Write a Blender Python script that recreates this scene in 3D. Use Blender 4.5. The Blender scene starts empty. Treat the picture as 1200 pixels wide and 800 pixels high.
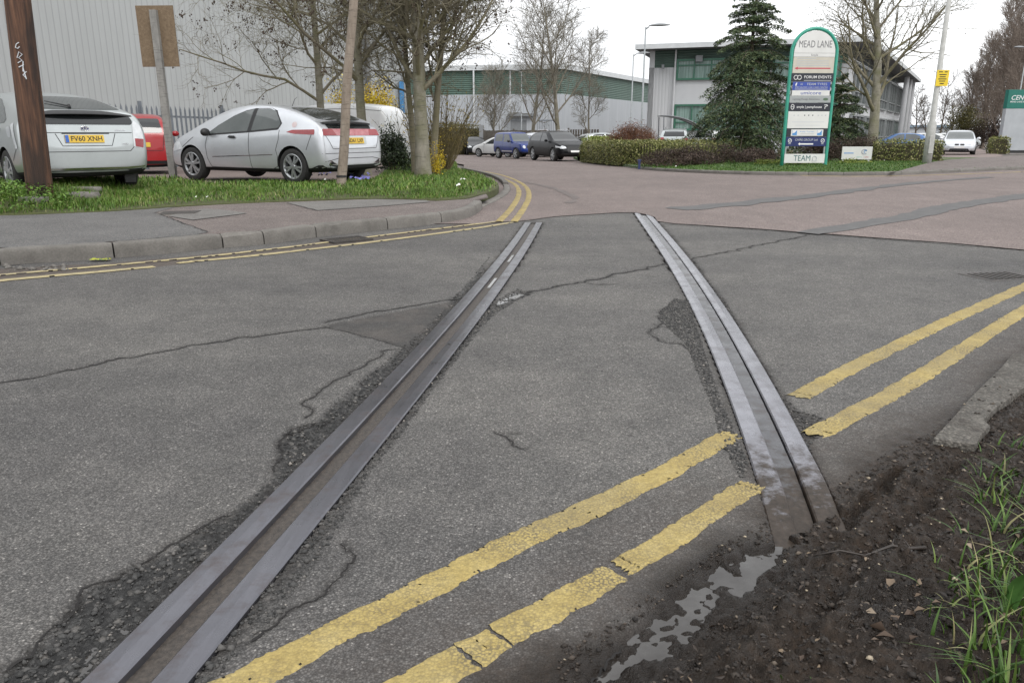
import bpy, bmesh, math, random
import numpy as np
from mathutils import Vector, Matrix, Euler, geometry
from mathutils.bvhtree import BVHTree

random.seed(7)
RNG = np.random.default_rng(7)
scene = bpy.context.scene
COL = scene.collection
R = math.radians

# ------------------------------------------------------------------ camera model
CAM_H, FPX = 1.12, 900.0
PITCH = math.atan(245.0 / FPX)
CP, SP = math.cos(PITCH), math.sin(PITCH)

def sst(a, b, x):
    t = np.clip((x - a) / (b - a), 0, 1)
    return t * t * (3 - 2 * t)

def Z0(x, y):
    """height of the road surface: level by the rails, falling away along the side road"""
    x = np.asarray(x, float); y = np.asarray(y, float)
    r = y - 12.0
    ramp = np.where(r < -4, 0.0, np.where(r > 4, r, (r + 4) ** 2 / 16))
    ramp = np.minimum(ramp, 150)
    return -0.0135 * ramp + 0.008 * np.clip(x - 3, 0, 60) * sst(12, 24, y)

def ZCP(x, y):
    """car park on the left"""
    y = np.asarray(y, float)
    return 0.2 - 0.02 * np.clip(y - 15, 0, 60) + 0 * np.asarray(x, float)

def ray(px, py):
    u = (px - 600.0) / FPX; v = (400.0 - py) / FPX
    return u, CP + v * SP, -SP + v * CP

def G(px, py, off=0.0, fn=None):
    """place on the ground seen at a photo pixel"""
    fn = fn or Z0
    dx, dy, dz = ray(px, py)
    t = (CAM_H - off) / max(-dz, 1e-4)
    for _ in range(25):
        z = float(fn(dx * t, dy * t)) + off
        t = 0.5 * t + 0.5 * (CAM_H - z) / max(-dz, 1e-4)
    return Vector((dx * t, dy * t, float(fn(dx * t, dy * t)) + off))

def WY(px, py, Y):
    dx, dy, dz = ray(px, py)
    t = Y / dy
    return Vector((dx * t, Y, CAM_H + dz * t))

def XY(px, Y):
    """x for a photo column near the horizon at distance Y"""
    return WY(px, 165, Y).x

# ------------------------------------------------------------------ noise
def vnoise(x, y, s=1.0, seed=0):
    x = np.asarray(x, float) * s; y = np.asarray(y, float) * s
    xi = np.floor(x).astype(np.int64); yi = np.floor(y).astype(np.int64)
    fx = x - xi; fy = y - yi
    fx = fx * fx * (3 - 2 * fx); fy = fy * fy * (3 - 2 * fy)
    def h(a, b):
        n = (a * 374761393 + b * 668265263 + seed * 1442695041) & 0x7fffffff
        n = ((n ^ (n >> 13)) * 1274126177) & 0x7fffffff
        return ((n ^ (n >> 16)) & 0xffff) / 65535.0
    return (h(xi, yi) * (1 - fx) + h(xi + 1, yi) * fx) * (1 - fy) + (h(xi, yi + 1) * (1 - fx) + h(xi + 1, yi + 1) * fx) * fy

def fbm(x, y, s=1.0, o=4, seed=0):
    a = 0; amp = 1; tot = 0
    for k in range(o):
        a = a + amp * vnoise(x, y, s * 2 ** k, seed + k * 17); tot += amp; amp *= .5
    return a / tot

# ------------------------------------------------------------------ objects
def tags(o, label=None, cat=None, group=None, kind=None):
    if label: o['label'] = label
    if cat: o['category'] = cat
    if group: o['group'] = group
    if kind: o['kind'] = kind
    return o

def empty(name, loc=(0, 0, 0), rz=0, label=None, cat=None, group=None, rot=None):
    o = bpy.data.objects.new(name, None); COL.objects.link(o)
    o.empty_display_size = .1
    o.location = loc; o.rotation_euler = rot or (0, 0, rz)
    return tags(o, label, cat, group)

def link_mesh(name, me, mats, parent=None, **kw):
    o = bpy.data.objects.new(name, me); COL.objects.link(o)
    if not isinstance(mats, (list, tuple)): mats = [mats]
    for m in mats: me.materials.append(m)
    if parent: o.parent = parent
    loc = kw.pop('loc', None); rz = kw.pop('rz', None)
    if loc is not None: o.location = loc
    if rz is not None: o.rotation_euler = (0, 0, rz)
    return tags(o, **kw)

def mesh_np(name, v, f, mats, smooth=False, parent=None, attrs=None, mi=None, **kw):
    v = np.asarray(v, np.float32); f = np.asarray(f, np.int32)
    me = bpy.data.meshes.new(name)
    n, k = f.shape
    me.vertices.add(len(v)); me.vertices.foreach_set('co', v.ravel())
    me.loops.add(n * k); me.loops.foreach_set('vertex_index', f.ravel())
    me.polygons.add(n)
    me.polygons.foreach_set('loop_start', np.arange(0, n * k, k, dtype=np.int32))
    me.polygons.foreach_set('loop_total', np.full(n, k, dtype=np.int32))
    if smooth: me.polygons.foreach_set('use_smooth', np.ones(n, dtype=bool))
    if mi is not None: me.polygons.foreach_set('material_index', np.asarray(mi, np.int32))
    me.update(calc_edges=True)
    for an, av in (attrs or {}).items():
        a = me.attributes.new(an, 'FLOAT', 'POINT'); a.data.foreach_set('value', np.asarray(av, np.float32))
    me.validate()
    return link_mesh(name, me, mats, parent, **kw)

class MB:
    def __init__(s): s.v = []; s.f = []; s.m = []
    def add(s, vs, fs, m=0):
        b = len(s.v); s.v += [tuple(p) for p in vs]
        for f in fs: s.f.append(tuple(b + i for i in f)); s.m.append(m)
        return s
    def box(s, c, d, rot=None, m=0):
        hx, hy, hz = d[0] / 2, d[1] / 2, d[2] / 2
        vs = [Vector((x * hx, y * hy, z * hz)) for z in (-1, 1) for y in (-1, 1) for x in (-1, 1)]
        if rot is not None: vs = [rot @ v for v in vs]
        c = Vector(c)
        return s.add([v + c for v in vs], [(0, 2, 3, 1), (4, 5, 7, 6), (0, 1, 5, 4), (2, 6, 7, 3), (0, 4, 6, 2), (1, 3, 7, 5)], m)
    def bar(s, a, b, w, h, m=0, up=(0, 0, 1)):
        a = Vector(a); b = Vector(b); d = (b - a); L = d.length; d.normalize()
        u = Vector(up)
        if abs(d.dot(u)) > .98: u = Vector((1, 0, 0))
        sd = d.cross(u).normalized(); u = sd.cross(d)
        rot = Matrix((d, sd, u)).transposed()
        return s.box((a + b) / 2, (L, w, h), rot, m)
    def tube(s, pts, rad, n=8, cap=True, m=0):
        pts = [Vector(p) for p in pts]
        if not isinstance(rad, (list, tuple)): rad = [rad] * len(pts)
        vs = []; fs = []
        u = None
        for i, p in enumerate(pts):
            d = (pts[min(i + 1, len(pts) - 1)] - pts[max(i - 1, 0)]).normalized()
            if u is None:
                u = d.orthogonal().normalized()
            else:
                u = (u - d * u.dot(d)).normalized()
            w = d.cross(u)
            for k in range(n):
                a = 2 * math.pi * k / n
                vs.append(p + (u * math.cos(a) + w * math.sin(a)) * rad[i])
        for i in range(len(pts) - 1):
            for k in range(n):
                k2 = (k + 1) % n
                fs.append((i * n + k, i * n + k2, (i + 1) * n + k2, (i + 1) * n + k))
        if cap:
            fs.append(tuple(range(n - 1, -1, -1))); fs.append(tuple(range((len(pts) - 1) * n, len(pts) * n)))
        return s.add(vs, fs, m)
    def lathe(s, prof, n=24, axis='z', c=(0, 0, 0), m=0, closed=False):
        vs = []; fs = []
        c = Vector(c)
        for r, h in prof:
            for k in range(n):
                a = 2 * math.pi * k / n
                if axis == 'z': p = (r * math.cos(a), r * math.sin(a), h)
                elif axis == 'y': p = (r * math.cos(a), h, r * math.sin(a))
                else: p = (h, r * math.cos(a), r * math.sin(a))
                vs.append(c + Vector(p))
        L = len(prof)
        for i in range(L if closed else L - 1):
            j = (i + 1) % L
            for k in range(n):
                k2 = (k + 1) % n
                fs.append((i * n + k, i * n + k2, j * n + k2, j * n + k))
        return s.add(vs, fs, m)
    def prism(s, poly, h, m=0, M=None):
        """2D polygon (x,y) extruded to z=0..h then transformed"""
        n = len(poly)
        vs = [Vector((p[0], p[1], 0)) for p in poly] + [Vector((p[0], p[1], h)) for p in poly]
        if M is not None: vs = [M @ v for v in vs]
        fs = [tuple(range(n - 1, -1, -1)), tuple(range(n, 2 * n))] + [(i, (i + 1) % n, n + (i + 1) % n, n + i) for i in range(n)]
        return s.add(vs, fs, m)
    def build(s, name, mats, parent=None, smooth=False, bevel=0, **kw):
        me = bpy.data.meshes.new(name)
        me.from_pydata(s.v, [], s.f)
        if any(s.m): me.polygons.foreach_set('material_index', s.m)
        if smooth is True: me.polygons.foreach_set('use_smooth', [True] * len(me.polygons))
        me.update()
        if smooth == 'auto' or bevel:
            bm = bmesh.new(); bm.from_mesh(me)
            bmesh.ops.recalc_face_normals(bm, faces=bm.faces)
            if bevel:
                ed = [e for e in bm.edges if len(e.link_faces) == 2 and e.calc_face_angle(0) > .6]
                bmesh.ops.bevel(bm, geom=ed, offset=bevel, segments=2, affect='EDGES', profile=.6)
            if smooth == 'auto':
                for f in bm.faces: f.smooth = True
                for e in bm.edges:
                    if len(e.link_faces) == 2 and e.calc_face_angle(0) > .7: e.smooth = False
            bm.to_mesh(me); bm.free()
        return link_mesh(name, me, mats, parent, **kw)

def copy_tree(o, parent=None):
    c = o.copy(); COL.objects.link(c)
    if parent: c.parent = parent
    for ch in list(o.children): copy_tree(ch, c)
    return c

# ------------------------------------------------------------------ materials
def srgb(r, g, b):
    f = lambda c: c / 12.92 if c <= .04045 else ((c + .055) / 1.055) ** 2.4
    return (f(r / 255), f(g / 255), f(b / 255), 1)

def c4(c):
    if isinstance(c, (int, float)): return (c, c, c, 1)
    return tuple(c) + (1,) if len(c) == 3 else tuple(c)

class NT:
    def __init__(s, name):
        s.m = bpy.data.materials.new(name); s.m.use_nodes = True
        s.t = s.m.node_tree; s.n = s.t.nodes; s.l = s.t.links
        s.b = s.n['Principled BSDF']
        s.tc = s.n.new('ShaderNodeTexCoord')
        s.co = s.tc.outputs['Object']
    def new(s, t, **kw):
        n = s.n.new(t)
        for k, v in kw.items():
            if k in n.inputs: 
                if hasattr(v, 'is_linked'): s.l.new(v, n.inputs[k])
                else: n.inputs[k].default_value = v
            else: setattr(n, k, v)
        return n
    def lk(s, a, b): s.l.new(a, b)
    def map(s, scale=(1, 1, 1), rot=(0, 0, 0)):
        n = s.n.new('ShaderNodeMapping'); n.inputs['Scale'].default_value = scale; n.inputs['Rotation'].default_value = rot
        s.lk(s.co, n.inputs['Vector']); return n.outputs[0]
    def noise(s, scale, detail=4, rough=.55, vec=None, dist=0):
        n = s.n.new('ShaderNodeTexNoise'); n.inputs['Scale'].default_value = scale
        n.inputs['Detail'].default_value = detail; n.inputs['Roughness'].default_value = rough
        n.inputs['Distortion'].default_value = dist
        s.lk(vec or s.co, n.inputs['Vector']); return n.outputs['Fac']
    def voro(s, scale, feature='F1', vec=None, out='Distance', rnd=1):
        n = s.n.new('ShaderNodeTexVoronoi'); n.feature = feature; n.inputs['Scale'].default_value = scale
        n.inputs['Randomness'].default_value = rnd
        s.lk(vec or s.co, n.inputs['Vector']); return n.outputs[out]
    def ramp(s, fac, stops):
        n = s.n.new('ShaderNodeValToRGB'); cr = n.color_ramp
        while len(cr.elements) < len(stops): cr.elements.new(.5)
        for e, (p, c) in zip(cr.elements, stops): e.position = p; e.color = c4(c)
        s.lk(fac, n.inputs['Fac']); return n.outputs['Color']
    def mix(s, fac, a, b, mode='MIX'):
        n = s.n.new('ShaderNodeMix'); n.data_type = 'RGBA'; n.blend_type = mode; n.clamp_factor = True
        for k, v in ((0, fac), (6, a), (7, b)):
            if hasattr(v, 'is_linked'): s.lk(v, n.inputs[k])
            else: n.inputs[k].default_value = v if k == 0 else c4(v)
        return n.outputs[2]
    def math(s, op, a, b=0., clamp=False):
        n = s.n.new('ShaderNodeMath'); n.operation = op; n.use_clamp = clamp
        for sock, v in ((n.inputs[0], a), (n.inputs[1], b)):
            if hasattr(v, 'is_linked'): s.lk(v, sock)
            else: sock.default_value = v
        return n.outputs[0]
    def attr(s, name):
        n = s.n.new('ShaderNodeAttribute'); n.attribute_name = name; return n.outputs['Fac']
    def bump(s, h, strength=.3, dist=.01, normal=None):
        n = s.n.new('ShaderNodeBump'); n.inputs['Strength'].default_value = strength; n.inputs['Distance'].default_value = dist
        s.lk(h, n.inputs['Height'])
        if normal: s.lk(normal, n.inputs['Normal'])
        return n.outputs[0]
    def out(s, col=None, rough=None, normal=None, metal=None, **kw):
        for sock, v in (('Base Color', col), ('Roughness', rough), ('Normal', normal), ('Metallic', metal)):
            if v is None: continue
            if hasattr(v, 'is_linked'): s.lk(v, s.b.inputs[sock])
            elif sock == 'Base Color': s.b.inputs[sock].default_value = c4(v)
            else: s.b.inputs[sock].default_value = v
        for k, v in kw.items(): s.b.inputs[k].default_value = v
        return s.m

def pm(name, c1, c2=None, scale=3., rough=.6, bump=0., bscale=None, bdist=.01, metal=0., stretch=(1, 1, 1), detail=5, **kw):
    t = NT(name)
    c2 = c2 if c2 is not None else tuple(x * .8 for x in c4(c1)[:3])
    v = t.map(stretch)
    f = t.noise(scale, detail, .6, v)
    col = t.ramp(f, [(.3, c1), (.7, c2)])
    nrm = None
    if bump: nrm = t.bump(t.noise(bscale or scale * 6, 5, .6, v), bump, bdist)
    return t.out(col, rough, nrm, metal, **kw)

def obj_random_tint(t, col, amt=.25):
    oi = t.n.new('ShaderNodeObjectInfo')
    hs = t.n.new('ShaderNodeHueSaturation'); t.lk(col, hs.inputs['Color'])
    v = t.math('MULTIPLY_ADD', oi.outputs['Random'], amt); 
    v.node.inputs[2].default_value = 1 - amt / 2
    t.lk(v, hs.inputs['Value']); return hs.outputs[0]

# ------------------------------------------------------------------ lettering
def text_mesh(body, size=1., bold=0.0, width=None, align='CENTER', shear=0., extrude=0.):
    cu = bpy.data.curves.new('lettering', 'FONT'); cu.body = body; cu.size = size
    cu.align_x = align; cu.align_y = 'CENTER'; cu.offset = bold * size; cu.shear = shear; cu.extrude = extrude
    cu.resolution_u = 3
    o = bpy.data.objects.new('lettering', cu); COL.objects.link(o)
    dg = bpy.context.evaluated_depsgraph_get()
    me = bpy.data.meshes.new_from_object(o.evaluated_get(dg))
    bpy.data.objects.remove(o); bpy.data.curves.remove(cu)
    n = len(me.vertices); co = np.empty(n * 3, np.float32); me.vertices.foreach_get('co', co); co = co.reshape(-1, 3)
    if width and n:
        w = co[:, 0].max() - co[:, 0].min()
        co[:, 0] *= width / max(w, 1e-6)
        me.vertices.foreach_set('co', co.ravel()); me.update()
    return me

def put_text(body, mat, parent, M, size, bold=.0, width=None, name='lettering', align='CENTER', shear=0.):
    me = text_mesh(body, size, bold, width, align, shear); me.transform(M); me.name = name
    return link_mesh(name, me, mat, parent)

def polyline_resample(pts, step):
    pts = [Vector(p) for p in pts]; out = [pts[0]]
    for a, b in zip(pts, pts[1:]):
        n = max(1, int((b - a).length / step))
        for k in range(1, n + 1): out.append(a.lerp(b, k / n))
    return out

def smooth_line(pts, it=2):
    pts = [Vector(p) for p in pts]
    for _ in range(it):
        q = [pts[0]]
        for a, b in zip(pts, pts[1:]): q += [a * .75 + b * .25, a * .25 + b * .75]
        q.append(pts[-1]); pts = q
    return pts

def seg_dist(X, Y, line):
    """distance of points to polyline (and the side sign of the nearest piece)"""
    best = np.full(X.shape, 1e9); side = np.zeros(X.shape)
    for a, b in zip(line, line[1:]):
        dx, dy = b[0] - a[0], b[1] - a[1]; L2 = dx * dx + dy * dy + 1e-12
        t = np.clip(((X - a[0]) * dx + (Y - a[1]) * dy) / L2, 0, 1)
        ex = X - a[0] - t * dx; ey = Y - a[1] - t * dy
        d = np.hypot(ex, ey); m = d < best
        best = np.where(m, d, best); side = np.where(m, np.sign(dx * ey - dy * ex), side)
    return best, side

def in_poly(X, Y, poly):
    c = np.zeros(np.shape(X), bool); n = len(poly)
    for i in range(n):
        x1, y1 = poly[i][0], poly[i][1]; x2, y2 = poly[(i + 1) % n][0], poly[(i + 1) % n][1]
        if y1 == y2: continue
        c ^= ((y1 > Y) != (y2 > Y)) & (X < (x2 - x1) * (Y - y1) / (y2 - y1) + x1)
    return c

def poly_sd(X, Y, poly):
    d, _ = seg_dist(X, Y, list(poly) + [poly[0]])
    return np.where(in_poly(X, Y, poly), -d, d)

def drape(name, poly, zfn, mat, step=.5, skirt=0., attrs=None, **kw):
    """2D outline filled with a fine triangle net that follows the height function, with a side skirt"""
    pts = []
    n = len(poly)
    for i in range(n):
        a = Vector((poly[i][0], poly[i][1])); b = Vector((poly[(i + 1) % n][0], poly[(i + 1) % n][1]))
        k = max(1, int((b - a).length / step))
        for j in range(k): pts.append(a.lerp(b, j / k))
    nb = len(pts)
    P = np.array([(p.x, p.y) for p in pts])
    xs = np.arange(P[:, 0].min(), P[:, 0].max(), step); ys = np.arange(P[:, 1].min(), P[:, 1].max(), step)
    gx, gy = np.meshgrid(xs, ys); gx = gx.ravel(); gy = gy.ravel()
    m = poly_sd(gx, gy, [tuple(p) for p in P]) < -step * .45
    allp = pts + [Vector((x, y)) for x, y in zip(gx[m], gy[m])]
    vs, es, fs, *_ = geometry.delaunay_2d_cdt(allp, [(i, (i + 1) % nb) for i in range(nb)], [], 1, 1e-5)
    V = np.array([(v.x, v.y) for v in vs]); z = zfn(V[:, 0], V[:, 1])
    V = np.column_stack([V, z])
    F = [tuple(f) for f in fs]
    # orient upwards
    F = [f if ((V[f[1]] - V[f[0]])[0] * (V[f[2]] - V[f[0]])[1] - (V[f[1]] - V[f[0]])[1] * (V[f[2]] - V[f[0]])[0]) > 0 else f[::-1] for f in F]
    me = bpy.data.meshes.new(name)
    VL = [tuple(v) for v in V]
    if skirt:
        from collections import Counter
        ec = Counter()
        for f in F:
            for i in range(len(f)): ec[(f[i], f[(i + 1) % len(f)])] += 1
        dn = {}
        for (a, b) in list(ec):
            if (b, a) not in ec:
                for q in (a, b):
                    if q not in dn: dn[q] = len(VL); VL.append((V[q][0], V[q][1], V[q][2] - skirt))
                F.append((b, a, dn[a], dn[b]))
    me.from_pydata(VL, [], F); me.update()
    for p in me.polygons: p.use_smooth = len(p.vertices) == 3
    return link_mesh(name, me, mat, **kw)
# =================================================================== ROAD, RAILS, MUD
def gp(pts, off=0., fn=None): return [G(p[0], p[1], off, fn) for p in pts]
def g2(pts, off=0., fn=None): return [(q.x, q.y) for q in gp(pts, off, fn)]

_lc = [((137+178)/2., 800), (404, 530), (507, 413), (624.5, 262)]
_l = gp(_lc); LPOLY = np.polyfit([p.y for p in _l], [p.x for p in _l], 2)
_rc = [(946, 610), (912, 530), (841.5, 380), (793, 303), (752, 249.5)]
_r = gp(_rc); RPOLY = np.polyfit([p.y for p in _r], [p.x for p in _r], 3)
def lx(y): return np.polyval(LPOLY, y)
def rx(y): return np.polyval(RPOLY, y)
L_END, R_END = G(624, 261).y, G(752, 249).y
HALF = .112

def rail_mask(x, y):
    dl = np.abs(x - lx(y)) * .992; dr = np.abs(x - rx(y)) * .985
    l = (dl < HALF) & (y < L_END) ; r = (dr < HALF) & (y < R_END) & (y > 2.02 + 1.0 * (x - rx(y)) + .16 * (fbm(x, y, 22, 3, 99) - .5))
    return l | r, dl, dr

# traced outlines (photo -> ground)
DAMAGE = [g2(p) for p in (
    [(0, 800), (8, 776), (46, 752), (76, 712), (105, 686), (152, 664), (200, 640), (240, 612), (270, 598), (300, 575), (322, 552), (328, 520), (342, 500),
     (366, 492), (392, 472), (420, 446), (450, 424), (500, 380), (540, 340), (575, 300), (560, 330), (500, 400), (366, 535), (95, 802), (60, 860), (-60, 860)],
    [(800, 300), (815, 306), (830, 330), (850, 352), (862, 372), (880, 410), (905, 448), (935, 480), (962, 488), (975, 498), (950, 520), (945, 560), (900, 470), (866, 385), (820, 320)],
    [(770, 372), (790, 350), (806, 352), (822, 400), (845, 470), (878, 545), (868, 560), (846, 520), (836, 480), (815, 430), (805, 405)],
    [(592, 345), (608, 338), (622, 344), (606, 352), (575, 372), (520, 440), (470, 508), (430, 560), (395, 620), (370, 660), (330, 715), (250, 800), (215, 800), (330, 655), (441, 530), (560, 365)],
    [(690, 580), (720, 590), (735, 600), (700, 640), (650, 670), (640, 655), (670, 620)],
)]
DMG_AMT = [.95, .7, .12, .5, .3]
PATCH = g2([(378, 380), (545, 350), (530, 372), (478, 408), (430, 394)])
MUD_EDGE = g2([(520, 860), (570, 800), (640, 768), (700, 738), (752, 700), (800, 668), (842, 640), (880, 618), (905, 606), (935, 598), (975, 572), (1010, 548),
               (1050, 524), (1094, 505), (1140, 470), (1200, 425), (1300, 350), (1500, 250)])
MUD = MUD_EDGE + [(14, 9), (14, 0), (0, .8)]
PUDDLES = [g2(p) for p in (
    [(690, 792), (735, 745), (772, 716), (800, 690), (838, 664), (880, 640), (908, 642), (905, 664), (878, 690), (840, 716), (806, 744), (780, 770), (740, 800), (690, 830)],
    [(1032, 703), (1046, 697), (1064, 702), (1052, 712), (1036, 712)],
)]
RUTS = [g2(p) for p in ([(880, 800), (930, 740), (985, 688), (1030, 640), (1075, 600), (1120, 548)], [(985, 622), (1008, 602), (1032, 576), (1060, 552)])]
GUTTER = g2([(-300, 330), (0, 316), (135, 308), (265, 296), (315, 292), (372, 283), (455, 274), (525, 265), (560, 258), (590, 250), (600, 232), (590, 215), (560, 200),
             (568, 204), (604, 224), (606, 245), (585, 262), (430, 284), (300, 299), (185, 313), (0, 331), (-300, 350)])

def wig(pts, amp=.02, step=.04, seed=0, fine=.0):
    out = []
    for i, p in enumerate(polyline_resample(pts, step)):
        f = i * step
        o = [amp * 4 * (float(fbm(f, seed + k, 11, 4, seed + k)) - .5) + fine * 2 * (float(vnoise(f, seed + k, 90, seed + 3 + k)) - .5) for k in (0, 50)]
        out.append(Vector((p.x + o[0], p.y + o[1], 0)))
    return out
CRACKS = []
def add_crack(px, w, amp, seed): CRACKS.append((wig(gp(px), amp, .009 if G(*px[0]).y < 8 else .012, seed, .006), w, seed))
add_crack([(-40, 454), (0, 448), (60, 437), (130, 423), (210, 407), (290, 394), (384, 381)], .020, .02, 1)
add_crack([(377, 376.5), (440, 364), (500, 355), (546, 347)], .020, .015, 2)
add_crack([(606, 346), (640, 338), (690, 328), (740, 317), (783, 308)], .030, .03, 3)
add_crack([(806, 304), (860, 294), (900, 285), (930, 279), (946, 275)], .022, .03, 4)
add_crack([(380, 381), (430, 393.5), (477, 407)], .013, .008, 5)
add_crack([(474, 408), (450, 412), (432, 425), (400, 440), (372, 458), (358, 473), (364, 488)], .011, .02, 6)
add_crack([(330, 510), (345, 502), (366, 493), (386, 488)], .012, .015, 7)
add_crack([(398, 634), (410, 652), (405, 675), (380, 696), (345, 716), (318, 735), (296, 748)], .008, .015, 8)
add_crack([(803, 352), (785, 358), (770, 366), (776, 379), (760, 390), (771, 399), (792, 402), (806, 408)], .014, .02, 9)
add_crack([(772, 380), (790, 386), (806, 388)], .009, .02, 10)
add_crack([(584, 504), (600, 512), (604, 520), (618, 527)], .008, .015, 11)
add_crack([(596, 507), (606, 508)], .007, .01, 12)
for k, e in enumerate(([(8, 776), (46, 752), (76, 712), (105, 686), (152, 664)], [(160, 660), (200, 640), (240, 612), (268, 600)], [(322, 552), (328, 520), (342, 500)])):
    add_crack(e, .012, .01, 20 + k)
add_crack([(772, 262.5), (850, 266.5), (950, 273.5), (1060, 282.5), (1200, 293.5), (1300, 303)], .022, .02, 30)
add_crack([(786, 256), (800, 255), (812, 257)], .02, .03, 31); add_crack([(786, 261), (800, 260), (822, 262)], .02, .03, 32)
add_crack([(690, 331), (705, 334), (722, 333)], .012, .03, 33)
add_crack([(690, 800), (700, 786), (728, 758)], .008, .004, 34)


def surf(x, y, full=True):
    """height of the worn road and mud, with the masks that colour it"""
    x = np.asarray(x, float); y = np.asarray(y, float)
    wx = x + .05 * (fbm(x, y, 9, 3, 3) - .5) + .02 * (fbm(x, y, 40, 2, 5) - .5)
    wy = y + .05 * (fbm(x, y, 9, 3, 11) - .5) + .02 * (fbm(x, y, 40, 2, 13) - .5)
    z = Z0(x, y) + .010 * (fbm(x, y, .9, 3, 21) - .5)
    fade = 1 - sst(5, 11, y)
    dmg = np.zeros_like(x)
    for poly, a in zip(DAMAGE, DMG_AMT):
        sd = poly_sd(wx, wy, poly)
        dmg = np.maximum(dmg, a * (1 - sst(-.03 * (2 - a), .012, sd)))
    z = z - dmg * (.013 + .012 * (fbm(x, y, 55, 2, 31) - .3) * fade) 
    z = z + dmg * .010 * fade * (vnoise(x, y, 75, 37) ** 2)
    pa = (1 - sst(-.015, .01, poly_sd(wx, wy, PATCH)))
    z = z - .006 * pa
    # mud
    msd = poly_sd(wx, wy, MUD)
    n = fbm(x, y, 4, 4, 41)
    mud = 1 - sst(-.10, .12, msd + .25 * (n - .5))
    deep = np.clip(-msd, 0, 3)
    bank = .012 * sst(.10, .45, deep) + .07 * sst(.40, 1.2, deep) + .05 * sst(1., 3., deep)
    rdg = 1 - np.abs(2 * fbm(x, y, 20, 4, 63) - 1)
    ru = x * .74 + y * .67; rv = -x * .67 + y * .74 + .05 * (fbm(x, y, 3, 2, 65) - .5); drag = fbm(ru * .22, rv, 17, 4, 67) - .5
    lumps = .020 * (fbm(x, y, 12, 4, 51) - .5) + .050 * drag + .030 * (fbm(x, y, 38, 3, 57) - .5) + .014 * (rdg - .8) + .013 * (vnoise(x, y, 95, 59) - .5)
    z = z + mud * (bank + lumps * sst(.02, .25, deep) * (1 - .6 * sst(3, 6, y)))
    for i, rt in enumerate(RUTS):
        d, sd = seg_dist(wx, wy, rt)
        d = d * (1 if i == 0 else 1.5)
        z = z + mud * (-.016 * np.exp(-(d / .022) ** 2) + .018 * np.exp(-((d - .045) / .022) ** 2) * (.4 + 1.2 * vnoise(x, y, 25, 61)))
        if i == 0:
            d2 = np.abs(d - .13); z = z + mud * (-.012 * np.exp(-(d2 / .018) ** 2)) * (sd > 0)
    wet = np.zeros_like(x)
    for pud, dep in zip(PUDDLES, (.030, .022)):
        sd = poly_sd(wx, wy, pud)
        k = 1 - sst(-.05, .05, sd + .10 * (fbm(x, y, 13, 3, 71) - .5))
        base = Z0(x, y)
        tgt = (-.0175 - .008 * sst(1.6, 1.85, y) if dep > .025 else -.008) + .040 * (fbm(x, y, 15, 5, 77) - .45) + .044 * (fbm(x, y, 48, 3, 79) - .5)
        z = z * (1 - k) + (base + tgt) * k
        wet = np.maximum(wet, 1 - sst(.0, .22, sd + .12 * (fbm(x, y, 7, 3, 73) - .5)))
    crk = np.zeros_like(x)
    if x.size > 1:
        for pts, w, sd_ in CRACKS:
            q = pts[::4] + [pts[-1]]; xs_ = [p.x for p in q]; ys_ = [p.y for p in q]
            m = (x > min(xs_) - .1) & (x < max(xs_) + .1) & (y > min(ys_) - .1) & (y < max(ys_) + .1)
            if m.any():
                d, _ = seg_dist(x[m], y[m], [(p.x, p.y) for p in q]); crk[m] = np.maximum(crk[m], 1 - sst(w * .4, w * 1.3 + .014, d))
        z = z - .004 * crk
    # dirt washed along the kerb on the left
    gsd = poly_sd(wx, wy, GUTTER)
    gut = 1 - sst(-.04, .05, gsd + .12 * (fbm(x, y, 3, 3, 81) - .5))
    # damp dark lines by the rails
    m, dl, dr = rail_mask(x, y)
    damp = np.maximum((1 - sst(HALF, HALF + .05, dl + .05 * (fbm(x, y, 10, 3, 91) - .5))) * (y < L_END + .1), (1 - sst(HALF, HALF + .05, dr + .05 * (fbm(x, y, 10, 3, 93) - .5))) * (y < R_END + .1) * (y > 1.2))
    z = np.where(m, z - .07, z)
    spread = (1 - sst(-.1, .55, msd + .5 * (fbm(x, y, 2.2, 4, 95) - .5)))
    return z, dict(dmg=dmg, mud=mud, gut=gut, wet=wet, damp=damp, patch=pa, dirt=spread, crk=crk), msd

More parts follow.
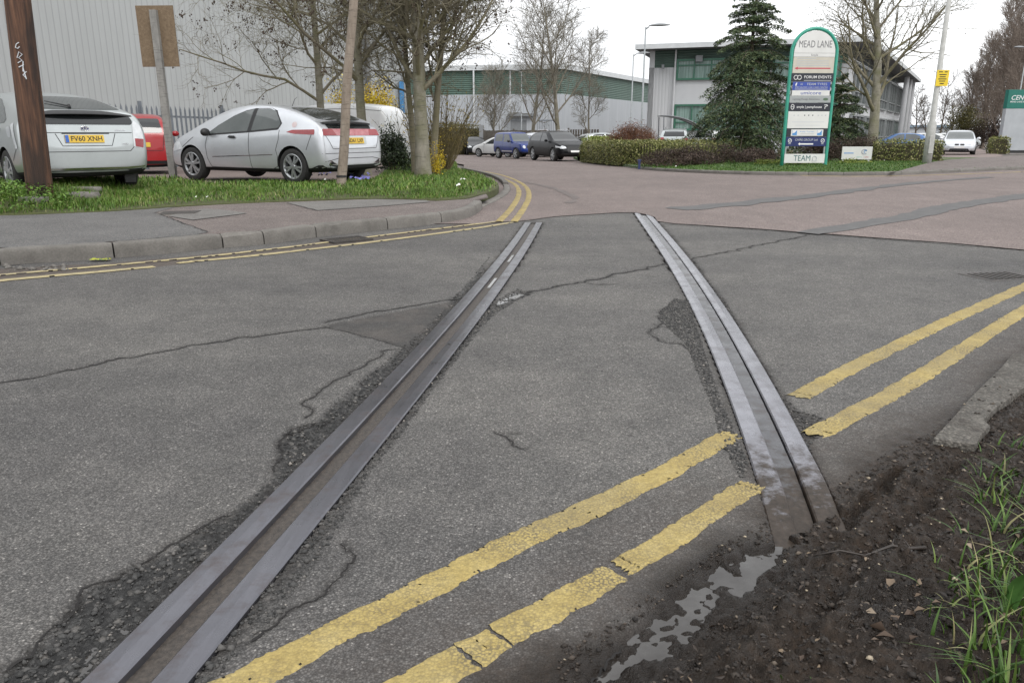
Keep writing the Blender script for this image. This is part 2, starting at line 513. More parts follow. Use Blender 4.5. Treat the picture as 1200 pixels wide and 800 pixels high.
# ---- materials of the road
def road_material():
    t = NT('worn_asphalt')
    fine = t.voro(165, 'F1', out='Color')
    bw = t.new('ShaderNodeSeparateColor'); t.lk(fine, bw.inputs[0])
    stone = t.ramp(bw.outputs[0], [(0, (.100, .098, .096)), (.45, (.146, .142, .138)), (.85, (.193, .187, .180)), (.975, (.238, .229, .22)), (1, (.40, .385, .365))])
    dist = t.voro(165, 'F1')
    tar_shade = t.ramp(dist, [(.22, (1, 1, 1)), (.62, (.36, .355, .35))])  # tar gaps darkened to paint in the occlusion between stones
    col = t.mix(.72, stone, tar_shade, 'MULTIPLY')
    f2 = t.voro(380, 'F1', out='Color'); b2 = t.new('ShaderNodeSeparateColor'); t.lk(f2, b2.inputs[0])
    col = t.mix(.55, col, t.ramp(b2.outputs[0], [(0, (.62,) * 3), (.6, (1.0,) * 3), (1, (1.35,) * 3)]), 'MULTIPLY')
    big = t.noise(.55, 5, .6); med = t.noise(4.5, 6, .7)
    col = t.mix(1, col, t.ramp(big, [(.32, (.83, .83, .84)), (.68, (1.19, 1.18, 1.16))]), 'MULTIPLY')
    col = t.mix(1, col, t.ramp(med, [(.25, (.80, .80, .80)), (.75, (1.18, 1.17, 1.16))]), 'MULTIPLY')
    # worn smoother tracks along the traffic direction and a few oil spots
    trk = t.noise(1.1, 3, .5, t.map((.22, 1.0, 1), (0, 0, -.35)))
    col = t.mix(1, col, t.ramp(trk, [(.38, (.88, .88, .885)), (.62, (1.10, 1.095, 1.08))]), 'MULTIPLY')
    oil = t.ramp(t.noise(2.3, 4, .6), [(.66, (0,) * 3), (.76, (.55,) * 3)])
    col = t.mix(oil, col, (.052, .050, .049))
    # broken, gravelly asphalt
    cv = t.voro(62, 'F1', out='Color'); s3 = t.new('ShaderNodeSeparateColor'); t.lk(cv, s3.inputs[0])
    cd = t.voro(62, 'F1')
    br = t.ramp(s3.outputs[0], [(0, (.016, .0155, .0155)), (.55, (.032, .0315, .031)), (.9, (.065, .064, .062)), (1, (.14, .13, .12))])
    br = t.mix(1, br, t.ramp(cd, [(.3, (1, 1, 1)), (.8, (.35, .35, .35))]), 'MULTIPLY')
    dm = t.attr('dmg')
    col = t.mix(dm, col, br)
    col = t.mix(t.math('MULTIPLY', t.attr('damp'), .55), col, (.028, .024, .021))
    pt = t.ramp(t.noise(5, 4, .6), [(.35, (.072, .062, .055)), (.6, (.034, .032, .031))])
    col = t.mix(t.math('MULTIPLY', t.attr('patch'), .8), col, t.mix(.2, pt, col, 'MIX'))
    gd = t.ramp(t.noise(28, 5, .7), [(.3, (.060, .048, .040)), (.6, (.105, .085, .072)), (.8, (.19, .165, .14))])
    col = t.mix(t.math('MULTIPLY', t.attr('gut'), .85), col, gd)
    dirtn = t.math('MULTIPLY', t.attr('dirt'), t.ramp(t.noise(16, 6, .7), [(.3, (.35,) * 3), (.65, (1,) * 3)]))
    col = t.mix(t.math('MULTIPLY', dirtn, .75, True), col, t.ramp(t.noise(40, 4, .7), [(.3, (.030, .023, .018)), (.75, (.085, .066, .053))]))
    ck = t.math('MULTIPLY', t.attr('crk'), t.ramp(t.noise(75, 4, .7), [(.38, (.12,) * 3), (.62, (1,) * 3)]))
    col = t.mix(t.math('MULTIPLY', ck, .8), col, (.022, .020, .018))
    md = t.ramp(t.noise(30, 7, .72), [(.25, (.009, .006, .004)), (.5, (.022, .0148, .0098)), (.72, (.046, .031, .021)), (.85, (.09, .066, .047))])
    wet = t.attr('wet')
    md = t.mix(t.math('MULTIPLY', wet, .8), md, (.011, .0080, .0060))
    mud = t.attr('mud')
    mk = t.math('MULTIPLY', mud, 1.15, True)
    col = t.mix(mk, col, md)
    h = t.math('ADD', t.math('MULTIPLY', dist, -.9), t.math('MULTIPLY', t.noise(300, 3, .6), .35))
    h2 = t.math('ADD', h, t.math('MULTIPLY', t.math('MULTIPLY', cd, -1.6), dm))
    h3 = t.math('ADD', h2, t.math('MULTIPLY', t.math('MULTIPLY', t.noise(70, 6, .7), 2.6), mud))
    nrm = t.bump(h3, .65, .006)
    r = t.ramp(t.noise(22, 5, .7), [(.3, (.62,) * 3), (.7, (.9,) * 3)])
    rm = t.ramp(t.noise(18, 5, .7), [(.32, (.22,) * 3), (.62, (.7,) * 3)])
    r = t.mix(mud, r, rm); r = t.mix(t.math('MULTIPLY', wet, .9), r, (.2,) * 3); r = t.mix(t.math('MULTIPLY', dm, .6), r, (.30,) * 3)
    return t.out(col, r, nrm, **{'Specular IOR Level': .27})

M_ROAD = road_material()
M_STEEL_L = None
def steel(name, base, r0, r1, rust, muddy=False):
    t = NT(name)
    v = t.map((9, .35, 1)); n = t.noise(5, 6, .65, v); n2 = t.noise(7, 7, .72)
    c = t.ramp(n, [(.3, tuple(b * .90 for b in base)), (.7, tuple(b * 1.08 for b in base))])
    c = t.mix(1, c, t.ramp(t.noise(1.4, 5, .6), [(.3, (.8,) * 3), (.7, (1.18,) * 3)]), 'MULTIPLY')
    rn = t.math('MULTIPLY', t.ramp(n2, [(.50, (0,) * 3), (.68, (1,) * 3)]), rust)
    c = t.mix(rn, c, (.058, .036, .026))
    r = t.ramp(n2, [(.3, (r0,) * 3), (.75, (r1,) * 3)])
    m = t.math('SUBTRACT', .8, t.math('MULTIPLY', rn, .5))
    if muddy:
        sx = t.new('ShaderNodeSeparateXYZ'); t.lk(t.co, sx.inputs[0])
        g = t.math('MULTIPLY', t.math('SUBTRACT', 2.95, sx.outputs[1]), 1.25)
        k = t.math('ADD', g, t.math('MULTIPLY', t.math('SUBTRACT', t.noise(13, 7, .75), .5), 2.4), False)
        k = t.ramp(k, [(.35, (0,) * 3), (.85, (1,) * 3)])
        c = t.mix(k, c, t.ramp(t.noise(45, 5, .7), [(.3, (.020, .015, .011)), (.7, (.060, .046, .036))]))
        r = t.mix(k, r, (.5,) * 3); m = t.math('MULTIPLY', m, t.math('SUBTRACT', 1., k))
    return t.out(c, r, t.bump(t.noise(90, 5, .75), .10, .002), m, **{'Specular IOR Level': .22})
M_STEEL_L = steel('dull_worn_steel', (.155, .155, .172), .24, .42, .55)
M_STEEL_R = steel('wet_worn_steel', (.23, .23, .255), .16, .40, .35, True)
M_GROOVE = pm('packed_grit', (.028, .024, .021), (.085, .07, .058), 60, .6, .6, 130, .006)
M_GROOVE_WET = steel('silted_groove_steel', (.105, .105, .112), .2, .45, .6, True)
M_CRACK = pm('crack_dirt', (.007, .006, .006), (.016, .014, .013), 30, .9)
def water_material():
    t = NT('puddle_water')
    return t.out(t.ramp(t.noise(9, 5, .65), [(.32, (.016, .012, .009)), (.70, (.060, .056, .052))]), .04, t.bump(t.noise(22, 3, .6), .06, .006), 0, **{'Specular IOR Level': 1.0, 'IOR': 1.42})
M_WATER = water_material()

# ---- near road as three nets of falling fineness; the mud is split off as its own object
def ground_net(x0, x1, y0, y1, s, road_name='road'):
    xs = np.arange(x0, x1 + s / 2, s); ys = np.arange(y0, y1 + s / 2, s)
    X, Y = np.meshgrid(xs, ys); nx, ny = len(xs), len(ys)
    Zv, at, msd = surf(X.ravel(), Y.ravel())
    V = np.column_stack([X.ravel(), Y.ravel(), Zv])
    i = np.arange(nx * ny).reshape(ny, nx)
    F = np.stack([i[:-1, :-1], i[:-1, 1:], i[1:, 1:], i[1:, :-1]], -1).reshape(-1, 4)
    ismud = at['mud'][F].mean(1) > .45
    for nm, sel in ((road_name, ~ismud), ('mud', ismud)):
        f = F[sel]
        if len(f) == 0: continue
        u, inv = np.unique(f, return_inverse=True)
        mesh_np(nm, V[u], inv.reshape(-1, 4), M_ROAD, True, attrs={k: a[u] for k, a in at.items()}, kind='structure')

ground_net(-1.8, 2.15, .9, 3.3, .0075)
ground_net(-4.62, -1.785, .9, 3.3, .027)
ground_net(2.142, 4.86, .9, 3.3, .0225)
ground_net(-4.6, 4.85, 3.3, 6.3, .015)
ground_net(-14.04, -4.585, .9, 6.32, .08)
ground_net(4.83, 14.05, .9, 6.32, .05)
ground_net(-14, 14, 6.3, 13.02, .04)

# ---- base ground sheet to the horizon (lies just below the worn road and everything on it)
def base_sheet():
    xs = np.unique(np.concatenate([np.linspace(-600, -60, 12), np.linspace(-60, 80, 141), np.linspace(80, 700, 12)]))
    ys = np.unique(np.concatenate([np.linspace(-40, 0, 5), np.linspace(0, 130, 131), np.linspace(130, 1200, 16)]))
    X, Y = np.meshgrid(xs, ys); X = X.ravel(); Y = Y.ravel()
    z = Z0(X, Y) - .06
    near = (Y < 14) & (np.abs(X) < 15) & (Y > 0)
    z = np.where(near, z - .10, z)
    nx, ny = len(xs), len(ys); i = np.arange(nx * ny).reshape(ny, nx)
    F = np.stack([i[:-1, :-1], i[:-1, 1:], i[1:, 1:], i[1:, :-1]], -1).reshape(-1, 4)
    m = pm('plain_ground', (.10, .09, .08), (.15, .13, .115), .6, .9, .2, 8)
    mesh_np('ground', np.column_stack([X, Y, z]), F, m, True, kind='structure')
base_sheet()

# ---- reddish side road beyond the rails
def side_road_material():
    t = NT('reddish_asphalt')
    fine = t.voro(110, 'F1', out='Color'); bw = t.new('ShaderNodeSeparateColor'); t.lk(fine, bw.inputs[0])
    c = t.ramp(bw.outputs[0], [(0, (.105, .082, .075)), (.6, (.155, .124, .114)), (1, (.27, .23, .21))])
    c = t.mix(1, c, t.ramp(t.noise(.35, 6, .6), [(.3, (.84, .82, .82)), (.7, (1.12, 1.1, 1.1))]), 'MULTIPLY')
    c = t.mix(1, c, t.ramp(t.noise(3, 6, .65, t.map((1, .4, 1))), [(.3, (.86, .86, .86)), (.7, (1.1, 1.1, 1.1))]), 'MULTIPLY')
    return t.out(c, .85, t.bump(t.noise(200, 3, .6), .4, .005))
M_SIDE = side_road_material()
SEAM = g2([(560, 263), (585, 261), (612, 260), (640, 256), (680, 253), (740, 249.5), (768, 254), (772, 262), (850, 266), (950, 273), (1060, 282), (1200, 293), (1400, 312)])
SEAM = [(p.x, p.y) for p in smooth_line([(a[0], a[1], 0) for a in SEAM], 1)]
sp = [(x + .04 * (vnoise(x, y, 3, 3) - .5), y + .16 * (vnoise(x, y, 1.6, 5) - .5)) for x, y in [(q.x, q.y) for q in polyline_resample([(a[0], a[1], 0) for a in SEAM], .12)]]
RIGHT_K = g2([(1270, 197), (1200, 199), (1100, 203.5), (1027, 206.5), (900, 206), (820, 203.5), (757, 200), (725, 195), (690, 188.5), (672, 186)])
far = sp + [(16, 7.2), (30, 14), (40, 24), (40, 34), (18, 34), (9, 40), (6, 62), (2, 78), (-6, 80), (-7, 60), (-2.2, 36), (-1.5, 24), (-2.5, 16), (-6, 15), (-8, 9.5)]
drape('side_road', far, lambda x, y: Z0(x, y) + np.where(y < 13.2, .010 * (fbm(x, y, .9, 3, 21) - .5) + .008, .008), M_SIDE, .4, .0, kind='structure')

# grey reinstated trenches across the side road
M_TRENCH = pm('grey_trench_asphalt', (.080, .078, .078), (.115, .112, .11), 5, .85, .3, 150, .004)
def ribbon(name, pts, w, off, mat, zfn=None, step=.25, rag=0., seed=0, **kw):
    pts = polyline_resample([Vector((p[0], p[1], 0)) for p in pts], step)
    vs = []; fs = []
    for i, p in enumerate(pts):
        d = (pts[min(i + 1, len(pts) - 1)] - pts[max(0, i - 1)]).normalized(); nrm = Vector((-d.y, d.x, 0))
        ww = w(i / (len(pts) - 1)) if callable(w) else w
        a = 1 + rag * (float(vnoise(i * step * 5, seed, 1., seed)) - .5) * 2; b = 1 + rag * (float(vnoise(i * step * 5, seed + 9.5, 1., seed + 3)) - .5) * 2
        for k in (-1, -.33, .33, 1):
            q = p + nrm * ww / 2 * k * (a if k > 0 else b)
            z = float((zfn or Z0)(q.x, q.y)) + off
            vs.append((q.x, q.y, z))
    for i in range(len(pts) - 1):
        for k in range(3): fs.append((i * 4 + k + 1, i * 4 + k, i * 4 + 4 + k, i * 4 + 5 + k))
    me = bpy.data.meshes.new(name); me.from_pydata(vs, [], fs); me.update()
    return link_mesh(name, me, mat, **kw)
zroad = lambda x, y: Z0(x, y) + (.010 * (fbm(x, y, .9, 3, 21) - .5) if y < 13.2 else 0)
zside = lambda x, y: zroad(x, y) + .008
ribbon('road_patch', smooth_line(gp([(945, 274), (985, 268), (1020, 262), (1070, 254), (1110, 243), (1160, 236), (1215, 228), (1300, 219)])), lambda t: .32 + .25 * t, .005, M_TRENCH, zside, .2, .25, 3, kind='structure')
ribbon('road_patch', smooth_line(gp([(790, 246), (850, 241), (900, 236), (960, 229), (1020, 221), (1080, 214), (1160, 208)])), lambda t: .5 - .2 * t, .006, M_TRENCH, zside, .3, .45, 5, kind='structure')
M_TRACE = pm('worn_tyre_trace', (.10, .083, .078), (.15, .125, .115), 4, .85)
ribbon('road_patch', smooth_line(gp([(615, 214), (640, 219), (668, 228), (674, 236), (665, 239)])), .14, .004, M_TRACE, zside, .2, .8, 8, kind='structure')

# ---- rails: four steel bars with packed grooves
def bar_strip(fx, side, y0, y1, mat, parent, w0=.034, w1=HALF, top=.006, ragged_end=False):
    mb = MB(); ys = np.arange(y0, y1, .12); ys = np.append(ys, y1)
    vs = []
    for y in ys:
        slope = (fx(y + .01) - fx(y - .01)) / .02; k = 1 / math.sqrt(1 + slope * slope)
        n = Vector((k, -slope * k, 0)); c = Vector((fx(y), y, 0))
        zz = float(Z0(fx(y), y)) + top - (.034 * (1 - float(sst(1.75, 2.42, y))) if fx is rx else 0)
        a, b = (w0, w1) if side > 0 else (-w1, -w0)
        for o, dz in ((a, -.06), (a, -.004), (a + .005, 0), ((a + b) / 2, .0015), (b - .005, 0), (b, -.004), (b, -.06)):
            p = c + n * o; vs.append((p.x, p.y, zz + dz))
    fs = [(i * 7 + k, i * 7 + k + 1, (i + 1) * 7 + k + 1, (i + 1) * 7 + k) for i in range(len(ys) - 1) for k in range(6)]
    fs += [tuple(range(6, -1, -1)), tuple(range((len(ys) - 1) * 7, len(ys) * 7))]
    mb.add(vs, fs); return mb.build('rail_bar', mat, parent)

def groove(fx, y0, y1, mat, parent, depth):
    ys = np.arange(y0, y1, .03); vs = []
    for y in ys:
        for o in ((-.042, -.02, 0, .02, .042) if fx is lx else (-.042, -.02, -.004, .014, .029)):
            x = float(fx(y)) + o
            vs.append((x, y, float(Z0(x, y)) - depth - (.03 * (1 - float(sst(1.9, 2.5, y))) if fx is rx else 0) + .006 * (float(fbm(x, y, 30, 3, 7)) - .5)))
    fs = [(i * 5 + k, i * 5 + k + 1, i * 5 + 6 + k, i * 5 + 5 + k) for i in range(len(ys) - 1) for k in range(4)]
    MB().add(vs, fs).build('groove_fill', mat, parent, True)

lr = empty('tram_rail', (float(lx(1.5)), 1.5, 0), label='dull dark sunken steel rail with grit in its groove, beside the crumbling asphalt', cat='rail', group='rails set into the road')
rr = empty('tram_rail', (float(rx(2.0)), 2.0, 0), label='brighter wet sunken steel rail that ends buried in the mud', cat='rail', group='rails set into the road')
def at_root(root):
    bpy.context.view_layer.update()
    for ch in root.children: ch.matrix_parent_inverse = Matrix.Translation(-Vector(root.location))
for s in (-1, 1): bar_strip(lx, s, .5, L_END, M_STEEL_L, lr)
groove(lx, .5, L_END, M_GROOVE, lr, .016)
bar_strip(rx, -1, 1.72, R_END, M_STEEL_R, rr); bar_strip(rx, 1, 1.85, R_END, M_STEEL_R, rr)
groove(rx, 2.0, R_END, M_GROOVE_WET, rr, .004)
at_root(lr); at_root(rr)

# ---- cracks
zsurf = lambda x, y: float(surf(np.array([x]), np.array([y]))[0][0])
def crack(pts, w, seed=0):
    X = np.array([p.x for p in pts]); Y = np.array([p.y for p in pts]); n = len(pts); i = np.arange(n)
    def wid(sd): return w * np.clip(.05 + 1.5 * fbm(i * .16, np.full(n, sd), 1, 4, sd + 2) ** 1.6 + .35 * (vnoise(i * .9, np.full(n, sd), 1, sd + 8) - .5), .02, 2)
    wa, wb = wid(seed), wid(seed + 31); wa[0] = wa[-1] = wb[0] = wb[-1] = .0006
    dx = np.gradient(X); dy = np.gradient(Y); L = np.hypot(dx, dy) + 1e-9
    k = np.ones(3) / 3; dx = np.convolve(dx, k, 'same'); dy = np.convolve(dy, k, 'same'); L = np.hypot(dx, dy) + 1e-9
    nx_, ny_ = -dy / L, dx / L
    A = np.column_stack([X + nx_ * wa / 2, Y + ny_ * wa / 2]); B = np.column_stack([X - nx_ * wb / 2, Y - ny_ * wb / 2])
    z = np.maximum(np.maximum(surf(A[:, 0], A[:, 1])[0], surf(B[:, 0], B[:, 1])[0]), surf(X, Y)[0]) + .0016 + .002 * sst(5, 9, Y)
    V = np.concatenate([np.column_stack([A, z]), np.column_stack([B, z])])
    F = np.array([(i, n + i, n + i + 1, i + 1) for i in range(n - 1)])
    mesh_np('road_crack', V, F, M_CRACK, kind='structure')
for pts, w, seed in CRACKS: crack(pts, w, seed)

# ---- yellow no-parking lines
def paint_material(nm='worn_yellow_paint', fade=0.):
    t = NT(nm)
    c = t.ramp(t.noise(9, 7, .7), [(.25, (.285, .21, .070)), (.5, (.36, .275, .096)), (.75, (.42, .335, .145))])
    v = t.voro(128, 'F1', out='Color'); sc = t.new('ShaderNodeSeparateColor'); t.lk(v, sc.inputs[0]); vd = t.voro(128, 'F1')
    c = t.mix(1, c, t.ramp(sc.outputs[0], [(0, (.82, .82, .80)), (.7, (1.05, 1.05, 1.05)), (1, (1.16, 1.16, 1.14))]), 'MULTIPLY')
    wearn = t.noise(3.2, 5, .65)
    pit = t.math('MULTIPLY', t.ramp(vd, [(.42, (0,) * 3), (.62, (1,) * 3)]), t.ramp(wearn, [(.40, (.08,) * 3), (.66, (1,) * 3)]))
    c = t.mix(t.math('MULTIPLY', pit, .8), c, (.075, .066, .052))
    d = t.ramp(t.noise(40, 6, .78), [(.58, (0,) * 3), (.72, (1,) * 3)])
    c = t.mix(t.math('MULTIPLY', d, .5), c, (.12, .10, .07))
    tyre = t.ramp(t.noise(1.6, 5, .6, t.map((.5, 1.6, 1), (0, 0, .9))), [(.50, (0,) * 3), (.72, (.55,) * 3)])
    c = t.mix(tyre, c, (.17, .14, .085))
    if fade: c = t.mix(fade, c, (.40, .36, .25))
    return t.out(c, .75, t.bump(t.math('SUBTRACT', t.noise(220, 4, .7), t.math('MULTIPLY', vd, 1.3)), .5, .005))
M_YEL = paint_material(); M_YEL_PALE = paint_material('faded_yellow_paint', .45)
def painted(px, w, seed, step=.008, cols=12, rag=.012, thick=.0035, pale=False, chips=.0, end=.05, ext=0):
    q = gp(px)
    if ext: q.append(q[-1] + (q[-1] - q[-2]).normalized() * ext)
    line = smooth_line(q, 2); pts = polyline_resample(line, step); n = len(pts)
    P = np.array([(p.x, p.y) for p in pts]); D = np.gradient(P, axis=0); D /= np.linalg.norm(D, axis=1)[:, None] + 1e-9
    N = np.column_stack([-D[:, 1], D[:, 0]]); s = np.arange(n) * step
    ea = rag * ((fbm(s, s * 0 + seed, 18, 4, seed) - .5) * 2 + (np.abs(vnoise(s, s * 0, 70, seed + 3) - .5) > .38) * -.5)
    eb = rag * ((fbm(s, s * 0 + seed + 7, 18, 4, seed + 9) - .5) * 2 + (np.abs(vnoise(s, s * 0, 70, seed + 13) - .5) > .38) * -.5)
    k = np.linspace(-1, 1, cols)
    off = np.where(k[None, :] > 0, k[None, :] * (w / 2 + ea[:, None]), k[None, :] * (w / 2 + eb[:, None]))
    X = P[:, :1] + N[:, :1] * off; Y = P[:, 1:] + N[:, 1:] * off
    # ragged ends
    endr = end * (vnoise(k * 3, k * 0, 2, seed + 5) - .2)
    for e, sg in ((slice(0, 6), 1), (slice(n - 6, n), -1)):
        X[e] += D[e, :1] * endr[None, :] * sg; Y[e] += D[e, 1:] * endr[None, :] * sg
    z = Z0(X, Y) + .010 * (fbm(X, Y, .9, 3, 21) - .5) + thick
    z[:, 0] -= .006; z[:, -1] -= .006
    i = np.arange(n * cols).reshape(n, cols)
    F = np.stack([i[:-1, 1:], i[:-1, :-1], i[1:, :-1], i[1:, 1:]], -1).reshape(-1, 4)
    if chips:
        cx = X.ravel()[F].mean(1); cy = Y.ravel()[F].mean(1)
        keep = (fbm(cx, cy, 34, 4, seed) > .20 + chips)
        kk = np.abs(np.tile(k[:-1] + (k[1] - k[0]) / 2, n - 1))
        keep &= ~((fbm(cx, cy, 70, 3, seed + 4) < .27 + chips) & (kk > .72))
        F = F[keep]
    mesh_np('road_marking', np.column_stack([X.ravel(), Y.ravel(), z.ravel()]), F, M_YEL_PALE if pale else M_YEL, False, kind='structure')
painted([(150, 865), (282, 800), (388, 744), (500, 689), (600, 637), (700, 592), (790, 548), (858, 508)], .100, 3, .006, 16, .011, chips=-.04)
painted([(330, 880), (480, 805), (546.5, 770)], .100, 4, .006, 16, .012, chips=-.06, end=.010)
painted([(548, 769.4), (585, 747.6)], .104, 5, .006, 16, .012, chips=-.06, end=.010)
painted([(586, 746), (622, 727), (664, 702), (721, 671)], .100, 6, .006, 16, .011, chips=-.06, end=.010)
painted([(725, 667.5), (770, 641), (830, 602), (882, 566)], .092, 7, .006, 16, .012, chips=.0, end=.03)
painted([(932, 466), (975, 442), (1040, 410), (1115, 374), (1200, 336), (1330, 280)], .105, 8, .010, 14, .013, chips=-.04, ext=5)
painted([(950, 510), (1000, 485), (1060, 452), (1130, 408), (1200, 363), (1330, 285)], .105, 9, .010, 14, .010, chips=-.05, ext=5)
left_a = [(-160, 346), (0, 329.5), (100, 320.5), (183, 313)]
left_a2 = [(206, 309), (300, 300), (450, 283), (560, 268), (600, 261)]
left_b = [(-160, 339), (0, 323.5), (80, 316), (185, 307), (300, 295), (430, 279), (520, 268), (583, 260)]
painted(left_a, .085, 11, .03, 6, .010, .011, True, chips=.03); painted(left_a2, .075, 12, .03, 6, .010, .011, True, chips=.03)
painted(left_b, .06, 13, .03, 6, .014, .012, True, chips=.10)
painted([(602, 261), (613, 247), (621, 231), (618, 220), (608, 213), (592, 206.5), (572, 202), (552, 199), (535, 197)], .10, 14, .05, 5, .008, .0155)
painted([(584, 261), (600, 245), (609, 229), (607, 219), (598, 213), (582, 207.5), (566, 203.5), (548, 200.3), (534, 198)], .10, 15, .05, 5, .008, .0155)
painted([(850, 203.6), (950, 206.6), (1027, 207.5), (1130, 204.5), (1200, 201.8)], .07, 16, .08, 4, .01, .0155, chips=.06)

# ---- puddle water
def puddle(pts, z, name='puddle', m=None):
    q = [Vector((p[0], p[1])) for p in pts]; c = sum(q, Vector((0, 0))) / len(q)
    q = [c + (p - c) * 1.12 for p in q]
    MB().add([(p.x, p.y, z) for p in q], [tuple(range(len(q)))]).build(name, m or M_WATER, kind='structure')
puddle(PUDDLES[0], -.0165); puddle(PUDDLES[1], -.008)
puddle([(a[0], a[1]) for a in g2([(583, 356), (590, 345), (600, 343), (613, 345), (604, 349), (592, 354)])], float(Z0(0, 5)) - .006)
puddle([(-.90, 1.42), (-.84, 1.58), (-.77, 1.78), (-.76, 1.84), (-.84, 1.74), (-.93, 1.58), (-.97, 1.45)], -.0165)
for a, b, w in ((5.7, 6.1, .022), (6.9, 7.3, .022)):
    pts = [(float(lx(y)) + s * w * .5, y) for s, yy in ((1, np.linspace(a, b, 5)), (-1, np.linspace(b, a, 5))) for y in yy]
    MB().add([(x, y, -.0125) for x, y in pts], [tuple(range(10))]).build('puddle', M_WATER, kind='structure')

# ---- loose grit and pebbles
def pebbles(name, X, Y, size, mat, zf=None, flat=.6, **kw):
    base = np.array([(1, 0, 0), (0, 1, 0), (-1, 0, 0), (0, -1, 0), (0, 0, 1), (0, 0, -1)], float)
    fc = np.array([(0, 1, 4), (1, 2, 4), (2, 3, 4), (3, 0, 4), (1, 0, 5), (2, 1, 5), (3, 2, 5), (0, 3, 5)])
    n = len(X); s = size
    B = base[None] * (RNG.uniform(.6, 1.4, (n, 6, 1)))
    a = RNG.uniform(0, 6.28, n); ca, sa = np.cos(a), np.sin(a)
    el = RNG.uniform(.6, 1, n)
    x = (B[:, :, 0] * ca[:, None] - B[:, :, 1] * sa[:, None] * el[:, None]) * s[:, None]; y = (B[:, :, 0] * sa[:, None] + B[:, :, 1] * ca[:, None] * el[:, None]) * s[:, None]
    z = B[:, :, 2] * s[:, None] * flat
    z0 = (surf(X, Y)[0] if zf is None else zf(X, Y))
    V = np.stack([x + X[:, None], y + Y[:, None], z + z0[:, None] + (s * flat * .3)[:, None]], -1).reshape(-1, 3)
    F = (fc[None] + (np.arange(n) * 6)[:, None, None]).reshape(-1, 3)
    mesh_np(name, V, F, mat, False, kind='stuff', **kw)
def isl_mat(name, stops, rough=.8):
    t = NT(name); g = t.n.new('ShaderNodeNewGeometry')
    return t.out(t.ramp(g.outputs['Random Per Island'], stops), rough)
M_PEB = isl_mat('loose_grit', [(0, (.022, .022, .022)), (.5, (.055, .054, .052)), (.9, (.095, .09, .085)), (.98, (.15, .14, .13)), (1, (.30, .27, .24))])
def scatter_in(polys, n, maxy=9):
    xs, ys = [], []
    for p in polys:
        a = np.array(p); x = RNG.uniform(a[:, 0].min(), a[:, 0].max(), n); y = RNG.uniform(a[:, 1].min(), min(a[:, 1].max(), maxy), n)
        m = in_poly(x, y, p) & ~rail_mask(x, y)[0]; xs.append(x[m]); ys.append(y[m])
    return np.concatenate(xs), np.concatenate(ys)
x, y = scatter_in(DAMAGE[:4], 26000)
pebbles('gravel', x, y, RNG.uniform(.002, .0070, len(x)) * (1 + .9 * (RNG.random(len(x)) > .90)), M_PEB)
x = RNG.uniform(-2.2, 2.2, 900); y = RNG.uniform(1.2, 4.5, 900); m = ~rail_mask(x, y)[0] & ~in_poly(x, y, MUD)
pebbles('gravel', x[m], y[m], RNG.uniform(.0015, .0038, m.sum()), M_PEB)
M_CLOD = isl_mat('mud_crumbs', [(0, (.009, .0065, .005)), (.6, (.026, .019, .014)), (.93, (.075, .058, .045)), (.985, (.16, .13, .10)), (1, (.5, .42, .3))], .75)
x = RNG.uniform(.1, 3.2, 46000); y = RNG.uniform(1.15, 4.2, 46000); m = in_poly(x, y, MUD) & ~(poly_sd(x, y, PUDDLES[0]) < .02)
x, y = x[m], y[m]
pebbles('mud_crumbs', x, y, RNG.uniform(.0018, .0058, len(x)) * (1 + 1.3 * (RNG.random(len(x)) > .96)), M_CLOD, flat=.5)
k = RNG.random(len(x)) < .10
pebbles('mud_crumbs', x[k] + .004, y[k] + .003, RNG.uniform(.005, .0105, k.sum()), M_CLOD, flat=.6)

# =================================================================== PAVEMENT, VERGE AND CAR PARK ON THE LEFT
KERB_FRONT = smooth_line(gp([(-260, 327), (-120, 319), (0, 311), (135, 303), (262, 291), (312, 287), (370, 278), (450, 270), (520, 262), (548, 257), (560, 251), (566, 245)]), 1)
def path_at(path, s):
    for a, b in zip(path, path[1:]):
        L = (b - a).length
        if s <= L: return a.lerp(b, s / L), (b - a).normalized()
        s -= L
    return path[-1], (path[-1] - path[-2]).normalized()
def path_len(path): return sum((b - a).length for a, b in zip(path, path[1:]))
def path_s_near(path, q):
    best = (1e9, 0); s = 0
    for a, b in zip(path, path[1:]):
        d = b - a; L = d.length; t = max(0, min(1, (q - a).dot(d) / (L * L)))
        e = (a + d * t - q).length
        if e < best[0]: best = (e, s + t * L)
        s += L
    return best[1]
M_KERB = (lambda t: t.out(obj_random_tint(t, t.mix(1, t.ramp(t.noise(3.5, 6, .65), [(.3, (.125, .116, .104)), (.7, (.20, .187, .170))]), t.ramp(t.noise(60, 5, .7), [(.3, (.72,) * 3), (.7, (1.1,) * 3)]), 'MULTIPLY'), .2), .85, t.bump(t.noise(90, 6, .7), .6, .006)))(NT('weathered_concrete'))
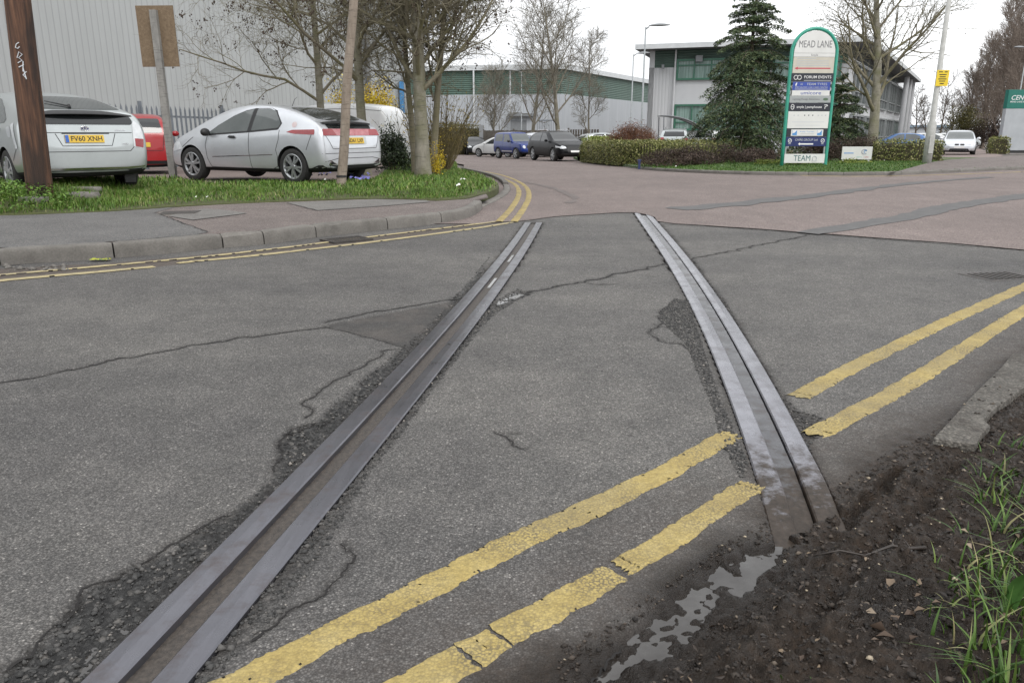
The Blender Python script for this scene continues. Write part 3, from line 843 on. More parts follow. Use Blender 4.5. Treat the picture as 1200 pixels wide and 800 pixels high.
def sweep_stone(name, path, s0, s1, w, h, mat, seed, base=-.1, **kw):
    n = max(4, int((s1 - s0) / .06)); vs = []; prof = None
    for i in range(n + 1):
        s = s0 + (s1 - s0) * i / n
        p, d = path_at(path, s); nr = Vector((-d.y, d.x, 0))
        e = min(i, n - i); er = .012 if e == 0 else 0
        for k, (o, z) in enumerate(((0, base), (.004, h * .45), (.010, h - .028), (.020, h - .008), (.038, h), (w * .6, h + .002), (w - .01, h), (w, h - .01), (w, base))):
            q = p + nr * (o + (er if o < w / 2 else -er * .5)); z0 = float(Z0(q.x, q.y))
            j = .006 * (float(fbm(s * 1., o + seed, 9, 3, seed + k)) - .5)
            chip = -.03 * max(0, float(fbm(s, seed, 5, 2, seed + 40)) - .66) / .2 if k in (3, 4) else 0
            vs.append((q.x + nr.x * j, q.y + nr.y * j, z0 + z - (er * .6 if k > 1 and k < 8 else 0) + j + chip))
    fs = [(i * 9 + k, (i + 1) * 9 + k, (i + 1) * 9 + k + 1, i * 9 + k + 1) for i in range(n) for k in range(8)]
    fs += [tuple(range(9)), tuple(range((n + 1) * 9 - 1, n * 9 - 1, -1))]
    return MB().add(vs, fs).build(name, mat, smooth='auto', **kw)
KH = .14
joints = [0] + [path_s_near(KERB_FRONT, G(px, py)) for px, py in ((-130, 319.5), (0, 311), (135, 303), (262, 291), (313, 287), (370, 278), (457, 269.5), (520, 262))] + [path_len(KERB_FRONT)]
joints = sorted(joints)
for k, (a, b) in enumerate(zip(joints, joints[1:])):
    sweep_stone('kerb', KERB_FRONT, a + .007, b - .007, .135, KH, M_KERB, k * 7, kind='structure')
# flush stones where the kerb drops round the corner
DROP = smooth_line(gp([(560, 246), (575, 240), (592, 231), (600, 222), (594, 213.5), (580, 207), (562, 202.5), (545, 199)]), 1)
dj = np.linspace(0, path_len(DROP), 9)
for k in range(8): sweep_stone('kerb', DROP, dj[k] + .008, dj[k + 1] - .008, .15, .035 + (.05 if k > 2 else 0), M_KERB, 90 + k, kind='structure')

VERGE_FRONT = smooth_line(gp([(-260, 254), (0, 253), (75, 250), (140, 247), (225, 241), (337, 236), (450, 232), (533, 236.5), (580, 224), (586, 217), (578, 211), (562, 204), (549, 200.5), (536, 198.5)], .14), 1)
kb = []
for s in np.linspace(0, path_len(KERB_FRONT), 60):
    p, d = path_at(KERB_FRONT, s); kb.append((p.x - d.y * .125, p.y + d.x * .125))
vf = [(p.x, p.y) for p in VERGE_FRONT]
iv = [i for i, p in enumerate(VERGE_FRONT) if p.x < G(560, 230, .14).x][-1]
pave = kb + [(G(572, 233, .1).x, G(572, 233, .1).y)] + [(x, y + .12) for x, y in vf[:iv - 1]][::-1]
zpave = lambda x, y: Z0(x, y) + KH - .006 + .012 * (fbm(x, y, .8, 3, 5) - .5)
def pave_mat(name, a, b, c):
    t = NT(name); f = t.voro(120, 'F1', out='Color'); sc = t.new('ShaderNodeSeparateColor'); t.lk(f, sc.inputs[0])
    col = t.ramp(sc.outputs[0], [(0, a), (.7, b), (1, c)])
    col = t.mix(1, col, t.ramp(t.noise(1.6, 6, .65), [(.3, (.78,) * 3), (.7, (1.15,) * 3)]), 'MULTIPLY')
    st = t.ramp(t.noise(.8, 5, .7), [(.62, (0,) * 3), (.72, (1,) * 3)])
    col = t.mix(t.math('MULTIPLY', st, .45), col, (.05, .047, .045))
    return t.out(col, .85, t.bump(t.noise(170, 4, .7), .45, .005))
M_PAVE_R = pave_mat('reddish_footway_asphalt', (.09, .072, .066), (.14, .115, .106), (.27, .235, .215))
M_PAVE_G = pave_mat('grey_footway_asphalt', (.075, .073, .071), (.11, .107, .104), (.21, .20, .19))
M_SLAB = pave_mat('pale_concrete_patch', (.12, .113, .106), (.155, .148, .138), (.23, .215, .2))
drape('pavement', pave, zpave, M_PAVE_R, .16, .02, kind='structure')
xsplit = lambda p: p
pg = [q for q in kb if q[0] < G(244, 272, .14).x] + g2([(244, 272), (181, 249)], .14) + [(x, y + .12) for x, y in vf if x < G(178, 249, .14).x][::-1]
drape('pavement', pg, lambda x, y: zpave(x, y) + .004, M_PAVE_G, .16, kind='structure')
drape('pavement', g2([(196, 253), (240, 244.5), (262, 246), (290, 250), (226, 257.5)], .14), lambda x, y: zpave(x, y) + .008, M_SLAB, .1, kind='structure')
drape('pavement', g2([(336, 237.5), (440, 233), (500, 234.5), (503, 237), (440, 242), (372, 246.5)], .14), lambda x, y: zpave(x, y) + .005, M_SLAB, .1, kind='structure')
M_IRON = pm('dark_cast_iron', (.035, .032, .03), (.075, .065, .058), 14, .6, .5, 40, .006, .3)
def pave_line(px, w, seed):
    ribbon('pavement_joint', wig(gp(px, .14), .01, .06, seed), w, .0095, M_CRACK, lambda x, y: float(zpave(x, y)), .05, .5, seed, kind='structure')
pave_line([(181, 249), (244, 272)], .012, 1); pave_line([(336, 238), (372, 246.5), (440, 242), (505, 237)], .012, 2); pave_line([(226, 257.5), (330, 249), (372, 246.5)], .010, 3)
pave_line([(440, 233.5), (500, 235)], .012, 4)
# inspection cover in the pavement
a, b, c, d = gp([(186, 251), (228, 250), (236, 246.8), (192, 247.6)], .145)
cover = empty('inspection_cover', tuple((a + b + c + d) / 4), label='flat dark iron inspection cover set into the pavement edge by the grass', cat='manhole cover')
o = (a + b + c + d) / 4
zz = float(zpave(o.x, o.y)) - o.z
MB().add([tuple(q - o + Vector((0, 0, h + zz))) for h in (-.03, .012) for q in (a, b, c, d)], [(4, 5, 6, 7), (0, 1, 5, 4), (1, 2, 6, 5), (2, 3, 7, 6), (3, 0, 4, 7)]).build('cover_plate', M_IRON, cover)
MB().add([tuple((q - o) * 1.10 + Vector((0, 0, h + zz))) for h in (-.03, .008) for q in (a, b, c, d)], [(4, 5, 6, 7), (0, 1, 5, 4), (1, 2, 6, 5), (2, 3, 7, 6), (3, 0, 4, 7)]).build('cover_frame', M_KERB, cover)

# gully grate in the gutter
a, b = G(388, 285.5), G(434, 281); d = (b - a); L = d.length; d.normalize(); nr = Vector((-d.y, d.x, 0)); ctr = (a + b) / 2 + nr * .10
gr = empty('drain_grate', tuple(ctr), math.atan2(d.y, d.x), 'rusty iron drain grate lying in the gutter under the kerb', 'drain')
mb = MB()
for s in (-1, 1): mb.box((0, s * .15, -.005), (L, .03, .05)); mb.box((s * (L / 2 - .015), 0, -.004), (.03, .27, .05))
mb.build('frame', M_IRON, gr)
mb = MB()
for k in range(11): mb.box((-L / 2 + .05 + k * (L - .1) / 10, 0, -.003), (.022, .27, .04))
mb.box((0, 0, -.02), (L - .06, .28, .01)); mb.build('bars', M_IRON, gr)

# crumpled packet and rubble by the kerb
p = G(118, 306); t = NT('crinkled_foil'); M_FOIL = t.out(t.ramp(t.noise(22, 2), [(.35, (.45, .42, .02)), (.5, (.20, .26, .03)), (.62, (.02, .05, .02)), (.75, (.5, .42, .05))]), .3, None, .2)
vs = []; N = 12
for j in range(6):
    for i in range(N + 1):
        u, w = i / N - .5, j / 5 - .5
        vs.append((u * .17, w * .075, .012 + .05 * abs(float(fbm(u * 3 + 3, w * 3, 4, 3, 5)) - .35) * (1 - (2 * w) ** 2 * .6)))
MB().add(vs, [(j * (N + 1) + i, j * (N + 1) + i + 1, (j + 1) * (N + 1) + i + 1, (j + 1) * (N + 1) + i) for j in range(5) for i in range(N)]).build('crisp_packet', M_FOIL, loc=tuple(p), rz=.1, label='crumpled yellow and green snack packet lying in the gutter', cat='litter')
rub = np.array([[q.x, q.y] for q in [G(RNG.uniform(-20, 80), RNG.uniform(312, 318)) for _ in range(46)]])
pebbles('rubble', rub[:, 0], rub[:, 1], RNG.uniform(.012, .04, 46), M_KERB)
rub = np.array([[q.x, q.y] for q in [G(px, 312 - px * .098 + RNG.uniform(-6, 1)) for px in RNG.uniform(-30, 540, 700)]])
pebbles('gravel', rub[:, 0], rub[:, 1], RNG.uniform(.004, .014, 700), M_PEB)

# ---- verge soil, grass, car park
VERGE_BACK = gp([(535, 192), (515, 187), (480, 187), (462, 193), (450, 203), (438, 211.5), (380, 214.5), (320, 214), (200, 214.5), (100, 219), (0, 223), (-200, 228)], .0, ZCP)
def ZV(x, y):
    d, _ = seg_dist(np.asarray(x, float), np.asarray(y, float), vf)
    f = Z0(x, y) + KH + .005; b = np.where(np.asarray(y) < 13, ZCP(x, y) + .02, np.maximum(ZCP(x, y) - .0, Z0(x, y) + KH))
    k = sst(.0, 1.6, d)
    return f * (1 - k) + b * k + .035 * (fbm(x, y, 1.8, 3, 9) - .4) * sst(.05, .5, d) + .10 * sst(-5.7, -6.6, x) * sst(.1, .5, d)
M_SOIL = pm('grassy_soil', (.045, .050, .018), (.075, .085, .026), 9, .95, .5, 40, .02)
verge = [(x, y) for x, y in vf] + [(p.x, p.y) for p in VERGE_BACK]
drape('verge', verge, ZV, M_SOIL, .22, .12, kind='structure')
t = NT('brown_block_paving'); br = t.n.new('ShaderNodeTexBrick'); br.inputs['Scale'].default_value = 5; t.lk(t.co, br.inputs['Vector'])
br.inputs['Color1'].default_value = (.17, .125, .11, 1); br.inputs['Color2'].default_value = (.23, .175, .155, 1); br.inputs['Mortar'].default_value = (.09, .075, .07, 1)
M_BLOCK = t.out(t.mix(.5, br.outputs['Color'], t.ramp(t.noise(1.2, 6, .7), [(.3, (.13, .10, .09)), (.7, (.24, .19, .175))])), .85)
cp = [(p.x, p.y - .35) for p in VERGE_BACK[4:]][::-1] + [(-3.4, 17), (-2.6, 21), (-4.0, 34), (-7.0, 56), (-44, 56), (-44, 9)]
cp = [(-44, 9.6)] + cp[:-1] if True else cp
drape('car_park', cp, ZCP, M_BLOCK, 1.0, .4, kind='structure')

def blades(name, X, Y, Zb, h, mat, wid=.006, lean=.5, seg=2, **kw):
    n = len(X); a = RNG.uniform(0, 6.283, n); ln = RNG.uniform(.1, lean, n) * h
    dx, dy = np.cos(a), np.sin(a); px_, py_ = -dy, dx
    if np.isscalar(wid): wid = np.full(n, wid)
    w = wid * RNG.uniform(.6, 1.4, n)
    rows = []
    for k in range(seg + 1):
        f = k / seg; ww = w * (1 - f ** 1.6) if k < seg else w * 0
        cx = X + dx * ln * f * f; cy = Y + dy * ln * f * f; cz = Zb + h * (f - .28 * f * f * (ln / h))
        if k < seg: rows += [np.stack([cx - px_ * ww, cy - py_ * ww, cz], -1), np.stack([cx + px_ * ww, cy + py_ * ww, cz], -1)]
        else: rows.append(np.stack([cx, cy, cz], -1))
    V = np.stack(rows, 1); K = V.shape[1]
    ft = []
    for k in range(seg - 1): ft += [(2 * k, 2 * k + 1, 2 * k + 3), (2 * k, 2 * k + 3, 2 * k + 2)]
    ft.append((2 * seg - 2, 2 * seg - 1, 2 * seg))
    F = (np.array(ft)[None] + (np.arange(n) * K)[:, None, None]).reshape(-1, 3)
    return mesh_np(name, V.reshape(-1, 3), F, mat, True, **kw)
def grass_mat(name, stops):
    t = NT(name); g = t.n.new('ShaderNodeNewGeometry')
    c = t.ramp(g.outputs['Random Per Island'], stops)
    c = t.mix(1, c, t.ramp(t.noise(1.3, 4, .6), [(.3, (.72, .8, .7)), (.7, (1.15, 1.1, 1.0))]), 'MULTIPLY')
    return t.out(c, .5, **{'Specular IOR Level': .35, 'Subsurface Weight': 0.0})
M_GRASS = grass_mat('verge_grass', [(0, (.048, .100, .014)), (.5, (.098, .190, .026)), (.82, (.16, .25, .045)), (.9, (.20, .20, .08)), (1, (.30, .26, .15))])
def fill(poly, dens, zone=None):
    a = np.array(poly); x0, x1, y0, y1 = a[:, 0].min(), a[:, 0].max(), a[:, 1].min(), a[:, 1].max()
    n = int((x1 - x0) * (y1 - y0) * dens); x = RNG.uniform(x0, x1, n); y = RNG.uniform(y0, y1, n)
    m = in_poly(x, y, poly)
    if zone is not None: m &= zone(x, y)
    return x[m], y[m]
x, y = fill([q for q in verge], 2600, lambda x, y: (x > -9) & (y < 13))
d, _ = seg_dist(x, y, vf); cl = fbm(x, y, 2.2, 3, 15)
keep = RNG.random(len(x)) < sst(-.02, .22 + .5 * (fbm(x, y, 1.4, 3, 19) > .52), d) * (.35 + .7 * sst(.36, .52, cl))
x, y, d, cl = x[keep], y[keep], d[keep], cl[keep]
h = .80 * (.035 + .06 * sst(.05, .5, d) * RNG.uniform(.5, 1.2, len(x)) + .05 * sst(.45, .7, cl)) * (1 + .8 * sst(-5.5, -6.4, x))
blades('grass', x, y, ZV(x, y) - .01, h, M_GRASS, .005, .9, kind='stuff')
x, y = fill(verge, 700, lambda x, y: (y >= 13))
d, _ = seg_dist(x, y, vf); worn = fbm(x, y, .9, 3, 33)
keep = (RNG.random(len(x)) < sst(.0, .5, d) * .9 + .1) & ((worn < .60) | (RNG.random(len(x)) < .35))
blades('grass', x[keep], y[keep], ZV(x[keep], y[keep]) - .01, RNG.uniform(.05, .12, keep.sum()), M_GRASS, .011, .9, kind='stuff')
# broad-leaved weeds in the rank grass on the left
def leaf_cloud(name, P, N, size, mat, aspect=.5, parent=None, jitter=.8, fold=.25, **kw):
    """many small pointed leaves: P centres, N rough outward normals"""
    n = len(P); P = np.asarray(P, float)
    r = RNG.normal(size=(n, 3)); nn = np.asarray(N, float) + jitter * r; nn /= np.linalg.norm(nn, axis=1)[:, None] + 1e-9
    q = RNG.normal(size=(n, 3)); u = np.cross(nn, q); u /= np.linalg.norm(u, axis=1)[:, None] + 1e-9; w = np.cross(nn, u)
    s = (size if not np.isscalar(size) else np.full(n, size)) * RNG.uniform(.6, 1.35, n)
    s = s[:, None]
    a = P - u * s * .5; b = P + u * s * .5; c = P + w * s * aspect * .5 + nn * s * fold * .3; d = P - w * s * aspect * .5 + nn * s * fold * .3
    V = np.stack([a, c, b, d], 1).reshape(-1, 3)
    F = (np.array([(0, 3, 1), (1, 3, 2)])[None, :, :] + (np.arange(n) * 4)[:, None, None]).reshape(-1, 3)
    F = (np.array([(0, 3, 2), (0, 2, 1)])[None] + (np.arange(n) * 4)[:, None, None]).reshape(-1, 3)
    return mesh_np(name, V, F, mat, False, parent, **kw)
M_WEED = grass_mat('weed_leaf', [(0, (.04, .09, .010)), (.6, (.085, .17, .02)), (1, (.14, .23, .04))])
wx_ = RNG.uniform(-8.6, -5.6, 5200); wy_ = RNG.uniform(9.3, 10.6, 5200)
d, sd = seg_dist(wx_, wy_, vf); m = in_poly(wx_, wy_, verge) & (d > .08) & (RNG.random(5200) < sst(-5.6, -6.2, wx_) + .05)
wx_, wy_ = wx_[m], wy_[m]; wz = ZV(wx_, wy_) + RNG.uniform(.02, .20, len(wx_)) * (.6 + .8 * fbm(wx_, wy_, 3, 2, 3))
leaf_cloud('weeds', np.column_stack([wx_, wy_, wz]), np.tile([0, 0, 1.], (len(wx_), 1)), .045, M_WEED, .45, kind='stuff')
# small white daisies and grape hyacinths
def dots(name, px, mat, size, lift, fn=ZV):
    P = []
    for p in px:
        q = G(p[0], p[1], .06, fn); P.append((q.x, q.y, q.z + lift))
    P = np.array(P); leaf_cloud(name, P, np.tile([0, -.4, 1.], (len(P), 1)), size, mat, .9, jitter=.3, kind='stuff')
M_WHITE_FL = pm('white_petal', (.75, .75, .72), (.65, .65, .6)); M_BLUE_FL = pm('blue_petal', (.10, .10, .32), (.2, .2, .5))
dots('flowers', [(230, 233), (243, 233), (381, 212), (541, 211), (544, 211.5), (540, 212), (536, 219), (538, 218)], M_WHITE_FL, .05, .03)
dots('flowers', [(360 + RNG.uniform(-3, 30), 206 + RNG.uniform(-2, 3)) for _ in range(26)] + [(410 + RNG.uniform(0, 24), 209 + RNG.uniform(-4, 4)) for _ in range(60)], M_BLUE_FL, .05, .05)

# ---- foreground right: rank grass, dead leaves, twig, broken kerb
M_GRASS_F = grass_mat('rank_grass', [(0, (.028, .062, .012)), (.5, (.06, .12, .02)), (.8, (.11, .18, .035)), (.9, (.20, .20, .09)), (1, (.30, .25, .15))])
tuft = []
for px, py, n, hh in [(1160, 560, 26, .12), (1180, 590, 24, .14), (1195, 555, 26, .13), (1150, 630, 22, .12), (1175, 660, 30, .15), (1195, 630, 28, .17), (1130, 670, 16, .12), (1190, 700, 26, .19),
                      (1170, 740, 28, .20), (1195, 770, 28, .2), (1140, 760, 16, .14), (1120, 700, 12, .10), (1110, 730, 10, .10), (1145, 790, 18, .13), (1090, 790, 14, .06), (1060, 800, 10, .05), (1105, 680, 9, .08),
                      (1030, 790, 8, .04), (948, 770, 5, .035), (1160, 540, 14, .09), (1130, 590, 9, .08), (1185, 530, 22, .10), (1200, 500, 22, .09), (1120, 640, 7, .08), (1210, 600, 26, .18), (1215, 680, 30, .2), (1220, 740, 30, .2), (1165, 505, 7, .06), (1098, 650, 7, .09)]:
    c = G(px, py, .09)
    for _ in range(int(n * .8)): tuft.append((c.x + RNG.normal(0, .03), c.y + RNG.normal(0, .026), hh * RNG.uniform(.25, .9)))
tuft = np.array(tuft)
blades('grass', tuft[:, 0], tuft[:, 1], surf(tuft[:, 0], tuft[:, 1])[0] - .006, tuft[:, 2], M_GRASS_F, .0034, 1.5, 5, kind='stuff')
tx = RNG.uniform(1.0, 3.2, 1500); ty = RNG.uniform(1.2, 3.6, 1500); m = (poly_sd(tx, ty, MUD) < -.62) & (fbm(tx, ty, 3, 3, 3) > .46)
blades('grass', tx[m], ty[m], surf(tx[m], ty[m])[0] - .006, RNG.uniform(.03, .11, m.sum()), M_GRASS_F, .0018, 1.6, 4, kind='stuff')
tx = RNG.uniform(2.3, 9, 16000); ty = RNG.uniform(.6, 7.5, 16000); m = (poly_sd(tx, ty, MUD) < -.8) & (fbm(tx, ty, 2, 3, 3) > .42)
blades('grass', tx[m], ty[m], surf(tx[m], ty[m])[0] - .006, RNG.uniform(.04, .16, m.sum()), M_GRASS_F, .0035, 1.4, 4, kind='stuff')
# one broad dock leaf
c = G(1192, 690, .1); c.z = zsurf(c.x, c.y)
M_DOCK = pm('dock_leaf', (.05, .13, .03), (.08, .18, .04), 8, .45)
dv = []; 
for i in range(11):
    f = i / 10; w = .022 * math.sin(math.pi * min(1, f * .92 + .06)) ** .7
    for k in (-1, -.5, 0, .5, 1): dv.append((k * w - .02 * f, -.05 * f * f, .16 * f - .03 * f * f + .006 * abs(k)))
MB().add(dv, [(i * 5 + k, i * 5 + k + 1, i * 5 + 6 + k, i * 5 + 5 + k) for i in range(10) for k in range(4)]).build('dock_leaf', M_DOCK, None, True, loc=tuple(c), label='broad upright green dock leaf among the rank grass', cat='plant')
M_DEAD = isl_mat('dead_leaf', [(0, (.05, .032, .022)), (.5, (.11, .075, .05)), (.85, (.20, .15, .10)), (1, (.34, .27, .2))], .7)
M_LITTER = isl_mat('leaf_litter', [(0, (.010, .007, .005)), (.6, (.030, .020, .014)), (.9, (.075, .050, .034)), (1, (.19, .14, .09))], .5)
n = 1500; lx_ = RNG.uniform(.6, 2.6, n); ly_ = RNG.uniform(1.2, 3.4, n); m = (poly_sd(lx_, ly_, MUD) < -.3) & (RNG.random(n) < sst(.25, 1.1, -poly_sd(lx_, ly_, MUD)) + .12)
lx_, ly_ = lx_[m], ly_[m]
cx_ = RNG.uniform(.3, 2.9, 5200); cy_ = RNG.uniform(1.15, 3.7, 5200); m = (poly_sd(cx_, cy_, MUD) < -.12) & (poly_sd(cx_, cy_, PUDDLES[0]) > .02)
cx_, cy_ = cx_[m], cy_[m]
leaf_cloud('leaf_litter', np.column_stack([cx_, cy_, surf(cx_, cy_)[0] + .004]), np.tile([0, 0, 1.], (len(cx_), 1)), RNG.uniform(.006, .022, len(cx_)), M_LITTER, .34, jitter=.4, fold=.5, kind='stuff')
leaf_cloud('dead_leaves', np.column_stack([lx_, ly_, surf(lx_, ly_)[0] + .008]), np.tile([0, 0, 1.], (len(lx_), 1)), RNG.uniform(.012, .042, len(lx_)), M_DEAD, .55, jitter=.45, fold=.8, kind='stuff')
M_TWIG = pm('wet_twig', (.02, .015, .012), (.04, .03, .024), 20, .5)
tw = gp([(955, 636), (985, 639), (1015, 641), (1045, 639), (1068, 635), (1086, 632)], .035)
tw = [Vector((p.x, p.y, zsurf(p.x, p.y) + .008)) for p in tw]
mb = MB().tube(tw, [.002, .003, .003, .004, .005, .006], 6)
mb.tube([tw[4], tw[4] + Vector((-.012, .04, .02))], [.003, .001], 5); mb.tube([tw[3], tw[3] + Vector((.02, .03, .004))], [.002, .001], 5)
mb.build('twig', M_TWIG, None, True, label='thin dark twig lying across the churned mud', cat='twig')
dl = leaf_cloud
A, B = G(1093, 512, .02), G(1181, 414, .05); C_, D_ = G(1262, 418, .05), G(1146, 521, .03)
kA, kB = G(1093, 513, .028), G(1186, 414, .028)
tp = [kA.lerp(kB, f) + Vector((.006 * math.sin(f * 9), .006 * math.sin(f * 7), 0)) for f in (0, .2, .4, .6, .8, 1)] + gp([(1225, 413), (1262, 413), (1226, 437), (1198, 455), (1186, 465), (1170, 475), (1153, 491), (1161, 498), (1150, 509), (1144, 521), (1118, 517)], .028)
kc = sum(tp, Vector()) / len(tp)
mb = MB(); n = len(tp)
vs = [tuple(p - kc) for p in tp] + [tuple(p - kc + Vector((0, 0, -.16))) for p in tp]
mb.add(vs, [tuple(range(n - 1, -1, -1)), tuple(range(n, 2 * n))] + [(i, (i + 1) % n, n + (i + 1) % n, n + i) for i in range(n)])
def old_kerb():
    t = NT('dirty_old_concrete'); c = t.ramp(t.noise(5, 7, .7), [(.28, (.085, .076, .064)), (.55, (.135, .124, .108)), (.75, (.19, .177, .158))])
    v = t.voro(95, 'F1', out='Color'); sc = t.new('ShaderNodeSeparateColor'); t.lk(v, sc.inputs[0]); vd = t.voro(95)
    c = t.mix(1, c, t.ramp(sc.outputs[0], [(0, (.7,) * 3), (.7, (1.0,) * 3), (1, (1.45,) * 3)]), 'MULTIPLY')
    c = t.mix(1, c, t.ramp(vd, [(.3, (1.05,) * 3), (.7, (.66,) * 3)]), 'MULTIPLY')
    mk = t.ramp(t.noise(8, 6, .75), [(.50, (0,) * 3), (.66, (.85,) * 3)]); c = t.mix(mk, c, (.038, .030, .024))
    return t.out(c, .85, t.bump(t.math('ADD', t.math('MULTIPLY', vd, -.8), t.noise(30, 6, .75)), .8, .010))
mb.build('kerb', old_kerb(), None, 'auto', bevel=.010, loc=tuple(kc), kind='structure')
ck_x = RNG.uniform(1.55, 2.6, 500); ck_y = RNG.uniform(2.5, 3.9, 500)
km = in_poly(ck_x, ck_y, [(p.x, p.y) for p in tp]) & (fbm(ck_x, ck_y, 6, 3, 5) > .55)
pebbles('mud_crumbs', ck_x[km], ck_y[km], RNG.uniform(.003, .010, km.sum()), M_CLOD, zf=lambda x, y: 0 * x + tp[0].z)
# road gully cover at the far right edge
p = G(1172, 323.5); gc = empty('drain_cover', tuple(p), .25, 'flat round-edged dark drain cover in the road at the far right', 'drain')
mb = MB(); mb.box((0, 0, -.012), (.5, .36, .03)); mb.build('cover_plate', M_IRON, gc, bevel=.01)
mb = MB(); [mb.box((-.18 + k * .06, 0, .005), (.028, .26, .006)) for k in range(7)]; mb.build('ribs', M_IRON, gc)
# lumps of stone at the pole's foot
def rock(px, py, sx, sy, sz, label, seed, fn=ZV, off=0., mat=None, rz=0, name='stone', group=None):
    p = G(px, py, off, fn); bm = bmesh.new(); bmesh.ops.create_cube(bm, size=1)
    bmesh.ops.subdivide_edges(bm, edges=bm.edges[:], cuts=5, use_grid_fill=True)
    for v in bm.verts:
        q = v.co.normalized() * .62; v.co = v.co.lerp(q, .35)
        k = 1 + .22 * (float(fbm(v.co.x * 2 + seed, v.co.y * 2 + v.co.z * 1.7, 2, 3, seed)) - .5)
        v.co = Vector((v.co.x * sx * k, v.co.y * sy * k, (v.co.z * k + .3) * sz))
    for f in bm.faces: f.smooth = True
    me = bpy.data.meshes.new(name); bm.to_mesh(me); bm.free()
    return link_mesh(name, me, mat or M_KERB, loc=tuple(p), rz=rz, label=label, cat='rock', group=group)
rock(40, 237, .34, .22, .09, 'flat grey stone slab at the foot of the dark pole', 3)
rock(98, 234, .40, .22, .13, 'squared pale stone block on the grass in front of the car', 5)
rock(96, 225, .55, .2, .09, 'low weathered stone behind the squared block, under the car', 8)
# =================================================================== VEHICLES
def paint(name, c, metal=.0, rough=.32, dirt=.25, coat=.6, spec=.5):
    t = NT(name)
    col = t.ramp(t.noise(2.2, 5, .6), [(.3, tuple(x * .93 for x in c)), (.7, tuple(min(1, x * 1.05) for x in c))])
    d = t.ramp(t.noise(9, 6, .7), [(.5, (0,) * 3), (.9, (dirt,) * 3)])
    col = t.mix(d, col, tuple(x * .5 + .03 for x in c))
    return t.out(col, rough, None, metal, **{'Coat Weight': coat, 'Coat Roughness': .06, 'Specular IOR Level': spec})
M_SILVER = paint('silver_paint', (.62, .64, .67), .55, .28)
M_SILVER2 = paint('pale_silver_paint', (.46, .49, .49), .64, .30)
M_WHITEP = paint('white_paint', (.60, .61, .61)); M_RED = paint('red_paint', (.34, .010, .014), 0, .3, .1, .4); M_BLUE = paint('blue_paint', (.008, .03, .19), .1, .3, .05, .4)
M_DARKP = paint('black_paint', (.005, .0055, .007), 0, .35, 0, .06, .2); M_DGREY = paint('charcoal_paint', (.014, .016, .019), .1, .3, 0, .15, .3); M_LBLUE = paint('mid_blue_paint', (.06, .14, .32), .3)
M_GLASS = pm('tinted_glass', (.012, .014, .015), (.016, .018, .019), 1, .04, **{'Specular IOR Level': .8})
M_GLASS_S = pm('side_glass', (.075, .085, .085), (.11, .12, .12), 1.6, .04, **{'Specular IOR Level': .8})
M_GLASS_T = pm('roof_glass', (.03, .035, .035), (.05, .055, .055), 2, .05, **{'Specular IOR Level': .9})
M_BLACK = pm('black_plastic', (.012, .012, .013), (.022, .022, .023), 12, .55)
M_UNDER = pm('car_underside', (.006, .006, .006), (.01, .01, .01), 8, .9)
M_TYRE = pm('tyre_rubber', (.014, .014, .014), (.026, .025, .024), 14, .8, .2, 60)
M_RIM = pm('alloy_rim', (.34, .35, .36), (.44, .45, .46), 6, .3, metal=.7)
M_LAMP_R = pm('red_lamp', (.22, .006, .010), (.30, .012, .018), 9, .12, **{'Coat Weight': .8})
M_LAMP_P = pm('pink_lamp', (.34, .07, .085), (.46, .17, .18), 9, .12, **{'Coat Weight': .8})
M_LAMP_W = pm('clear_lamp', (.50, .52, .54), (.7, .72, .74), 9, .08, **{'Coat Weight': 1.})
M_CHROME = pm('chrome', (.6, .6, .62), (.7, .7, .72), 4, .12, metal=1.)
M_PL_Y = pm('yellow_plate', (.62, .40, .035), (.66, .44, .05), 4, .4); M_PL_W = pm('white_plate', (.7, .7, .68), (.75, .75, .73), 4, .4)
M_PL_B = pm('plate_blue', (.02, .10, .42), (.03, .13, .48), 4, .4)
M_LETTER = pm('black_lettering', (.012, .012, .012), (.02, .02, .02), 4, .5)
M_SEAM = pm('panel_gap', (.03, .03, .032), (.04, .04, .042), 4, .8)

def eval_copy(o):
    dg = bpy.context.evaluated_depsgraph_get(); e = o.evaluated_get(dg)
    return bpy.data.meshes.new_from_object(e)

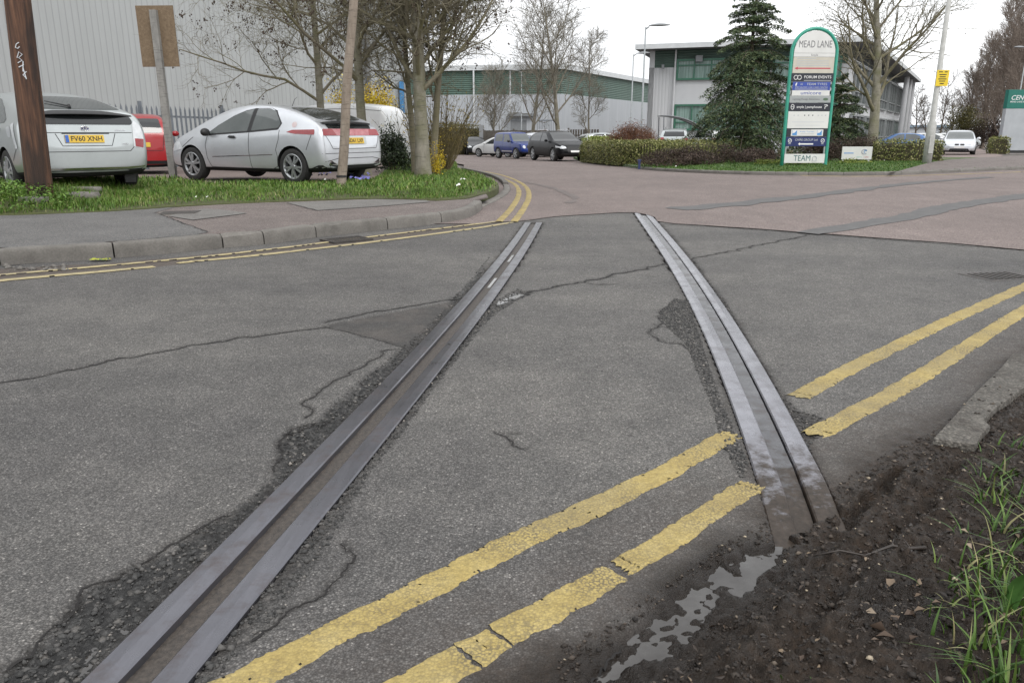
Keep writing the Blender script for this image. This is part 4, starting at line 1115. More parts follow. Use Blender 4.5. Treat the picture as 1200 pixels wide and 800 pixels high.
def car_shell(st, tumble=.36, arches=(), ar=.35, aw=.30, paint_m=None, solver='EXACT'):
    rings = []
    for (x, zb, W, belt, zt) in st:
        g = max(zt - belt, .01); ins = tumble * g
        ws = W * .962
        r = [(0, zb), (.55 * W, zb), (.90 * W, zb + .015), (.972 * W, zb + .10), (.995 * W, zb + .42 * (belt - zb)), (W, zb + .66 * (belt - zb)), (.985 * W, belt - .035), (ws, belt),
             (ws - ins * .5, belt + .5 * g), (ws - ins * .95, belt + .86 * g), (ws - ins * 1.25 - .06 * W, belt + .965 * g), ((ws - ins) * .5, zt - .006), (0, zt)]
        rings.append([(x, y, z) for y, z in r])
    K = len(rings[0]); bm = bmesh.new(); L = []; Rr = []
    for r in rings:
        a = [bm.verts.new(p) for p in r]
        b = [a[0]] + [bm.verts.new((p[0], -p[1], p[2])) for p in r[1:-1]] + [a[-1]]
        L.append(a); Rr.append(b)
    for i in range(len(rings) - 1):
        for k in range(K - 1):
            for S, fl in ((L, 0), (Rr, 1)):
                q = [S[i][k], S[i + 1][k], S[i + 1][k + 1], S[i][k + 1]]
                bm.faces.new(q if not fl else q[::-1])
    for i in (0, len(rings) - 1):
        for k in range(K - 1):
            q = [L[i][k], L[i][k + 1], Rr[i][k + 1], Rr[i][k]]
            u = []
            for v in q:
                if v not in u: u.append(v)
            bm.faces.new(u if i else u[::-1])
    bmesh.ops.recalc_face_normals(bm, faces=bm.faces)
    me = bpy.data.meshes.new('body'); bm.to_mesh(me); bm.free()
    o = bpy.data.objects.new('body', me); COL.objects.link(o)
    s = o.modifiers.new('s', 'SUBSURF'); s.levels = 2; s.render_levels = 2
    sm = eval_copy(o); bpy.data.objects.remove(o); bpy.data.meshes.remove(me)
    bm = bmesh.new(); bm.from_mesh(sm); bvh = BVHTree.FromBMesh(bm); bm.free()
    sm.materials.clear(); sm.materials.append(paint_m)
    o = bpy.data.objects.new('body', sm); COL.objects.link(o)
    cut = MB(); W = max(s[2] for s in st)
    for (ax, az) in arches:
        for sd in (-1, 1):
            n = 28; ring = []
            prof = [(0, W + .2), (ar, W + .2), (ar, W - aw), (0, W - aw)]
            vs = []
            for k in range(n):
                a = 2 * math.pi * k / n
                vs += [(ax + ar * math.cos(a), sd * (W + .2), az + ar * math.sin(a)), (ax + ar * math.cos(a), sd * (W - aw), az + ar * math.sin(a))]
            fs = [(2 * k, 2 * k + 1, 2 * ((k + 1) % n) + 1, 2 * ((k + 1) % n)) for k in range(n)] + [tuple(2 * k for k in range(n - 1, -1, -1)), tuple(2 * k + 1 for k in range(n))]
            cut.add(vs, fs)
    c = cut.build('cutter', M_UNDER)
    cb = bmesh.new(); cb.from_mesh(c.data); bmesh.ops.recalc_face_normals(cb, faces=cb.faces); cb.to_mesh(c.data); cb.free()
    b = o.modifiers.new('b', 'BOOLEAN'); b.operation = 'DIFFERENCE'; b.object = c; b.solver = solver
    try: b.material_mode = 'TRANSFER'
    except Exception: pass
    out = eval_copy(o)
    bpy.data.objects.remove(o); bpy.data.objects.remove(c)
    if solver == 'EXACT' and max(abs(v.co.y) for v in out.vertices) > W + .12: return car_shell(st, tumble, arches, ar * .985, aw, paint_m, 'FAST')
    out.polygons.foreach_set('use_smooth', [True] * len(out.polygons))
    bm = bmesh.new(); bm.from_mesh(out)
    for e in bm.edges:
        if len(e.link_faces) == 2 and e.calc_face_angle(0) > .75: e.smooth = False
    bm.to_mesh(out); bm.free()
    # underside faces coloured near-black, to deepen the shade beneath the car
    if M_UNDER.name not in [m.name for m in out.materials if m]: out.materials.append(M_UNDER)
    ui = [m.name if m else '' for m in out.materials].index(M_UNDER.name)
    for p in out.polygons:
        if p.normal.z < -.55 and p.center.z < .5: p.material_index = ui
    return out, bvh

AX = {'left': (1, (0, -1, 0)), 'right': (1, (0, 1, 0)), 'rear': (0, (1, 0, 0)), 'front': (0, (-1, 0, 0)), 'top': (2, (0, 0, -1))}
def cast(bvh, axis, u, v):
    if axis == 'left': o = (u, 5, v)
    elif axis == 'right': o = (u, -5, v)
    elif axis == 'rear': o = (-9, u, v)
    elif axis == 'front': o = (9, u, v)
    else: o = (u, v, 5)
    h = bvh.ray_cast(Vector(o), Vector(AX[axis][1]))
    return (h[0], h[1]) if h[0] is not None else None

def patch(bvh, axis, poly, mat, parent, name, off=.005, res=.05, rnd=0, mirror=False):
    pts = [Vector(p) for p in poly]
    if rnd:
        q = []
        n = len(pts)
        for i in range(n):
            a, b, c = pts[i - 1], pts[i], pts[(i + 1) % n]
            d1 = (a - b); d2 = (c - b); r = min(rnd, d1.length * .45, d2.length * .45)
            s, e = b + d1.normalized() * r, b + d2.normalized() * r
            q += [s, s * .25 + b * .5 + e * .25, e]
        pts = q
    bd = []
    for i in range(len(pts)):
        a, b = pts[i], pts[(i + 1) % len(pts)]; k = max(1, int((b - a).length / res))
        bd += [a.lerp(b, j / k) for j in range(k)]
    P = np.array([(p.x, p.y) for p in bd])
    gx, gy = np.meshgrid(np.arange(P[:, 0].min(), P[:, 0].max(), res), np.arange(P[:, 1].min(), P[:, 1].max(), res)); gx = gx.ravel(); gy = gy.ravel()
    m = poly_sd(gx, gy, [tuple(p) for p in P]) < -res * .4
    allp = bd + [Vector((x, y)) for x, y in zip(gx[m], gy[m])]
    nb = len(bd)
    vs, es, fs, *_ = geometry.delaunay_2d_cdt(allp, [(i, (i + 1) % nb) for i in range(nb)], [], 1, 1e-6)
    V = []; ok = []
    for v in vs:
        h = cast(bvh, axis, v.x, v.y)
        if h is None: V.append((0, 0, 0)); ok.append(False)
        else: V.append(tuple(h[0] + h[1] * off)); ok.append(True)
    F = [tuple(f) for f in fs if all(ok[i] for i in f)]
    if not F: return None
    used = sorted({i for f in F for i in f}); mp = {j: i for i, j in enumerate(used)}
    V = [V[i] for i in used]; F = [tuple(mp[i] for i in f) for f in F]
    nrm = Vector(AX[axis][1])
    def fix(F, V):
        o = []
        for f in F:
            a, b, c = (Vector(V[i]) for i in f[:3])
            o.append(f if (b - a).cross(c - a).dot(nrm) < 0 else f[::-1])
        return o
    F = fix(F, V)
    # a thin turned edge so the piece has body
    me = bpy.data.meshes.new(name); me.from_pydata(V, [], F); me.polygons.foreach_set('use_smooth', [True] * len(F)); me.update()
    return link_mesh(name, me, mat, parent)

def seam(bvh, axis, pts, parent, w=.010, mat=None, off=.003, name='panel_gap'):
    p = polyline_resample([Vector((a[0], a[1], 0)) for a in pts], .05); V = []; F = []
    for i, q in enumerate(p):
        d = (p[min(i + 1, len(p) - 1)] - p[max(0, i - 1)]).normalized(); n = Vector((-d.y, d.x, 0)) * w / 2
        a, b = cast(bvh, axis, q.x + n.x, q.y + n.y), cast(bvh, axis, q.x - n.x, q.y - n.y)
        if a is None or b is None: return None
        V += [tuple(a[0] + a[1] * off), tuple(b[0] + b[1] * off)]
    F = [(2 * i, 2 * i + 1, 2 * i + 3, 2 * i + 2) for i in range(len(p) - 1)]
    return (V, F)

def seams(bvh, items, parent, w=.010, mat=None, name='panel_gap'):
    mb = MB()
    for axis, pts in items:
        r = seam(bvh, axis, pts, parent, w)
        if r: mb.add(*r)
    if mb.v: return mb.build(name, mat or M_SEAM, parent)

WHEELS = {}
def wheel_meshes(r, w, spokes=5, dark=False):
    key = (r, w, spokes, dark)
    if key in WHEELS: return WHEELS[key]
    ri = r * .70
    mb = MB(); prof = [(ri, -w / 2 + .01), (r * .86, -w / 2), (r * .96, -w / 2 + .015), (r, -w / 2 + .05), (r, w / 2 - .05), (r * .96, w / 2 - .015), (r * .86, w / 2), (ri, w / 2 - .01)]
    mb.lathe(prof, 36, 'y', closed=True)
    tyre = mb.build('wheel', M_TYRE, None, 'auto')
    mb = MB()
    mb.lathe([(ri + .004, w / 2 - .012), (ri - .012, w / 2 - .006), (ri - .035, w / 2 - .025), (ri - .04, w / 2 - .10), (ri + .004, w / 2 - .10)], 36, 'y')
    for k in range(spokes):
        a0 = 2 * math.pi * k / spokes + .3
        for da, ww in ((-.13, .038), (.13, .038)) if spokes == 5 else ((0, .03),):
            a = a0 + da; b = a0 + da * 1.6
            p0 = Vector((math.cos(a0 + da * .5) * .04, w / 2 - .02, math.sin(a0 + da * .5) * .04)); p1 = Vector((math.cos(b) * (ri - .02), w / 2 - .022, math.sin(b) * (ri - .02)))
            mb.bar(p0, p1, ww, .03, up=(0, 1, 0))
    mb.lathe([(0, w / 2 - .002), (.045, w / 2 - .004), (.06, w / 2 - .02), (.06, w / 2 - .06)], 18, 'y')
    mb.lathe([(0, w / 2 - .075), (ri - .03, w / 2 - .08)], 30, 'y', m=1)
    rim = mb.build('rim', [M_RIM, M_UNDER], None, 'auto')
    tm, rm = tyre.data, rim.data
    bpy.data.objects.remove(tyre); bpy.data.objects.remove(rim)
    WHEELS[key] = (tm, rm); return WHEELS[key]

def add_wheels(root, axles, track, r, w=.2, spokes=5, z=None):
    tm, rm = wheel_meshes(r, w, spokes)
    for ax in axles:
        for sd in (1, -1):
            o = bpy.data.objects.new('wheel', tm); COL.objects.link(o); o.parent = root
            o.location = (ax, sd * track, r if z is None else z); o.rotation_euler = (0, random.random() * 2 if sd > 0 else random.random(), 0 if sd > 0 else math.pi)
            q = bpy.data.objects.new('rim', rm); COL.objects.link(q); q.parent = o

def plate(root, bvh, where, y, z, mat, text, w=.52, h=.11, tilt=0, off=.012):
    hit = cast(bvh, where, y, z); s = -1 if where == 'rear' else 1
    c = hit[0] + hit[1] * off; n = hit[1]
    ty = Vector((0, -1 if where == 'rear' else 1, 0)); nn = Vector((n.x, 0, n.z)).normalized(); tz = nn.cross(ty); 
    M = Matrix.Translation(c) @ Matrix((ty, tz, nn)).transposed().to_4x4()
    o = MB().box((0, 0, 0), (w, h, .012)).build('number_plate', mat, root, bevel=.004); o.data.transform(M)
    if text:
        put_text(text, M_LETTER, o, M @ Matrix.Translation((.025, -.002, .0085)), .098, .012, w * .80, 'lettering')
        q = MB().box((-w / 2 + .026, 0, .0065), (.045, h - .008, .003)).build('blue_band', M_PL_B, o); q.data.transform(M)
    return M, o

def mirror(root, x, y, z, mat, s=1):
    for sd in (1, -1):
        mb = MB(); mb.add(*_ell((x, sd * (y + .10), z), (.07, .10, .075)))
        mb.bar((x + .03, sd * (y - .08), z - .05), (x + .01, sd * (y + .05), z - .03), .05, .03)
        mb.build('mirror', mat, root, True)
def _ell(c, r, n=12, m=8):
    vs = []; fs = []
    for j in range(m + 1):
        t = math.pi * j / m
        for i in range(n):
            a = 2 * math.pi * i / n; vs.append((c[0] + r[0] * math.sin(t) * math.cos(a), c[1] + r[1] * math.sin(t) * math.sin(a), c[2] + r[2] * math.cos(t)))
    for j in range(m):
        for i in range(n): fs.append((j * n + i, (j + 1) * n + i, (j + 1) * n + (i + 1) % n, j * n + (i + 1) % n))
    return vs, fs

def car_root(name, pos, heading, label, cat='car', group=None, z=None):
    zz = z if z is not None else pos[2]
    return empty(name, (pos[0], pos[1], zz), math.atan2(heading[1], heading[0]), label, cat, group)
both = ('left', 'right')

# ---- silver five-door hatchback with a wide red light band (behind the leaning stake)
def civic(pos, heading):
    st = [(-2.07, .36, .66, .58, .64), (-2.05, .28, .80, .74, .80), (-1.99, .25, .855, .90, .96), (-1.90, .23, .875, .97, 1.075), (-1.74, .21, .882, .985, 1.17), (-1.35, .2, .886, .97, 1.30), (-.9, .19, .888, .95, 1.405), (-.4, .19, .888, .93, 1.452),
          (.0, .19, .888, .915, 1.455), (.40, .19, .888, .90, 1.41), (.8, .19, .886, .885, 1.27), (1.2, .19, .882, .865, 1.075), (1.48, .19, .875, .83, .925), (1.8, .20, .845, .75, .82), (2.03, .23, .76, .62, .68), (2.15, .29, .62, .48, .53)]
    me, bvh = car_shell(st, .40, ((-1.30, .33), (1.335, .33)), .365, .30, M_SILVER)
    root = car_root('hatchback_car', pos, heading, 'silver hatchback on the grass behind the leaning stake, with a wide red light band')
    link_mesh('body', me, [M_SILVER, M_UNDER] if len(me.materials) == 0 else [], root)
    for s in both:
        patch(bvh, s, [(.86, .895), (.60, 1.055), (.25, 1.215), (-.05, 1.31), (-.27, 1.345), (-.22, .95)], M_GLASS_S, root, 'side_window', .004, .06, .02)
        patch(bvh, s, [(-.30, .955), (-.36, 1.348), (-.68, 1.345), (-.84, 1.30), (-1.03, 1.085), (-.99, 1.005)], M_GLASS_S, root, 'side_window', .004, .06, .03)
        patch(bvh, s, [(-.215, .945), (-.268, 1.352), (-.365, 1.355), (-.305, .95)], M_BLACK, root, 'door_pillar', .006, .06)
        patch(bvh, s, [(.98, .86), (.86, .905), (.58, 1.065), (.23, 1.228), (-.06, 1.325), (-.30, 1.362), (-.70, 1.36), (-.86, 1.312), (-1.06, 1.085), (-1.0, .985), (-.98, .97), (-.3, .925)], M_BLACK, root, 'window_surround', .002, .06)
        patch(bvh, s, [(.06, .825), (.10, .865), (.24, .868), (.28, .835), (.20, .815), (.10, .812)], M_BLACK, root, 'door_handle', .014, .03)
        patch(bvh, s, [(-1.86, .885), (-1.86, .975), (-1.34, .968), (-1.20, .93), (-1.4, .90)], M_LAMP_R, root, 'tail_light', .007, .05, .02)
        patch(bvh, s, [(-2.02, .25), (-1.66, .23), (-1.72, .30), (-1.9, .36), (-2.05, .36)], M_BLACK, root, 'lower_valance', .004, .05)
        patch(bvh, s, [(-.93, .21), (-.90, .27), (.90, .27), (.94, .215)], M_BLACK, root, 'sill', .003, .08)
        patch(bvh, s, [(1.55, .62), (1.66, .76), (1.96, .70), (2.06, .60), (1.9, .56)], M_LAMP_W, root, 'headlight', .006, .05)
    seams(bvh, [(s, l) for s in both for l in ([(-.27, .94), (-.25, .6), (-.27, .28)], [(.83, .89), (.90, .7), (.88, .45), (.80, .28), (-.8, .27), (-.93, .32), (-.96, .5), (-.93, .62), (-1.01, .8), (-1.03, .97)], [(-1.66, .62), (-1.80, .90)], [(1.66, .60), (1.24, .84)])], root, .011)
    for s in both: seams(bvh, [(s, [(.74, .475), (0, .50), (-.84, .53)])], root, .014, M_CHROME, 'crease_highlight')  # thin bright strip standing in for the highlight along the door crease
    patch(bvh, 'top', [(-1.0, -.50), (-1.0, .50), (-1.35, .585), (-1.71, .62), (-1.78, .4), (-1.80, 0), (-1.78, -.4), (-1.71, -.62), (-1.35, -.585)], M_GLASS_T, root, 'rear_window', .004, .06, .05)
    patch(bvh, 'rear', [(-.60, .985), (.60, .985), (.62, 1.06), (-.62, 1.06)], M_GLASS, root, 'rear_window', .006, .05, .02)
    patch(bvh, 'rear', [(-.80, .868), (.80, .868), (.77, .985), (-.77, .985)], M_LAMP_P, root, 'tail_light', .008, .05, .02)
    for s in (-1, 1): patch(bvh, 'rear', [(s * .46, .873), (s * .79, .873), (s * .76, .98), (s * .52, .98)], M_LAMP_R, root, 'tail_light', .011, .05, .02)
    sp = MB(); vs = []
    for i in range(15):
        y = -.68 + 1.36 * i / 14; e = (2 * abs(y) / 1.36) ** 2 * .05
        for x, z in ((-1.70, 1.150), (-1.93, 1.105), (-1.95, 1.085), (-1.90, 1.075), (-1.70, 1.125)): vs.append((x + e, y, z - e * .25))
    sp.add(vs, [(i * 5 + k, (i + 1) * 5 + k, (i + 1) * 5 + (k + 1) % 5, i * 5 + (k + 1) % 5) for i in range(14) for k in range(5)]); sp.build('spoiler', M_BLACK, root, 'auto')
    plate(root, bvh, 'rear', 0, .775, M_PL_Y, 'SD61 LXP')
    patch(bvh, 'rear', [(-.34, .705), (.34, .705), (.36, .85), (-.36, .85)], M_SILVER2, root, 'plate_recess', .003, .06, .02)
    patch(bvh, 'rear', [(-.74, .29), (.74, .29), (.70, .36), (.5, .345), (-.5, .345), (-.70, .36)], M_BLACK, root, 'lower_valance', .005, .05)
    for s in (-1, 1):
        patch(bvh, 'rear', [(s * .52, .36), (s * .74, .36), (s * .70, .45)], M_CHROME, root, 'exhaust', .008, .03)
        patch(bvh, 'rear', [(s * .56, .372), (s * .70, .372), (s * .685, .43)], M_UNDER, root, 'exhaust', .010, .03)
    seams(bvh, [('rear', [(-.76, .88), (-.62, .64), (.62, .64), (.76, .88)]), ('rear', [(-.84, .56), (.84, .56)]), ('rear', [(-.80, .42), (-.5, .47), (.5, .47), (.80, .42)])], root, .010)
    mb = MB()
    for q in ((-.028, .93, -.028, .958), (.028, .93, .028, .958), (-.028, .944, .028, .944)): mb.bar((-1.985, q[0], q[1] - .012), (-1.985, q[2], q[3] - .012), .008, .008)
    mb.build('badge', M_CHROME, root)
    mirror(root, .78, .86, .93, M_BLACK)
    MB().tube([(-.86, .3, 1.40), (-.93, .3, 1.52), (-1.0, .3, 1.56)], [.006, .004, .002], 6).build('aerial', M_BLACK, root)
    add_wheels(root, (-1.30, 1.335), .775, .325, .21)
    # faded round sticker on the rear quarter
    patch(bvh, 'left', [(-1.37 + .06 * math.cos(a), 1.06 + .05 * math.sin(a)) for a in np.linspace(0, 5.9, 14)], pm('faded_sticker', (.62, .55, .55), (.5, .38, .38), 25, .5), root, 'sticker', .004, .03)
    return root

# ---- silver liftback with split rear window
def prius(pos, heading):
    st = [(-2.17, .38, .66, .58, .64), (-2.15, .30, .80, .74, .80), (-2.10, .27, .845, .90, .98), (-2.055, .25, .862, .97, 1.10), (-1.96, .24, .868, .98, 1.165), (-1.6, .22, .872, .97, 1.255), (-1.1, .2, .873, .96, 1.375), (-.6, .19, .873, .94, 1.455),
          (-.15, .19, .873, .92, 1.49), (.3, .19, .873, .90, 1.47), (.7, .19, .873, .885, 1.36), (1.15, .19, .87, .865, 1.12), (1.5, .19, .86, .84, .95), (1.85, .2, .83, .75, .83), (2.1, .24, .74, .62, .68), (2.26, .3, .58, .46, .52)]
    me, bvh = car_shell(st, .42, ((-1.33, .32), (1.37, .32)), .35, .3, M_SILVER2)
    root = car_root('hatchback_car', pos, heading, 'silver hybrid liftback behind the dark pole, with split rear window and plate FV60 XNH')
    link_mesh('body', me, [], root)
    for s in both:
        patch(bvh, s, [(1.0, .90), (.72, 1.10), (.38, 1.28), (.12, 1.36), (-.22, 1.385), (-.22, .95)], M_GLASS_S, root, 'side_window', .004, .06, .02)
        patch(bvh, s, [(-.30, .955), (-.30, 1.385), (-.75, 1.345), (-1.15, 1.22), (-1.48, 1.05), (-1.42, 1.0)], M_GLASS_S, root, 'side_window', .004, .06, .02)
        patch(bvh, s, [(-1.66, .80), (-1.56, .93), (-1.68, .95), (-1.78, .93), (-1.80, .80)][::1], M_SILVER, root, 'fuel_flap', .003, .05, .03) if s == 'left' else None
        patch(bvh, s, [(-2.04, .66), (-1.97, .64), (-1.80, .97), (-1.92, 1.0)], M_LAMP_W, root, 'tail_light', .006, .05, .02)
        patch(bvh, s, [(-.45, .80), (-.45, .83), (-.27, .83), (-.27, .80)], M_SILVER, root, 'door_handle', .018, .03)
    seams(bvh, [(s, l) for s in both for l in ([(-.26, .94), (-.26, .3)], [(.92, .88), (.95, .6), (.86, .29), (-.86, .29), (-.98, .45), (-1.0, .62), (-1.3, .92)], [(-1.72, .48), (-1.99, .66)])], root, .010)
    patch(bvh, 'top', [(-.95, -.52), (-.95, .52), (-1.4, .59), (-1.80, .63), (-1.84, .3), (-1.85, 0), (-1.84, -.3), (-1.80, -.63), (-1.4, -.59)], M_GLASS_T, root, 'rear_window', .004, .06, .04)
    patch(bvh, 'rear', [(-.66, .975), (.66, .975), (.685, 1.02), (.66, 1.085), (.3, 1.105), (0, 1.112), (-.3, 1.105), (-.66, 1.085), (-.685, 1.02)], M_GLASS, root, 'rear_window', .006, .05, .02)
    for s in (-1, 1):
        patch(bvh, 'rear', [(s * .63, .66), (s * .76, .64), (s * .80, .80), (s * .78, .96), (s * .70, 1.04), (s * .665, .97)], M_LAMP_W, root, 'tail_light', .008, .05, .02)
        patch(bvh, 'rear', [(s * .66, .665), (s * .775, .645), (s * .795, .77), (s * .665, .78)], M_LAMP_R, root, 'tail_light', .011, .04, .01)
    # spoiler lip over the split
    vs = []
    for i in range(17):
        y = -.74 + 1.48 * i / 16; e = (2 * abs(y) / 1.48) ** 2.4 * .10
        for x, z in ((-1.90, 1.178), (-2.10, 1.140), (-2.125, 1.122), (-2.08, 1.108), (-1.9, 1.15)): vs.append((x + e, y, z - e * .3))
    MB().add(vs, [(i * 5 + k, (i + 1) * 5 + k, (i + 1) * 5 + (k + 1) % 5, i * 5 + (k + 1) % 5) for i in range(16) for k in range(5)]).build('spoiler', M_BLACK, root, 'auto')
    plate(root, bvh, 'rear', .03, .775, M_PL_Y, 'FV60 XNH')
    patch(bvh, 'rear', [(-.32, .845), (.32, .845), (.31, .862), (-.31, .862)], M_UNDER, root, 'plate_recess', .006, .04)
    patch(bvh, 'rear', [(-.55, .345), (.55, .345), (.75, .365), (.78, .385), (.5, .372), (-.5, .372), (-.78, .385), (-.75, .365)], M_CHROME, root, 'bumper_trim', .006, .05)
    patch(bvh, 'rear', [(-.76, .27), (.76, .27), (.74, .35), (.5, .338), (-.5, .338), (-.74, .35)], M_BLACK, root, 'lower_valance', .004, .05)
    seams(bvh, [('rear', [(-.67, .93), (-.64, .66), (-.58, .60), (.58, .60), (.64, .66), (.67, .93)]), ('rear', [(-.64, .862), (.64, .862)]), ('rear', [(-.40, .85), (-.33, .68), (.33, .68), (.40, .85)])], root, .009)
    h = cast(bvh, 'rear', 0, .918)[0]
    mb = MB()
    for ry, rz, oz in ((.055, .037, 0), (.019, .033, .002), (.038, .013, .017)):
        mb.tube([(h.x - .008, ry * math.cos(a), h.z + oz + rz * math.sin(a)) for a in np.linspace(0, 2 * math.pi, 25)], .0045, 6)
    bd = mb.build('badge', M_CHROME, root, True)
    MB().add([(h.x - .004, .052 * math.cos(a), h.z + .034 * math.sin(a)) for a in np.linspace(0, 2 * math.pi, 24, endpoint=False)], [tuple(range(24))]).build('badge_field', pm('badge_blue', (.02, .03, .12), (.03, .04, .16), 4, .2), bd)
    hh = cast(bvh, 'rear', -.50, .90)[0]
    Mt = Matrix.Translation((hh.x - .012, -.48, .897)) @ Matrix(((0, 0, -1), (-1, 0, 0), (0, 1, 0))).to_4x4()
    put_text('PRIUS', M_CHROME, root, Mt, .035, .012, .14, 'badge_lettering')
    hh = cast(bvh, 'rear', -.52, .70)[0]
    put_text('HSD', M_CHROME, root, Matrix.Translation((hh.x - .012, -.52, .70)) @ Matrix(((0, 0, -1), (-1, 0, 0), (0, 1, 0))).to_4x4(), .035, .012, .08, 'badge_lettering')
    w0 = cast(bvh, 'top', -1.74, .05)[0]
    MB().tube([w0 + Vector((0, 0, .02)), cast(bvh, 'top', -1.45, .28)[0] + Vector((0, 0, .025))], [.012, .006], 6).tube([w0 + Vector((-.02, 0, .0)), w0 + Vector((0, 0, .04))], [.025, .02], 8).build('wiper', M_BLACK, root)
    mirror(root, .85, .86, .95, M_SILVER2)
    add_wheels(root, (-1.33, 1.37), .765, .315, .2)
    for s in (-1, 1): MB().box((-1.9, s * .62, .20), (.04, .16, .14)).build('mud_flap', M_BLACK, root)
    return root

def add_front(root, bvh, zs, grille_m, plate_text, hl, gr, low, windscreen, wmat=None):
    patch(bvh, 'front', windscreen, wmat or M_GLASS, root, 'windscreen', .005, .07, .04)
    for s in (-1, 1): patch(bvh, 'front', [(s * y, z) for y, z in hl], M_LAMP_W, root, 'headlight', .007, .05, .03)
    if gr: patch(bvh, 'front', gr, grille_m, root, 'grille', .007, .05, .03)
    if low: patch(bvh, 'front', low, M_BLACK, root, 'bumper_intake', .006, .05, .02)
    if plate_text is not None: plate(root, bvh, 'front', 0, zs, M_PL_W, plate_text)

HATCH = [(-1.93, .36, .62, .55, .62), (-1.90, .27, .78, .76, .84), (-1.86, .23, .82, .88, 1.0), (-1.76, .2, .845, .93, 1.20), (-1.6, .19, .85, .94, 1.36), (-1.3, .18, .85, .94, 1.45), (-.6, .18, .85, .93, 1.5), (0, .18, .85, .92, 1.49),
         (.35, .18, .85, .91, 1.43), (.75, .18, .845, .90, 1.19), (1.02, .18, .84, .89, 1.0), (1.35, .19, .83, .83, .91), (1.7, .2, .79, .74, .81), (1.92, .23, .70, .62, .68), (2.02, .3, .58, .48, .52)]
def scale_st(st, k, h, lift=0): return [(x * k[0], zb * h + lift, W * k[1], b * h + lift, t * h + lift) for x, zb, W, b, t in st]
def small_hatch(pos, heading, mat, label, k=(1, 1), h=1., ptext=None, kidney=False, group=None, rear_plate=None, glass=None, name='hatchback_car'):
    sx, sy = k
    me, bvh = car_shell(scale_st(HATCH, k, h), .34, ((-1.22 * sx, .31 * h), (1.27 * sx, .31 * h)), .34, .28, mat)
    root = car_root(name, pos, heading, label, group=group)
    link_mesh('body', me, [], root)
    gs = glass or M_GLASS
    sc = lambda P: [(a * sx, b * h) for a, b in P]; sf = lambda P: [(a * sy, b * h) for a, b in P]
    for s in both:
        patch(bvh, s, sc([(.70, .955), (.30, 1.22), (.06, 1.36), (-.33, 1.40), (-.33, .965)]), gs, root, 'side_window', .005, .08, .02)
        patch(bvh, s, sc([(-.42, .965), (-.42, 1.40), (-1.05, 1.385), (-1.36, 1.25), (-1.42, 1.04), (-1.33, .98)]), gs, root, 'side_window', .005, .08, .03)
        patch(bvh, s, sc([(-1.86, .74), (-1.70, .74), (-1.66, .98), (-1.78, .98)]), M_LAMP_R, root, 'tail_light', .006, .06)
        patch(bvh, s, sc([(1.62, .68), (1.55, .76), (1.85, .70), (1.92, .60)]), M_LAMP_W, root, 'headlight', .006, .06)
    seams(bvh, [(s, sc(l)) for s in both for l in ([(-.37, .95), (-.37, .28)], [(.78, .88), (.80, .28), (-.82, .27), (-.95, .5), (-1.25, .93)])], root, .012)
    add_front(root, bvh, .50 * h, M_BLACK, ptext, sf([(.42, .66), (.68, .64), (.72, .73), (.62, .80), (.46, .74)]), None if kidney else sf([(-.36, .60), (.36, .60), (.38, .66), (-.38, .66)]), sf([(-.5, .30), (.5, .30), (.44, .42), (-.44, .42)]), sf([(-.70, .97), (.70, .97), (.60, 1.40), (-.60, 1.40)]), glass)
    if kidney:
        for s in (-1, 1): patch(bvh, 'front', sf([(s * .03, .60), (s * .03, .69), (s * .22, .69), (s * .25, .62), (s * .20, .59)]), M_BLACK, root, 'grille', .008, .04, .02)
    patch(bvh, 'rear', sf([(-.60, 1.02), (.60, 1.02), (.53, 1.36), (-.53, 1.36)]), M_GLASS, root, 'rear_window', .005, .07, .05)
    for s in (-1, 1): patch(bvh, 'rear', sf([(s * .58, .72), (s * .77, .72), (s * .76, .98), (s * .64, .98)]), M_LAMP_R, root, 'tail_light', .008, .06, .03)
    patch(bvh, 'rear', sf([(-.7, .28), (.7, .28), (.66, .36), (-.66, .36)]), M_BLACK, root, 'lower_valance', .005, .06)
    seams(bvh, [('rear', sf([(-.62, .98), (-.56, .6), (.56, .6), (.62, .98)]))], root, .012)
    if rear_plate is not None: plate(root, bvh, 'rear', 0, .74 * h, M_PL_Y, rear_plate)
    mirror(root, .66 * sx, .84 * sy, 1.0 * h, mat)
    add_wheels(root, (-1.22 * sx, 1.27 * sx), .75 * sy, .30, .19)
    return root

